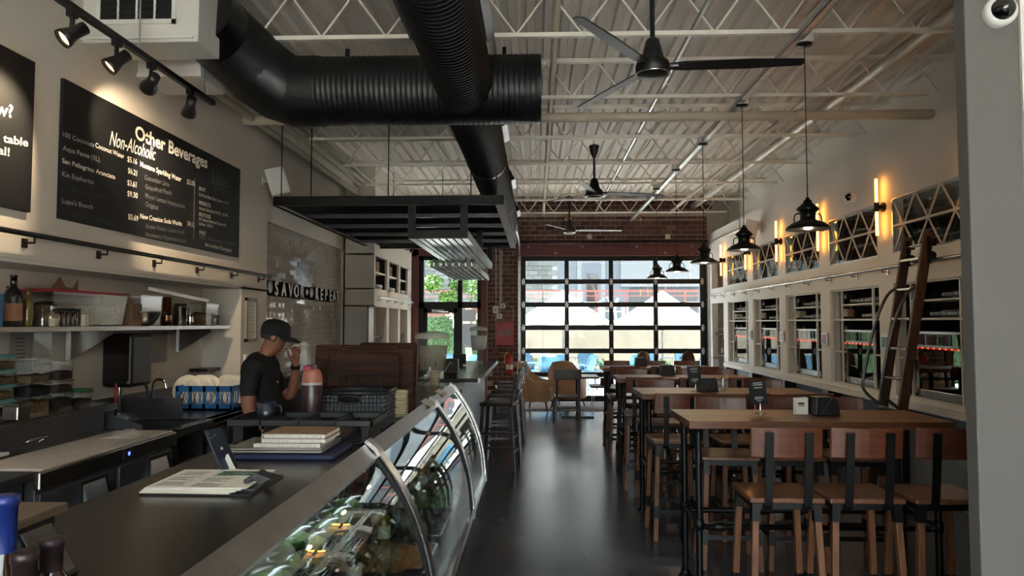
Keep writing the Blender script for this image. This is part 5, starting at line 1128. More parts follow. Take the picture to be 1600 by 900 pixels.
# dark wood bar stools
def dark_stool(loc, rz, label):
    t = thing('bar_stool', label, 'bar stool', loc, rz, 'dark wooden stools along the bar')
    MB().box(-0.19, -0.2, 0.715, 0.2, 0.2, 0.755).build('seat', 'wood_dark', t, bev=0.012)
    for sx in (-1, 1):
        for sy in (-1, 1):
            MB().bar((sx * 0.155, sy * 0.155, 0.72), (sx * 0.205, sy * 0.195, 0), 0.036, 0.036).build('leg', 'wood_dark', t)
    for z in (0.2, 0.36):
        e = 0.155 + 0.05 * (1 - z / 0.72); f = 0.155 + 0.04 * (1 - z / 0.72)
        for s in (-1, 1):
            MB().bar((s * e, -f, z), (s * e, f, z), 0.02, 0.024).build('stretcher', 'wood_dark', t); MB().bar((-e, s * f, z + 0.05), (e, s * f, z + 0.05), 0.02, 0.024).build('stretcher', 'wood_dark', t)
    for s in (-1, 1): MB().bar((0.17, s * 0.16, 0.75), (0.225, s * 0.165, 1.04), 0.03, 0.03).build('back_post', 'wood_dark', t)
    MB().prism([(0.195, -0.19), (0.21, -0.1), (0.22, 0), (0.21, 0.1), (0.195, 0.19), (0.215, 0.19), (0.232, 0.1), (0.242, 0), (0.232, -0.1), (0.215, -0.19)], 'z', 0.90, 1.07).build('backrest', 'wood_dark', t)
    return t
ds = None
for k, y in enumerate((8.35, 9.05, 9.75, 10.45, 11.1)):
    lb = 'dark wooden bar stool at the bar, %s from the display case' % ORD[k]
    ds = dark_stool((-0.43, y, 0), math.radians(-8), lb) if k == 0 else ds
    if k: dup(ds, (-0.42 + 0.01 * k, y, 0), math.radians((0, 5, -4, 6, 0)[k]), lb)
# ================================================================== bar tables
def table(loc, L, D, label):
    t = thing('bar_table', label, 'bar table', loc, 0, 'long bar tables with black pipe legs')
    n = 4; w_ = D / n
    for k in range(n):
        MB().box(0, k * w_ + 0.0008, 1.025, L, (k + 1) * w_ - 0.0008, 1.07).build('top_plank', ('wood_table', 'wood_table2')[k % 2], t, bev=0.002)
    for x in (0.07, L - 0.07):
        for y in (0.09, D - 0.09):
            lg = MB().tube([(x, y, 0), (x, y, 1.02)], 0.021, 12).build('leg', 'black_metal', t)
            MB().lathe([(0.045, 0), (0.045, 0.008), (0.028, 0.012), (0.028, 0.04)], 14, (x, y, 0)).lathe([(0.028, 0.985), (0.028, 1.015), (0.045, 1.017), (0.045, 1.025)], 14, (x, y, 0)).build('flange', 'black_metal', lg)
            MB().lathe([(0.021, 0.41), (0.028, 0.415), (0.028, 0.475), (0.021, 0.48)], 12, (x, y, 0)).build('fitting', 'black_metal', lg)
        MB().tube([(x, 0.09, 0.445), (x, D - 0.09, 0.445)], 0.017, 10).build('end_rail', 'black_metal', t)
    MB().tube(spl([(0.09, 0.09, 0.44), (0.12, 0.1, 0.425), (0.2, 0.11, 0.425)], 4) + [Vector((L - 0.2, 0.11, 0.425))] + spl([(L - 0.2, 0.11, 0.425), (L - 0.12, 0.1, 0.425), (L - 0.09, 0.09, 0.44)], 4), 0.017, 10).lathe([(0.024, -0.03), (0.03, 0), (0.024, 0.03)], 12, (0.2, 0.11, 0.425), Matrix.Rotation(PI / 2, 4, 'Y')).build('foot_rail', 'black_metal', t)
    MB().tube([(0.09, D - 0.1, 0.425), (L - 0.09, D - 0.1, 0.425)], 0.017, 10).build('foot_rail', 'black_metal', t)
    MB().box(0.05, 0.07, 1.005, 0.09, D - 0.07, 1.025).box(L - 0.09, 0.07, 1.005, L - 0.05, D - 0.07, 1.025).build('top_bracket', 'black_metal', t)
    return t
TY = [4.35, 6.0, 7.65, 9.45]; 
TX = [(0.905, 1.55), (0.865, 1.45), (0.86, 1.45), (0.87, 1.45)]
tabs = []
for k, y in enumerate(TY):
    tabs.append(table((TX[k][0], y, 0), TX[k][1], 0.6, 'long plank bar table on black pipe legs, %s from the pillar' % ORD[k]))
def stool(loc, rz, label):
    t = thing('table_stool', label, 'bar stool', loc, rz, 'brown backed stools around the bar tables')
    MB().box(-0.19, -0.185, 0.725, 0.19, 0.19, 0.752).build('seat', 'wood_seat', t, bev=0.006)
    MB().box(-0.17, -0.165, 0.69, 0.17, -0.14, 0.725).box(-0.17, 0.14, 0.69, 0.17, 0.165, 0.725).box(-0.17, -0.165, 0.69, -0.145, 0.165, 0.725).box(0.145, -0.165, 0.69, 0.17, 0.165, 0.725).build('seat_frame', 'black_metal', t)
    for sx in (-1, 1):
        for sy in (-1, 1):
            a, c = Vector((sx * 0.155, sy * 0.15, 0.72)), Vector((sx * 0.186, sy * 0.19, 0)); L = lambda z: c + (a - c) * (z / 0.72)
            lg = MB().bar(L(0.0), L(0.70), 0.034, 0.034).build('leg', 'wood_leg', t, bev=0.003)
            MB().bar(L(0.63), L(0.72), 0.041, 0.041).build('leg_bracket', 'black_metal', lg); MB().bar(L(0.17), L(0.26), 0.041, 0.041).build('leg_sleeve', 'black_metal', lg)
    e, f_ = 0.176, 0.178
    for s in (-1, 1):
        MB().bar((s * e, -f_, 0.215), (s * e, f_, 0.215), 0.014, 0.03).build('foot_bar', 'black_metal', t)
        MB().bar((-e, s * f_, 0.215), (e, s * f_, 0.215), 0.014, 0.03).build('foot_bar', 'black_metal', t)
        MB().tube(spl([(s * 0.1, -0.13, 0.70), (s * 0.1, -0.185, 0.715), (s * 0.1, -0.205, 0.80), (s * 0.1, -0.225, 1.06)], 5), 0.001, 4).build('back_seam', 'black_metal', t)
        b = MB(); P = spl([(s * 0.1, -0.12, 0.70), (s * 0.1, -0.18, 0.70), (s * 0.1, -0.20, 0.77), (s * 0.1, -0.235, 1.09)], 4)
        for i in range(len(P) - 1): b.bar(P[i], P[i + 1] + (P[i + 1] - P[i]) * 0.05, 0.04 if True else 0, 0.009, (0, 1, 0.2))
        b.build('back_upright', 'black_metal', t)
    n = 8; vs = []; 
    bk = MB(); fr, bkk = [], []
    for i in range(n + 1):
        x = -0.185 + 0.37 * i / n; y = -0.222 + 0.028 * (abs(x) / 0.185) ** 2
        fr.append((x, y)); bkk.append((x, y + 0.018))
    poly = fr + bkk[::-1]
    m_ = len(poly); vs = [(x, y + 0.018, 0.955) for x, y in poly] + [(x, y, 1.115) for x, y in poly]
    bk.add(vs, [tuple(range(m_))[::-1], tuple(range(m_, 2 * m_))] + [(i, (i + 1) % m_, m_ + (i + 1) % m_, m_ + i) for i in range(m_)])
    bk.build('backrest', 'wood_back', t, bev=0.008)
    return t
SEAT = ['at the aisle end', 'in the middle', 'at the wine wall end']
st0 = None
for k, y in enumerate(TY):
    for side in (0, 1):
        for j in range(3):
            X = TX[k][0] + ((0.375, 0.80, 1.215) if k == 0 else (0.22, 0.72, 1.22))[j] + R.uniform(-0.015, 0.015) + (0.05 if side else 0)
            yy = y - (0.36 if k == 0 else 0.20) if side == 0 else y + 0.6 + 0.19
            lb = 'brown backed stool %s of the %s table, %s side' % (SEAT[j], ORD[k], 'garage door' if side else 'pillar')
            rz = (PI if side else 0) + math.radians(R.uniform(-4, 4))
            if st0 is None: st0 = stool((X, yy, 0), rz, lb)
            else: dup(st0, (X, yy, 0), rz, lb)
# things on the tables
TZ = 1.07
def menu_stand(px, py, k, rz=0.12, label=''):
    p = at(px, py, z=TZ); t = thing('menu_stand', label, 'menu stand', (p.x, p.y, TZ), rz)
    MB().lathe([(0, 0), (0.035, 0), (0.035, 0.004), (0.006, 0.006), (0.004, 0.01), (0.004, 0.07)], 14).build('stand_foot', 'chrome', t)
    o = MB().box(-0.055, -0.004, 0.06, 0.055, 0.004, 0.215).build('stand_card', 'board_black', t); o.rotation_euler = (-0.08, -0.06, 0)
    pr_ = MB()
    for z, a in ((0.195, 0.03), (0.183, 0.032), (0.165, 0.026), (0.105, 0.025), (0.095, 0.03), (0.082, 0.014)): pr_.box(-a, -0.0046, z, a, -0.0042, z + 0.005)
    o = pr_.build('card_print', 'chalk_mid', t); o.rotation_euler = (-0.08, -0.06, 0)
menu_stand(1188, 647, 0, 0.1, 'black menu card on a chrome stand on the first table')
menu_stand(1087, 612, 1, 0.0, 'black menu card on a chrome stand on the second table')
def caddy(px, py, label):
    p = at(px, py, z=TZ); t = thing('condiment_caddy', label, 'caddy', (p.x, p.y, TZ), 0.06)
    MB().prism([(-0.07, 0), (0.09, 0), (0.075, 0.09), (0.055, 0.115), (-0.06, 0.115)], 'y', -0.06, 0.06).build('caddy_body', 'black_satin', t, bev=0.006)
    MB().bar((-0.035, -0.062, 0.005), (0.03, -0.062, 0.108), 0.004, 0.003, (0, 1, 0)).build('caddy_wire', 'chrome', t)
    return t, p
t, p = caddy(1285, 648, 'black napkin caddy with menus on the first table')
for q in range(4):
    o = MB().box(-0.05, -0.002, 0, 0.045, 0.002, 0.105).build('menu_leaflet', ('paper', 'paper_grey')[q % 2], None, (p.x - 0.125 + 0.006 * q, p.y + 0.02 + 0.012 * q, TZ)); o.rotation_euler = (0, 0, 0.1 + 0.25 * q); tag(o, 'folded paper menu standing beside the first table caddy', 'menu', 'paper menus on the first table')
    if q == 0: MB().box(-0.02, -0.0026, 0.06, 0.02, -0.0022, 0.075).box(-0.025, -0.0026, 0.05, 0.025, -0.0022, 0.054).build('menu_print', 'print_dark', o)
t, p = caddy(1104, 611, 'black napkin caddy on the second table')
for q, lb in ((0, 'clear glass shaker beside the second table caddy'),): 
    s_ = thing('glass_shaker', lb, 'shaker', (p.x + 0.14, p.y, TZ)); MB().lathe([(0, 0), (0.025, 0), (0.03, 0.04), (0.02, 0.09), (0.02, 0.1)], 12).build('shaker_body', 'glassware', s_); MB().lathe([(0.021, 0.098), (0.021, 0.11), (0, 0.118)], 12).build('shaker_lid', 'chrome', s_)
caddy(1041, 586, 'black napkin caddy on the third table')
p = at(1055, 586, z=TZ); s_ = thing('glass_shaker', 'clear glass shaker beside the third table caddy', 'shaker', (p.x, p.y, TZ)); MB().lathe([(0, 0), (0.025, 0), (0.03, 0.04), (0.02, 0.09), (0.02, 0.1)], 12).build('shaker_body', 'glassware', s_); MB().lathe([(0.021, 0.098), (0.021, 0.11), (0, 0.118)], 12).build('shaker_lid', 'chrome', s_)
caddy(1000, 572, 'black napkin caddy on the fourth table')

# ================================================================== wine wall
cap_ms = ('capsule_silver', 'capsule_red', 'capsule_brown', 'gold')
def wine_proto(m, cap, lab):
    t = thing('wine_bottle', 'wine bottle', 'wine bottle'); bottle_parts(t, 0.30, 0.037, m, lab, cap, 0.36); return t
WP = [wine_proto('bottle_dark', 'capsule_silver', 'label_cream'), wine_proto('bottle_green', 'capsule_red', 'label_cream'), wine_proto('bottle_amber', 'capsule_brown', 'label_tan')]
wused = [False] * 3
def wine(loc, label, group):
    i = R.randrange(3)
    if not wused[i]:
        wused[i] = True; o = WP[i]; o.location = loc; o['label'] = label; o['group'] = group; return o
    return dup(WP[i], loc, R.uniform(0, 6), label, group)
be = MB().lathe([(0, 0), (0.016, 0), (0.016, 0.07), (0.036, 0.12), (0.036, 0.28), (0, 0.28)], 10, T=Matrix.Rotation(PI / 2, 4, 'Y')).mesh('wine_bottle', 'bottle_end')
def lying(loc, label, group): tag(obj('wine_bottle', be, None, loc), label, 'wine bottle', group)
for k, (y0, y1) in enumerate(OP[:-1]):
    L = y1 - y0; nth = ORD[k]
    t = thing('wine_cabinet', 'white framed wine cabinet grid, %s from the pillar' % nth, 'wine cabinet', (XR + 0.03, y0, 0.93))
    ya, yb = 0.17 * L, 0.80 * L
    for y in (0.012, ya, yb, L - 0.012): MB().box(0, y - 0.011, 0, 0.022, y + 0.011, 1.12).build('upright', 'white_enamel', t)
    MB().box(0, 0, 1.10, 0.022, L, 1.12).build('top_rail', 'white_enamel', t)
    MB().box(0.002, 0, 0.75, 0.36, L, 0.77).build('shelf', 'white_enamel', t)
    MB().box(0.002, ya, 0.925, 0.36, yb, 0.942).build('shelf', 'white_enamel', t)
    for a, c in ((0, ya), (yb, L)): MB().box(0.002, a, 0.37, 0.36, c, 0.387).build('shelf', 'white_enamel', t)
    MB().box(0.002, 0, 0.0, 0.36, L, 0.015).build('shelf', 'white_enamel', t)
    g = 'wine bottles in the %s cabinet from the pillar' % nth
    for z in (0.0155, 0.3875, 0.7705):
        for (a, c) in ((0, ya), (yb, L)):
            for q in range(2):
                if R.random() < 0.15 and q: continue
                yy = y0 + (a + c) / 2 + (q - 0.5) * 0.085
                wine((XR + 0.12 + 0.1 * q, yy, 0.93 + z), 'upright wine bottle on a side shelf of the %s wine cabinet' % nth, g)
    for z in (0.9425, 0.7705):
        n = R.randint(3, 7)
        for q in range(n):
            lying((XR + 0.05, y0 + ya + 0.09 + q * (yb - ya - 0.16) / 6.5, 0.93 + z + 0.036), 'wine bottle lying neck out on a middle shelf of the %s wine cabinet' % nth, 'lying bottles in the %s wine cabinet' % nth)
    # dispenser
    a, c = ya + 0.03, yb - 0.02
    d = thing('wine_dispenser', 'steel and glass wine dispenser in the %s cabinet from the pillar' % nth, 'wine dispenser', (XR + 0.05, y0, 0.947))
    MB().box(0.02, a, 0, 0.30, c, 0.08).build('drip_base', 'steel', d, bev=0.008)
    MB().box(0.30, a, 0, 0.31, c, 0.62).box(0.03, a, 0.08, 0.30, a + 0.012, 0.62).box(0.03, c - 0.012, 0.08, 0.30, c, 0.62).build('cabinet_shell', 'black_satin', d)
    MB().box(0.0, a, 0.605, 0.30, c, 0.625).build('top_cap', 'alu', d)
    MB().box(0.0, a, 0.475, 0.02, c, 0.49).box(0.012, a, 0.49, 0.03, c, 0.605).build('head_panel', 'steel', d)
    w_ = (c - a) / 4
    for q in range(4):
        MB().box(0.004, a + q * w_ + 0.012, 0.50, 0.012, a + (q + 1) * w_ - 0.012, 0.60).build('label_window', 'smoke_glass', d)
    for q in range(8): MB().box(-0.004, a + (q + 0.40) * w_ / 2, 0.463, 0.002, a + (q + 0.60) * w_ / 2, 0.475).build('pour_light', 'led_red', d)
    MB().box(0.012, a + 0.012, 0.09, 0.017, c - 0.012, 0.47).build('front_glass', 'smoke_glass', d)
    for q in range(5):
        MB().lathe([(0, 0), (0.036, 0), (0.036, 0.17), (0.013, 0.24), (0.013, 0.32), (0, 0.32)], 12, (0.15, a + 0.09 + q * (c - a - 0.18) / 4, 0.085)).build('poured_bottle', ('bottle_green', 'bottle_dark')[q % 2], d)
    # bottle ends behind the lattice
    for q in range(9):
        lying((XR + 0.09 + R.uniform(0, 0.01), y0 + 0.1 + R.uniform(0, L - 0.2), R.choice((2.385, 2.53, 2.70)) + 0.037 * R.choice((0, 1, 2))), 'bottle lying behind the %s triangle lattice' % nth, 'bottles behind the %s lattice' % nth) if False else None
    # wall plates between cabinets
    if k:
        yc = (OP[k - 1][1] + y0) / 2
        s_ = thing('wall_tablet', 'small framed tablet between the %s wine cabinet and its pillar side neighbour' % nth, 'tablet', (XR, yc, 1.38)); MB().box(-0.025, -0.09, 0, 0, 0.09, 0.15).build('tablet_frame', 'alu', s_, bev=0.004); MB().box(-0.027, -0.07, 0.02, -0.025, 0.07, 0.13).build('tablet_screen', 'smoke_glass', s_)
# racks of bottles behind the lattices: rows on thin shelves
for k, (y0, y1) in enumerate(OP[:-1]):
    nth = ORD[k]
    for zi, z in enumerate((2.345, 2.53, 2.72)):
        if zi: MB().box(XR + 0.15, y0, z - 0.008, 3.99, y1, z).build('rack_shelf', 'inside_black', wr)
        yy = y0 + 0.12
        while yy < y1 - 0.1:
            if R.random() < 0.45: lying((XR + 0.2, yy, z + 0.037), 'bottle lying neck out behind the %s triangle lattice from the pillar' % nth, 'bottles behind the %s lattice' % nth)
            yy += 0.105
for k in range(8):
    wine((3.75 + 0.1 * (k % 2), 14.2 + 0.08 * k, 1.4505 if k % 3 else 1.0305), 'wine bottle on the black shelves beside the garage door', 'bottles beside the garage door')
for k in range(9):
    y0, y1 = NY[0 if k < 5 else 2]; wine((-2.86, y0 + 0.12 + 0.11 * (k % 5), 1.4305 if k % 2 else 1.0105), 'wine bottle on the black shelves of the shelving bay', 'bottles in the shelving bay')
for k in range(12):
    y0, y1 = NY[k % 3]; lying((-2.9, y0 + 0.15 + 0.11 * (k // 3), 2.2205 + 0.037), 'bottle lying in an upper niche of the shelving bay', 'bottles in the upper niches')
for k in range(2):
    y0, y1 = NY[k]
    for q in range(2): tag(MB().box(-0.12, -0.13 + 0.02 * q, 0, 0.12, 0.13, 0.19 + 0.0 * q).build('wine_crate', 'cardboard', None, (-2.82, y0 + 0.2 + 0.32 * q, 2.506), bev=0.003), 'cardboard wine case in the %s upper niche, %s one' % (ORD[k], ('bar side', 'door side')[q]), 'wine case')
# warm niche lights
for k, (y0, y1) in enumerate(NY):
    yc = (y0 + y1) / 2 + 0.1
    t = thing('niche_downlight', 'small black spotlight washing the %s upper niche' % ORD[k], 'spotlight', (XC, yc, 3.12)); MB().tube([(0.0, 0, 0), (0.11, 0, 0)], 0.012, 8).lathe([(0, 0.03), (0.03, 0.03), (0.035, -0.05), (0.028, -0.05)], 12, (0.12, 0, 0)).build('spot_body', 'black_satin', t); MB().lathe([(0.027, -0.046), (0, -0.046)], 12, (0.12, 0, 0)).build('spot_lens', 'lamp_warm', t)
    l = bpy.data.lights.new('niche_spot', 'SPOT'); l.energy = 9; l.color = (1, 0.75, 0.42); l.spot_size = math.radians(70); l.spot_blend = 0.6; l.shadow_soft_size = 0.02
    lo = bpy.data.objects.new('niche_spot', l); COL.objects.link(lo); lo.parent = t; lo.location = (0.12, 0, -0.06); lo.rotation_euler = (0, -0.25, 0)
# ladder
t = thing('library_ladder', 'rolling wooden library ladder with steel rungs against the wine wall', 'ladder', (3.07, 6.72, 0))
def lad(z): return 0.005 + z * 0.172
for y in (-0.18, 0.18):
    MB().bar((lad(0.0), y, 0.0), (lad(2.46), y, 2.46), 0.035, 0.085, (1, 0, 0)).build('side_rail', 'wood_ladder', t, bev=0.004)
for k in range(8):
    z = 0.33 + k * 0.27
    MB().box(lad(z) - 0.05, -0.165, z, lad(z) + 0.05, 0.165, z + 0.022).build('rung', 'steel', t, bev=0.004)
MB().tube([(lad(2.36), -0.18, 2.36), (lad(2.36), 0.18, 2.36)], 0.012, 8).build('top_rod', 'chrome', t)
for y in (-0.18, 0.18):
    MB().tube(spl([(lad(1.98) - 0.03, y, 1.98), (lad(1.93) - 0.12, y, 1.90), (lad(1.7) - 0.2, y, 1.62), (lad(1.3) - 0.24, y, 1.15), (lad(1.1) - 0.2, y, 1.02), (lad(0.92) - 0.04, y, 0.9)], 6), 0.014, 10).build('hand_rail', 'steel_dark', t)
    h = MB().box(lad(2.3) + 0.0, y - 0.03, 2.18, lad(2.3) + 0.03, y + 0.03, 2.42).build('hook_plate', 'black_metal', t)
    MB().lathe([(0.035, -0.012), (0.035, 0.012)], 16, (lad(2.25) + 0.06, y, 2.255), Matrix.Rotation(PI / 2, 4, 'X')).lathe([(0.022, 0), (0.022, 0.05)], 12, (lad(2.38) + 0.02, y, 2.36), Matrix.Rotation(PI / 2, 4, 'Y')).build('hook_wheel', 'black_metal', h)
    MB().lathe([(0.03, -0.012), (0.03, 0.012)], 16, (lad(0) - 0.02, y, 0.03), Matrix.Rotation(PI / 2, 4, 'X')).build('wheel', 'black_satin', t)

# ================================================================== fire box, extinguisher, conduits on the brick pier
def wallbox(px, py, w_, h, label, m, name, cat, d=0.05):
    p = at(px, py, y=YB - 0.01); t = thing(name, label, cat, (p.x, YB - 0.008, p.z)); MB().box(-w_/2, -d, -h/2, w_/2, 0, h/2).build('box_body', m, t, bev=0.004); return t
t = wallbox(789.5, 521, 0.38, 0.5, 'red fire alarm cabinet with cut-out door on the brick pier', 'fire_red', 'fire_cabinet', 'fire cabinet', 0.12)
MB().box(-0.14, -0.125, -0.06, -0.02, -0.12, 0.06).box(0.02, -0.125, -0.02, 0.12, -0.12, 0.08).build('cabinet_window', 'paper_grey', t); MB().box(-0.12, -0.127, -0.05, -0.08, -0.125, 0.02).box(0.05, -0.127, 0.0, 0.09, -0.125, 0.04).build('cabinet_print', 'fire_red', t)
for px, py, w_, h, lb in ((774.5, 484, 0.12, 0.15, 'tall grey switch box on the brick pier'), (786, 478, 0.10, 0.11, 'small grey junction box above the red cabinet'), (780.5, 494, 0.11, 0.11, 'square cream junction box touching the red cabinet')):
    t = wallbox(px, py, w_, h, lb, 'white_enamel', 'junction_box', 'junction box'); MB().box(-0.02, -0.056, -0.03, 0.02, -0.05, 0.03).build('box_switch', 'paper_grey', t)
wallbox(773.5, 547, 0.1, 0.12, 'small dark red pull station on the brick pier', 'red_steel', 'pull_station', 'alarm box')
for px, y0, y1, lb in ((774.8, 390, 545, 'longest vertical conduit on the brick pier'), (781, 390, 488, 'middle vertical conduit on the brick pier'), (783.5, 390, 472, 'shortest vertical conduit on the brick pier')):
    a, c = at(px, y0, y=YB - 0.02), at(px, y1, y=YB - 0.02); tag(MB().tube([a, c], 0.014, 8).build('wall_conduit', 'conduit'), lb, 'conduit')
tag(MB().tube(spl([at(788, 478, y=YB - 0.02), at(798, 479, y=YB - 0.02), at(802, 486, y=YB - 0.02), at(802, 502, y=YB - 0.02)], 5), 0.009, 8).build('wall_conduit', 'conduit'), 'curved conduit bending into the red cabinet', 'conduit')
tag(MB().tube(spl([at(797, 392, y=YB - 0.02), at(795, 405, y=YB - 0.02), at(789, 413, y=YB - 0.02), at(790, 424, y=YB - 0.02), at(797, 420, y=YB - 0.02), at(794, 410, y=YB - 0.02), at(788, 405, y=YB - 0.02)], 6), 0.005, 6).build('loose_cable', 'paper_grey'), 'loose white cable loop on the brick pier', 'cable')
p = at(796, 562, y=YB - 0.12); t = thing('fire_extinguisher', 'red and yellow fire extinguisher hung low on the brick pier', 'fire extinguisher', (p.x, YB - 0.1, p.z - 0.3)); MB().lathe([(0, 0), (0.07, 0), (0.075, 0.02), (0.075, 0.33), (0.05, 0.4), (0.025, 0.42), (0.025, 0.44)], 16).build('cylinder_body', 'fire_red', t); MB().lathe([(0.076, 0.1), (0.076, 0.2)], 16).build('body_label', 'paper', t); MB().tube(spl([(0, 0, 0.45), (-0.08, -0.02, 0.42), (-0.1, -0.02, 0.3), (-0.09, -0.02, 0.2)], 5), 0.013, 8).build('hose', 'ext_yellow', t); MB().box(-0.03, -0.015, 0.44, 0.06, 0.015, 0.47).build('lever', 'black_satin', t); MB().box(-0.03, 0.07, 0.2, 0.03, 0.095, 0.3).build('wall_hook', 'alu', t)
for k, px in enumerate((888, 998)):
    p = at(px, 337, y=YB - 0.1); t = thing('emergency_lamp', ('square wall lamp on the bricks above the first pane column', 'square wall lamp on the bricks above the pendant row')[k], 'wall lamp', (p.x, YB - 0.01, p.z)); MB().box(-0.07, -0.03, -0.09, 0.07, 0, 0.09).build('lamp_plate', 'white_enamel', t); MB().lathe([(0.09, 0.02), (0.07, 0.08), (0.06, 0.1)], 4, T=Matrix.Rotation(PI / 2, 4, 'X')).build('lamp_hood', 'gold', t); MB().box(-0.035, -0.07, -0.035, 0.035, -0.065, 0.035).build('lamp_lens', 'lamp_warm', t)
for px, lb in ((921, 'white junction box on the bricks above the middle panes'), (1043, 'white junction box on the bricks above the right panes edge')):
    wallbox(px, 370, 0.1, 0.1, lb.replace('right panes edge', 'last column of panes'), 'white_plastic', 'junction_box', 'junction box')
for z, lb in ((3.50, 'thin white conduit running across the bricks above the red lintel'), (3.82, 'thin white conduit running across the bricks below the joists')):
    tag(MB().tube([(-0.5, YB - 0.02, z), (3.5, YB - 0.02, z)], 0.009, 6).build('wall_conduit', 'conduit'), lb, 'conduit')

# ================================================================== lounge corner
o = tag(MB().box(-0.25, 13.7, 0, 1.7, 15.05, 0.008).build('floor_mat', 'rug'), 'pale woven rug in front of the garage door', 'rug')
def armchair(loc, rz, label, m):
    t = thing('armchair', label, 'armchair', loc, rz)
    b = MB()
    outer = [(-0.3, -0.28), (-0.36, 0.0), (-0.33, 0.24), (-0.2, 0.34), (0.0, 0.37), (0.2, 0.34), (0.33, 0.24), (0.36, 0.0), (0.3, -0.28)]
    inner = [(-0.24, -0.28), (-0.29, 0.0), (-0.26, 0.2), (-0.16, 0.27), (0.0, 0.29), (0.16, 0.27), (0.26, 0.2), (0.29, 0.0), (0.24, -0.28)]
    hs_ = [0.55, 0.58, 0.72, 0.9, 0.93, 0.9, 0.72, 0.58, 0.55]; n = len(outer)
    vs = [(x, y, 0.2) for x, y in outer] + [(x, y * 1.06, h) for (x, y), h in zip(outer, hs_)] + [(x, y, h) for (x, y), h in zip(inner, hs_)] + [(x, y, 0.3) for x, y in inner]
    fs = []
    for l in range(3): fs += [(l*n+i, l*n+i+1, (l+1)*n+i+1, (l+1)*n+i) for i in range(n - 1)]
    fs += [(0, n, 2*n, 3*n), (n-1, 4*n-1, 3*n-1, 2*n-1)]
    b.add(vs, fs, True).build('shell', m, t, fix=True)
    MB().box(-0.26, -0.3, 0.2, 0.26, 0.26, 0.44).build('seat_cushion', m, t, bev=0.04)
    for sx in (-1, 1):
        for sy in (-1, 1): MB().tube([(sx * 0.22, sy * 0.2, 0.21), (sx * 0.27, sy * 0.25, 0)], [0.02, 0.012], 8).build('leg', 'wood_dark', t)
armchair((0.03, 13.75, 0), math.radians(75), 'tan leather tub armchair with its back to the bar', 'tan_leather')
armchair((0.62, 14.35, 0), math.radians(160), 'tan leather tub armchair turned towards the dining chair', 'tan_leather')
t = thing('cafe_table', 'small square cafe table on a black pedestal', 'table', (0.72, 12.75, 0)); MB().box(-0.35, -0.33, 0.70, 0.35, 0.33, 0.735).build('table_top', 'wood_dark', t, bev=0.004); MB().tube([(0, 0, 0.03), (0, 0, 0.7)], 0.035, 12).build('pedestal', 'black_metal', t); MB().box(-0.28, -0.035, 0.0, 0.28, 0.035, 0.03).box(-0.035, -0.28, 0.0, 0.035, 0.28, 0.03).build('base_cross', 'black_metal', t)
t = thing('dining_chair', 'dark wooden side chair drawn up to the cafe table', 'chair', (0.5, 12.05, 0), math.radians(3))
MB().box(-0.21, -0.2, 0.43, 0.21, 0.21, 0.46).build('seat', 'wood_dark', t, bev=0.01)
for sx in (-1, 1):
    for sy in (-1, 1): MB().bar((sx * 0.18, sy * 0.17, 0.44), (sx * 0.205, sy * 0.2, 0), 0.034, 0.034).build('leg', 'wood_dark', t)
    MB().bar((sx * 0.18, -0.18, 0.44), (sx * 0.18, -0.25, 0.88), 0.034, 0.03).build('back_post', 'wood_dark', t); MB().bar((sx * 0.195, -0.19, 0.2), (sx * 0.195, 0.19, 0.2), 0.02, 0.02).build('stretcher', 'wood_dark', t)
MB().box(-0.22, -0.26, 0.74, 0.22, -0.235, 0.90).build('backrest', 'wood_dark', t, bev=0.008); MB().bar((-0.19, 0, 0.25), (0.19, 0, 0.25), 0.02, 0.02).build('stretcher', 'wood_dark', t)
t = thing('coffee_table', 'low wood slab coffee table with hairpin legs on the rug edge', 'table', (1.35, 14.3, 0)); MB().box(-0.3, -0.25, 0.40, 0.3, 0.25, 0.44).build('table_top', 'wood_riser', t, bev=0.006)
for sx in (-1, 1):
    for sy in (-1, 1): MB().tube([(sx * 0.24, sy * 0.2, 0.4), (sx * 0.27, sy * 0.22, 0), (sx * 0.2, sy * 0.23, 0.4)], 0.006, 6).build('hairpin_leg', 'chrome', t)
t = thing('wood_box', 'small brown wooden box on the coffee table', 'box', (1.35, 14.25, 0.44)); MB().box(-0.1, -0.07, 0, 0.1, 0.07, 0.14).build('box_body', 'wood_board', t, bev=0.004)
def side_chair(loc, rz, label):
    t = thing('low_chair', label, 'chair', loc, rz); MB().box(-0.21, -0.2, 0.43, 0.21, 0.21, 0.46).build('seat', 'wood_dark', t, bev=0.01)
    for sx in (-1, 1):
        for sy in (-1, 1): MB().bar((sx * 0.18, sy * 0.17, 0.44), (sx * 0.205, sy * 0.2, 0), 0.034, 0.034).build('leg', 'wood_dark', t)
        MB().bar((sx * 0.18, -0.18, 0.44), (sx * 0.18, -0.25, 0.8), 0.034, 0.03).build('back_post', 'wood_dark', t)
    MB().box(-0.22, -0.26, 0.64, 0.22, -0.235, 0.82).build('backrest', 'wood_dark', t, bev=0.008)
P1, P2 = (1.90, 12.95), (2.75, 13.0)
side_chair((P1[0], P1[1], 0), math.radians(180), 'dark chair under the fair haired guest'); side_chair((P2[0], P2[1], 0), math.radians(80), 'dark chair under the long haired guest')
t = thing('low_table', 'low dark table between the two seated guests', 'table', (2.0, 12.1, 0)); MB().box(-0.3, -0.25, 0.70, 0.3, 0.3, 0.73).build('table_top', 'wood_dark', t); MB().tube([(0, 0, 0), (0, 0, 0.7)], 0.035, 10).lathe([(0.22, 0), (0.22, 0.015), (0.04, 0.03)], 16).build('pedestal', 'black_metal', t)
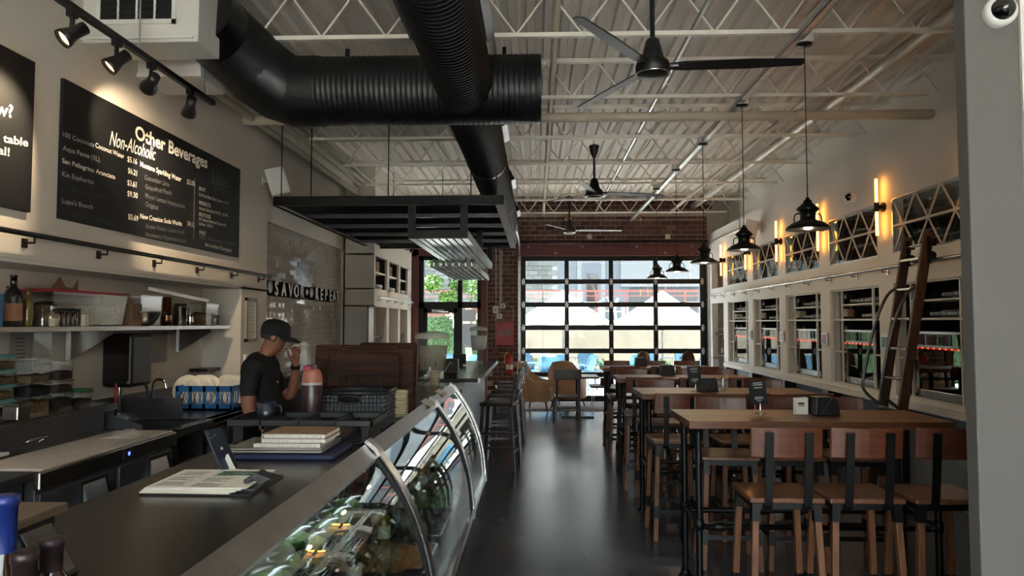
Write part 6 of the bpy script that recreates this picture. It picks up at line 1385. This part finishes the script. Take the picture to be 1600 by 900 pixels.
# ================================================================== people
def person(name, label, loc, rz, V, E, paint, mats, sub=2):
    """V: {joint: (x,y,z,r)} in body space facing +y; E: edges; paint(c, joint)->material index"""
    keys = list(V); idx = {k: i for i, k in enumerate(keys)}
    me = bpy.data.meshes.new(name); me.from_pydata([V[k][:3] for k in keys], [(idx[a], idx[b_]) for a, b_ in E], []); me.update()
    o = bpy.data.objects.new(name, me); COL.objects.link(o)
    o.modifiers.new('skin', 'SKIN'); o.modifiers['skin'].use_smooth_shade = True
    if not me.skin_vertices: me.attributes.new  # layer is made with the modifier
    import bmesh
    b = bmesh.new(); b.from_mesh(me); lay_ = b.verts.layers.skin.verify(); b.verts.ensure_lookup_table()
    for i, k in enumerate(keys):
        r_ = V[k][3]; r_ = (r_, r_) if not isinstance(r_, tuple) else r_
        b.verts[i][lay_].radius = r_; b.verts[i][lay_].use_root = (k == 'pelvis')
    b.to_mesh(me); b.free()
    s_ = o.modifiers.new('sub', 'SUBSURF'); s_.levels = sub; s_.render_levels = sub
    dg = bpy.context.evaluated_depsgraph_get(); dg.update()
    m2 = bpy.data.meshes.new_from_object(o.evaluated_get(dg), depsgraph=dg); bpy.data.objects.remove(o)
    m2.name = name; m2.materials.clear()
    for m_ in mats: m2.materials.append(M[m_])
    P = [Vector(V[k][:3]) for k in keys]
    for p in m2.polygons:
        j = min(range(len(P)), key=lambda i: (P[i] - p.center).length - 0.5 * (V[keys[i]][3][0] if isinstance(V[keys[i]][3], tuple) else V[keys[i]][3]))
        p.material_index = paint(p.center, keys[j]); p.use_smooth = True
    t = thing('person', label, 'person', loc, rz)
    obj('body', m2, t)
    return t
def face(t, c, ax, mskin, s=1.0, pitch=0.0):
    """nose, ears and eyes as children; c head centre, facing +y, pitched"""
    T = Matrix.Translation(c) @ Matrix.Rotation(-pitch, 4, 'X')
    MB().tube([T @ Vector((0, 0.093, 0.012)), T @ Vector((0, 0.112, -0.02)), T @ Vector((0, 0.098, -0.03))], [0.007, 0.013, 0.009], 8).build('nose', mskin, t)
    for sx in (-1, 1):
        MB().lathe([(0, -0.006), (0.018, -0.004), (0.024, 0.004), (0.012, 0.008), (0, 0.006)], 10, T=T @ Matrix.Translation((sx * 0.078, -0.005, -0.005)) @ Matrix.Rotation(sx * PI / 2 * 0.85, 4, 'Y')).build('ear', mskin, t)
        MB().lathe([(0, -0.009), (0.009, 0), (0, 0.009)], 10, T=T @ Matrix.Translation((sx * 0.03, 0.083, 0.012))).build('eye', 'lens_black', t)
    MB().tube([T @ Vector((-0.024, 0.088, -0.055)), T @ Vector((0, 0.096, -0.054)), T @ Vector((0.024, 0.088, -0.055))], 0.004, 6).build('mouth', 'capsule_red', t)
# hand: five unequal bent fingers rooted in the palm
def hand(V, E, pre, wrist, palm, tips):
    V[pre + 'wrist'] = tuple(wrist) + ((0.026, 0.022),); V[pre + 'palm'] = tuple(palm) + ((0.032, 0.017),); E.append((pre + 'wrist', pre + 'palm'))
    for k, (a, b_, c) in enumerate(tips):
        r_ = (0.0095, 0.0085, 0.0085, 0.008, 0.0075)[k]
        for n_, q in (('a', a), ('b', b_), ('c', c)): V['%sf%d%s' % (pre, k, n_)] = tuple(q) + (r_,)
        E += [((pre + 'palm') if k else (pre + 'wrist'), '%sf%da' % (pre, k)), ('%sf%da' % (pre, k), '%sf%db' % (pre, k)), ('%sf%db' % (pre, k), '%sf%dc' % (pre, k))]
# bartender: faces +x in the room (rz = -90), right arm hanging on the camera side, left hand at the mouth
V = {'pelvis': (0, 0.0, 0.92, (0.17, 0.12)), 'belly': (0, 0.02, 1.06, (0.165, 0.125)), 'chest': (0, 0.0, 1.25, (0.175, 0.125)), 'upper': (0, -0.015, 1.37, (0.15, 0.10)), 'neck': (0, 0.02, 1.455, (0.062, 0.062)),
     'jaw': (0, 0.075, 1.515, (0.065, 0.072)), 'skull': (0, 0.095, 1.585, (0.078, 0.092)), 'crown': (0, 0.085, 1.645, (0.06, 0.07)),
     'shR': (0.185, -0.02, 1.375, 0.075), 'armR': (0.235, -0.03, 1.25, 0.06), 'elR': (0.255, -0.02, 1.10, 0.044), 'foreR': (0.25, 0.04, 0.97, 0.037),
     'shL': (-0.185, -0.01, 1.375, 0.072), 'armL': (-0.21, 0.06, 1.24, 0.055), 'elL': (-0.20, 0.15, 1.13, 0.043), 'foreL': (-0.15, 0.19, 1.27, 0.037),
     'hipR': (0.10, 0, 0.86, 0.095), 'knR': (0.11, 0.02, 0.48, 0.062), 'shinR': (0.11, 0.0, 0.28, 0.055), 'ankR': (0.11, -0.02, 0.09, 0.04), 'toeR': (0.12, 0.12, 0.035, 0.035),
     'hipL': (-0.10, 0, 0.86, 0.095), 'knL': (-0.11, 0.02, 0.48, 0.062), 'shinL': (-0.11, 0.0, 0.28, 0.055), 'ankL': (-0.11, -0.02, 0.09, 0.04), 'toeL': (-0.12, 0.12, 0.035, 0.035)}
E = [('pelvis', 'belly'), ('belly', 'chest'), ('chest', 'upper'), ('upper', 'neck'), ('neck', 'jaw'), ('jaw', 'skull'), ('skull', 'crown'), ('upper', 'shR'), ('shR', 'armR'), ('armR', 'elR'), ('elR', 'foreR'), ('foreR', 'Rwrist'),
     ('upper', 'shL'), ('shL', 'armL'), ('armL', 'elL'), ('elL', 'foreL'), ('foreL', 'Lwrist'), ('pelvis', 'hipR'), ('hipR', 'knR'), ('knR', 'shinR'), ('shinR', 'ankR'), ('ankR', 'toeR'), ('pelvis', 'hipL'), ('hipL', 'knL'), ('knL', 'shinL'), ('shinL', 'ankL'), ('ankL', 'toeL')]
hand(V, E, 'R', (0.25, 0.09, 0.88), (0.25, 0.12, 0.82), [((0.235, 0.15, 0.845), (0.23, 0.175, 0.82), (0.225, 0.185, 0.80)), ((0.25, 0.15, 0.78), (0.245, 0.165, 0.75), (0.24, 0.16, 0.725)), ((0.255, 0.135, 0.77), (0.25, 0.15, 0.735), (0.245, 0.145, 0.705)), ((0.257, 0.115, 0.77), (0.255, 0.125, 0.74), (0.25, 0.12, 0.715)), ((0.257, 0.095, 0.775), (0.255, 0.10, 0.75), (0.25, 0.1, 0.735))])
hand(V, E, 'L', (-0.10, 0.205, 1.385), (-0.075, 0.205, 1.44), [((-0.06, 0.175, 1.43), (-0.045, 0.165, 1.455), (-0.035, 0.165, 1.475)), ((-0.055, 0.19, 1.485), (-0.035, 0.185, 1.50), (-0.02, 0.178, 1.495)), ((-0.06, 0.21, 1.49), (-0.035, 0.21, 1.505), (-0.018, 0.2, 1.495)), ((-0.065, 0.228, 1.485), (-0.042, 0.23, 1.497), (-0.025, 0.222, 1.485)), ((-0.07, 0.24, 1.47), (-0.052, 0.245, 1.48), (-0.036, 0.24, 1.468))])
def paint(c, j):
    if j in ('jaw', 'skull', 'crown', 'neck') or j[0] in 'RL' and j not in ('R', 'L') or j.startswith('fore') or j in ('elR', 'elL'): return 0
    if j in ('armR', 'armL') and c.z < 1.19: return 0
    if j.startswith('toe') or j.startswith('ank') and c.z < 0.1: return 3
    return 2 if c.z < 0.93 else 1
man = person('person', 'bartender in black cap and polo shirt standing with one hand at the mouth', (-1.89, 4.95, -0.02), -PI / 2 + 0.12, V, E, paint, ('skin', 'shirt_black', 'trousers', 'shoe'))
face(man, Vector((0, 0.095, 1.575)), None, 'skin', pitch=0.35)
Tc = Matrix.Translation((0, 0.085, 1.60)) @ Matrix.Rotation(-0.22, 4, 'X')
cap = MB().lathe([(0.09, -0.015), (0.092, 0.02), (0.087, 0.055), (0.066, 0.083), (0.03, 0.096), (0, 0.098)], 22, T=Tc @ Matrix.Diagonal((0.92, 1.12, 1, 1)))
br = []; nb = 12
for ring, (rr, zz) in enumerate(((0.088, -0.008), (0.125, -0.012), (0.168, -0.028))):
    for k in range(nb + 1):
        a = PI * (0.14 + 0.72 * k / nb); x = rr * math.cos(a) * (0.95 if ring else 1); y = rr * math.sin(a) * 1.1
        br.append(Tc @ Vector((x * (1 if ring < 2 else 0.72), y, zz - 0.35 * x * x)))
bf = []
for l in range(2):
    for k in range(nb): bf.append((l*(nb+1)+k, l*(nb+1)+k+1, (l+1)*(nb+1)+k+1, (l+1)*(nb+1)+k))
co_ = cap.build('cap', 'shirt_black', man)
bo = MB().add(br, bf, True).build('cap_brim', 'shirt_black', co_); bo.modifiers.new('s', 'SOLIDIFY').thickness = 0.005
MB().lathe([(0, 0), (0.018, 0), (0.018, 0.002), (0, 0.003)], 14, T=Tc @ Matrix.Translation((0.03, 0.098, 0.045)) @ Matrix.Rotation(-PI / 2 + 0.3, 4, 'X')).build('cap_badge', 'chalk_dim', co_)
MB().tube([(0.07 * math.cos(a), 0.10 + 0.0 + 0.105 * math.sin(a) * 0.62 - 0.0, 1.592 + 0.0) for a in [PI * k / 10 for k in range(11)]], 0.0025, 6).build('glasses', 'black_satin', man)
MB().lathe([(0.072, -0.012), (0.078, 0.005), (0.078, 0.02)], 16, T=Matrix.Translation((0, 0.062, 1.565)) @ Matrix.Rotation(-0.3, 4, 'X') @ Matrix.Diagonal((1.0, 1.05, 1, 1))).build('hair', 'hair_grey', man)
def band(a, b_, r_, nm, m, par, w_=0.5):
    a, b_ = Vector(a), Vector(b_); MB().tube([a, b_], r_, 14).build(nm, m, par)
band((-0.115, 0.20, 1.35), (-0.107, 0.203, 1.375), 0.034, 'watch', 'black_satin', man)
MB().tube([(0.0 + 0.066 * math.cos(a), 0.022 + 0.066 * math.sin(a), 1.435 + 0.02 * -math.sin(a)) for a in [2 * PI * k / 18 for k in range(18)]], 0.016, 8, closed=True).build('collar', 'shirt_black', man)
MB().box(0.06, 0.118, 1.27, 0.085, 0.122, 1.278).box(0.05, 0.118, 1.262, 0.06, 0.122, 1.272).build('shirt_emblem', 'chalk_mid', man)
# seated guests
def sitter(label, loc, rz, top, hair, long_hair):
    V = {'pelvis': (0, 0, 0.55, (0.16, 0.13)), 'belly': (0, 0.02, 0.66, (0.14, 0.11)), 'chest': (0, 0.03, 0.80, (0.15, 0.11)), 'upper': (0, 0.04, 0.90, (0.12, 0.08)), 'neck': (0, 0.06, 0.97, 0.05), 'jaw': (0, 0.09, 1.03, (0.055, 0.065)), 'skull': (0, 0.08, 1.10, (0.072, 0.086)), 'crown': (0, 0.075, 1.15, 0.058),
         'hipR': (0.09, 0.08, 0.53, 0.085), 'knR': (0.11, 0.42, 0.5, 0.062), 'ankR': (0.11, 0.4, 0.08, 0.042), 'toeR': (0.12, 0.54, 0.035, 0.034), 'hipL': (-0.09, 0.08, 0.53, 0.085), 'knL': (-0.11, 0.42, 0.5, 0.062), 'ankL': (-0.11, 0.4, 0.08, 0.042), 'toeL': (-0.12, 0.54, 0.035, 0.034),
         'shR': (0.16, 0.04, 0.89, 0.06), 'elR': (0.22, 0.1, 0.66, 0.042), 'shL': (-0.16, 0.04, 0.89, 0.06), 'elL': (-0.22, 0.1, 0.66, 0.042)}
    E = [('pelvis', 'belly'), ('belly', 'chest'), ('chest', 'upper'), ('upper', 'neck'), ('neck', 'jaw'), ('jaw', 'skull'), ('skull', 'crown'), ('pelvis', 'hipR'), ('hipR', 'knR'), ('knR', 'ankR'), ('ankR', 'toeR'), ('pelvis', 'hipL'), ('hipL', 'knL'), ('knL', 'ankL'), ('ankL', 'toeL'), ('upper', 'shR'), ('shR', 'elR'), ('elR', 'Rwrist'), ('upper', 'shL'), ('shL', 'elL'), ('elL', 'Lwrist')]
    for s, pre in ((1, 'R'), (-1, 'L')):
        hand(V, E, pre, (s * 0.16, 0.28, 0.63), (s * 0.14, 0.34, 0.625), [((s * 0.11, 0.33, 0.64), (s * 0.095, 0.355, 0.64), (s * 0.09, 0.375, 0.635))] + [((s * (0.125 + 0.014 * q), 0.385 - 0.006 * q, 0.625), (s * (0.125 + 0.014 * q), 0.41 - 0.008 * q, 0.62), (s * (0.125 + 0.014 * q), 0.43 - 0.01 * q, 0.61)) for q in range(4)])
    def paint(c, j):
        if j in ('jaw', 'skull', 'crown', 'neck') or j[0] in 'RL': return 0
        if j.startswith('toe'): return 3
        return 2 if (j.startswith('kn') or j.startswith('hip') or j.startswith('ank')) else 1
    t = person('person', label, loc, rz, V, E, paint, ('skin', top, 'trousers', 'shoe'), 1)
    face(t, Vector((0, 0.08, 1.09)), None, 'skin')
    h = MB(); vs = []; fs = []; n = 18; bot = 0.80 if long_hair else 0.97
    rows = [(0.0, 1.185), (0.05, 1.178), (0.085, 1.145), (0.1, 1.09), (0.105, 1.02), (0.115, 0.94 if long_hair else 1.0), (0.11, bot)]
    for r_, z in rows:
        for k in range(n + 1):
            a = PI * (0.5 + 0.25) + (2 * PI - PI * 0.5) * k / n - 0  # opening towards the face
            a = PI / 2 + 0.62 + (2 * PI - 1.24) * k / n
            vs.append((r_ * math.cos(a) * (0.95 + (0.05 * math.sin(k * 5.0))), 0.065 + r_ * math.sin(a) * 1.05, z - (0.01 if k % 2 else 0)))
    for l in range(len(rows) - 1):
        for k in range(n): fs.append((l*(n+1)+k, l*(n+1)+k+1, (l+1)*(n+1)+k+1, (l+1)*(n+1)+k))
    o = h.add(vs, fs, True).build('hair', hair, t); o.modifiers.new('s', 'SOLIDIFY').thickness = 0.02
sitter('seated guest with fair hair facing the bar tables', (P1[0], P1[1], -0.05), math.radians(165), 'top_dark', 'hair_fair', False)
sitter('seated guest with long brown hair turned away from the wine wall', (P2[0], P2[1], -0.05), math.radians(80), 'top_rust', 'hair_brown', True)

# ================================================================== outside
struct('ground', MB().box(-14, YB + 0.25, -0.25, 16, 45, -0.02), 'patio', 'pale paved patio outside the garage door')
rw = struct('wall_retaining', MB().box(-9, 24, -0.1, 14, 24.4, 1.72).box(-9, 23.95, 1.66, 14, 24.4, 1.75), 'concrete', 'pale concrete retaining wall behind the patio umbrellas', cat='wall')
struct('terrace', MB().box(-9, 24.4, -0.1, 14, 33, 1.66), 'patio', 'raised terrace behind the retaining wall', cat='terrace')
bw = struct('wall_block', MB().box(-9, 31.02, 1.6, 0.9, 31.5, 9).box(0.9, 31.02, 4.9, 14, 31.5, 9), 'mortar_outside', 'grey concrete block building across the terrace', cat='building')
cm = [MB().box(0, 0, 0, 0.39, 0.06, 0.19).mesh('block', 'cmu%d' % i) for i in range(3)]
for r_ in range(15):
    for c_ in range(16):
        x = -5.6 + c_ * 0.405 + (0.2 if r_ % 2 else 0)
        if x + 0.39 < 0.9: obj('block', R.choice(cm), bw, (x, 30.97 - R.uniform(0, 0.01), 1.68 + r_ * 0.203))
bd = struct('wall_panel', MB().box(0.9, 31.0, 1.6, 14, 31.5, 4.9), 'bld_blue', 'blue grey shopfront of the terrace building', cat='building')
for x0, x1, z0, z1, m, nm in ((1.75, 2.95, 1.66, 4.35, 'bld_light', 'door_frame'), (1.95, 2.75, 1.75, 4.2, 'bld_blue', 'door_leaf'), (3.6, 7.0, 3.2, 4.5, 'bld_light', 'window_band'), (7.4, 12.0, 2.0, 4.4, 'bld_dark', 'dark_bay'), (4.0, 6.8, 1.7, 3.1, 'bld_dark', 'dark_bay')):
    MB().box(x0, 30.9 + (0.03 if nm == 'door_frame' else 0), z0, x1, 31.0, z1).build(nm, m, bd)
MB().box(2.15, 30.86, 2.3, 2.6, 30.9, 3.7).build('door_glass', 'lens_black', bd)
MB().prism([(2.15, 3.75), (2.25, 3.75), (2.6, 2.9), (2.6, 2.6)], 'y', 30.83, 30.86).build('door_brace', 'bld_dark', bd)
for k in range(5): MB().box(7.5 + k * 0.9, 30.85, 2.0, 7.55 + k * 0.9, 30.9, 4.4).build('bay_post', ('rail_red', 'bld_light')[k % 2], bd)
t = thing('terrace_railing', 'thin red railing along the raised terrace edge', 'railing', (0, 24.6, 1.66))
for z in (1.05, 0.9, 0.55): MB().box(-9, -0.02, z, 14, 0.02, z + (0.06 if z > 1 else 0.03)).build('rail_bar', 'rail_red', t)
for k in range(24): MB().box(-9 + k, -0.025, 0, -8.95 + k, 0.025, 1.05).build('rail_post', 'rail_red', t)
def out_chair(loc, rz, label, m, group):
    t = thing('patio_chair', label, 'patio chair', loc, rz, group)
    MB().box(-0.24, -0.23, 0.41, 0.24, 0.24, 0.44).build('seat', m, t, bev=0.02)
    vs = []
    bk = MB(); n = 6; fs = []
    for z, w_, d in ((0.44, 0.23, -0.22), (0.62, 0.25, -0.27), (0.82, 0.24, -0.33), (0.88, 0.17, -0.35)):
        for k in range(n + 1): u = -1 + 2 * k / n; vs.append((u * w_, d + 0.06 * u * u, z))
    for l in range(3):
        for k in range(n): fs.append((l*(n+1)+k, l*(n+1)+k+1, (l+1)*(n+1)+k+1, (l+1)*(n+1)+k))
    o = bk.add(vs, fs, True).build('backrest', m, t); o.modifiers.new('s', 'SOLIDIFY').thickness = 0.02
    for sx in (-1, 1):
        MB().tube([(sx * 0.25, -0.24, 0.62), (sx * 0.27, 0.0, 0.64), (sx * 0.26, 0.2, 0.62), (sx * 0.25, 0.22, 0.43)], 0.016, 8).build('armrest', m, t)
        for sy in (-1, 1): MB().tube([(sx * 0.21, sy * 0.2, 0.42), (sx * 0.25, sy * 0.25, 0)], 0.016, 8).build('leg', m, t)
    return t
oc = None
SPOT = [(855, 17.6, 170, 'with its back to the garage door glass edge'), (868, 18.6, 10, ''), (840, 19.2, 250, ''), (912, 18.2, 60, ''), (922, 19.2, 200, ''), (993, 18.8, 150, ''), (1008, 19.6, 30, ''), (1085, 18.4, 100, ''), (1075, 19.6, 220, ''), (724, 18.0, 120, ''), (690, 19.0, 40, '')]
for k, (px, y, a, _) in enumerate(SPOT):
    x = at(px, 560, y=y).x; lb = 'light blue plastic patio chair on the patio, %s counting along from the red fire cabinet' % ORD[k]
    gl_ = 'light blue patio chairs'
    if oc is None: oc = out_chair((x, y, -0.02), math.radians(a), lb, 'chair_blue', gl_)
    else: dup(oc, (x, y, -0.02), math.radians(a), lb)
for k, (px, y) in enumerate(((890, 20.6), (1040, 20.6))):
    x = at(px, 560, y=y).x; t = thing('patio_table', ('white round patio table under the umbrella before the block wall', 'white round patio table under the umbrella before the shopfront')[k], 'table', (x, y, -0.02)); MB().lathe([(0, 0.70), (0.5, 0.70), (0.5, 0.73), (0, 0.73)], 24).build('table_top', 'chair_white', t)
    for q in range(4): a = q * PI / 2 + 0.4; MB().tube([(0.35 * math.cos(a), 0.35 * math.sin(a), 0.7), (0.42 * math.cos(a), 0.42 * math.sin(a), 0)], 0.02, 8).build('leg', 'chair_white', t)
def umbrella(x, y, z, r_, label, pole_dx=0.0):
    t = thing('patio_umbrella', label, 'umbrella', (x, y, -0.02)); n = 8; vs = [(0, 0, z + 0.85)]; fs = []
    for ring, (rr, dz) in enumerate(((0.28, 0.60), (0.7, 0.24), (1.0, 0.0), (1.0, -0.1))):
        for k in range(n * 2):
            a = 2 * PI * k / (n * 2) + 0.2; q = r_ * rr * (1 if k % 2 == 0 else 0.955); vs.append((q * math.cos(a), q * math.sin(a), z + dz - (0.03 if k % 2 and ring else 0)))
    m_ = 2 * n
    fs += [(0, 1 + k, 1 + (k + 1) % m_) for k in range(m_)]
    for l in range(3):
        for k in range(m_): fs.append((1 + l*m_ + k, 1 + (l+1)*m_ + k, 1 + (l+1)*m_ + (k+1) % m_, 1 + l*m_ + (k+1) % m_))
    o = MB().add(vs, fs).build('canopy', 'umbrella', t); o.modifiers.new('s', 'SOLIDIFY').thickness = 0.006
    MB().tube([(0, 0, 0), (0, 0, z + 0.85)], 0.028, 10).build('pole', 'pole_grey', t); MB().lathe([(0.25, 0), (0.25, 0.06), (0.05, 0.08), (0.04, 0.3)], 16).build('base', 'pole_grey', t)
    MB().lathe([(0.05, 0.85), (0.05, 1.0)], 10).build('crank', 'pole_grey', t)
    for k in range(n):
        a = 2 * PI * k / n + 0.2; MB().tube([(0, 0, z + 0.78), (r_ * math.cos(a), r_ * math.sin(a), z - 0.04)], 0.01, 6).build('rib', 'pole_grey', t)
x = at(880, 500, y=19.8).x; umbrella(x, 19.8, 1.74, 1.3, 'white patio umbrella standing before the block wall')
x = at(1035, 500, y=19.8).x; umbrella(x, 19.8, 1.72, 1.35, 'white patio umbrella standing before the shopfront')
tx = thing('terrace_table', 'white outdoor table on the raised terrace by the railing', 'table', (at(925, 470, y=26).x, 26, 1.66)); MB().box(-0.32, -0.4, 0.70, 0.32, 0.4, 0.74).build('table_top', 'chair_white', tx)
for sx in (-1, 1):
    for sy in (-1, 1): MB().box(sx * 0.28 - 0.03, sy * 0.36 - 0.03, 0, sx * 0.28 + 0.03, sy * 0.36 + 0.03, 0.7).build('leg', 'chair_white', tx)
dup(tx, (at(990, 470, y=27.4).x, 27.4, 1.66), 0, 'white outdoor table on the raised terrace between two white chairs'); dup(tx, (at(1085, 470, y=26).x, 26, 1.66), 0, 'white outdoor table on the raised terrace before the dark bay')
wc = None
for k, (px, a) in enumerate(((898, 270), (952, 90), (964, 270), (1016, 90))):
    yt = 26 if k < 2 else 27.4; x = at(px, 470, y=yt).x; lb = 'white metal chair on the raised terrace, %s from the block wall' % ORD[k]
    if wc is None: wc = out_chair((x, yt, 1.66), math.radians(a), lb, 'chair_white', 'white chairs on the terrace')
    else: dup(wc, (x, yt, 1.66), math.radians(a), lb)
# shrubs along the retaining wall
def leaves(n, cx, cy, cz, rx, ry, rz, s, shell=0.5):
    b = MB()
    for _ in range(n):
        d = Vector((R.gauss(0, 1), R.gauss(0, 1), R.gauss(0, 1))).normalized() * (shell + (1 - shell) * R.random())
        c = Vector((cx + d.x * rx, cy + d.y * ry, cz + d.z * rz)); u = Vector((R.gauss(0, 1), R.gauss(0, 1), R.gauss(0, 1))).normalized(); v = u.orthogonal().normalized(); q = s * R.uniform(0.6, 1.3)
        b.add([c - u * q, c + v * q * 0.45, c + u * q, c - v * q * 0.45], [(0, 1, 2, 3)])
    return b
for k, (px, y) in enumerate(((835, 22.9), (930, 23.1), (1030, 23.0), (1075, 23.2))):
    x = at(px, 570, y=y).x; t = thing('shrub', 'low green shrub at the foot of the retaining wall, %s from the brick pier' % ORD[k], 'shrub', (x, y, -0.02)); leaves(420, 0, 0, 0.28, 0.5, 0.4, 0.28, 0.09).build('foliage', 'hedge', t); MB().tube([(0, 0, 0), (0.02, 0, 0.3)], 0.03, 6).build('stem', 'bark', t)
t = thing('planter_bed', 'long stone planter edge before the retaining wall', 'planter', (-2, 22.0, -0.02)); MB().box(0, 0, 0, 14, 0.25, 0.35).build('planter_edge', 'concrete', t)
# view through the entry door: hedge panel, tree, sign post
t = thing('hedge_wall', 'clipped green hedge panel with white letters outside the entry door', 'hedge', (-3.2, 20.5, -0.02)); MB().box(-2.2, 0, 0, 2.0, 0.4, 1.85).build('hedge_body', 'hedge', t)
hl = MB()
for _ in range(2600):
    x, z = R.uniform(-2.2, 2.0), R.uniform(0, 1.86); c = Vector((x, -0.02 - 0.03 * R.random(), z)); u = Vector((R.gauss(0, 1), R.gauss(0, 0.4), R.gauss(0, 1))).normalized(); v = u.cross(Vector((0, 1, 0))).normalized(); hl.add([c - u * 0.06, c + v * 0.03, c + u * 0.06, c - v * 0.03], [(0, 1, 2, 3)])
o = hl.build('hedge_leaves', 'hedge', t); o['kind'] = 'stuff'
me = text_mesh('TOT', 0.42, 0.02, 0.004, 0, 'white_gloss')
for v in me.vertices: v.co = (v.co.x, -v.co.z - 0.08, v.co.y)
p = at(702, 512, y=20.4); obj('hedge_letters', me, t, (p.x + 3.2, 0, p.z + 0.02))
MB().box(p.x + 3.2 - 0.1, -0.07, p.z + 0.36, p.x + 4.3, -0.05, p.z + 0.39).build('letter_rail', 'white_gloss', t)
t = thing('brick_coping', 'pink brick coping band above the hedge panel', 'wall', (-3.2, 21.2, -0.02)); MB().box(-2.4, 0, 0, 2.2, 0.4, 2.12).build('coping_wall', 'brick2', t); MB().box(-2.4, -0.05, 2.0, 2.2, 0.0, 2.12).build('coping_stone', 'rail_red', t)
p = at(733, 560, y=19.5); t = thing('patio_tree', 'young tree with pale branching trunk and bright leaves outside the door', 'tree', (p.x, 19.5, -0.02))
tr_ = MB().tube(spl([(0, 0, 0), (0.02, 0, 0.9), (-0.02, 0, 1.5), (0.03, 0.05, 2.2)], 5), [0.06] * 8 + [0.05] * 8, 8)
for e in ((-0.55, 0.1, 2.35), (0.4, 0.0, 2.5), (-0.95, 0.05, 2.75), (0.15, 0.1, 3.2), (-0.4, 0, 3.2)): tr_.tube(spl([(0, 0, 1.3 + 0.1 * R.random()), (e[0] * 0.4, e[1], 1.75), (e[0] * 0.8, e[1], e[2] * 0.88), e], 4), [0.035] * 6 + [0.018] * 7, 6)
tr_.build('trunk', 'bark', t)
cl = MB()
for e, r_ in (((-1.0, 0, 2.75), 0.33), ((-0.55, 0, 2.35), 0.3), ((0.35, 0, 2.6), 0.5), ((0.2, 0, 3.3), 0.5), ((-0.4, 0, 3.25), 0.4), ((-0.3, 0.2, 2.7), 0.3), ((0.5, 0, 2.1), 0.3), ((-0.85, 0, 3.35), 0.28)):
    b_ = leaves(330, e[0], e[1], e[2], r_, r_, r_ * 0.75, 0.075, 0.3); cl.add(b_.v, b_.f)
o = cl.build('crown', 'leaf', t)
p = at(729, 530, y=18.5); t = thing('sign_post', 'grey notice board on a white post outside the sidelight', 'sign', (p.x, 18.5, -0.02)); MB().box(-0.02, -0.02, 0, 0.02, 0.02, 1.4).build('post', 'chair_white', t); MB().box(-0.24, -0.04, 1.72, 0.24, -0.02, 2.02).box(-0.24, -0.04, 1.05, 0.24, -0.02, 1.66).build('notice_panel', 'bld_dark', t); MB().box(-0.03, -0.035, 1.0, 0.03, -0.015, 2.05).build('post_upper', 'chair_white', t)
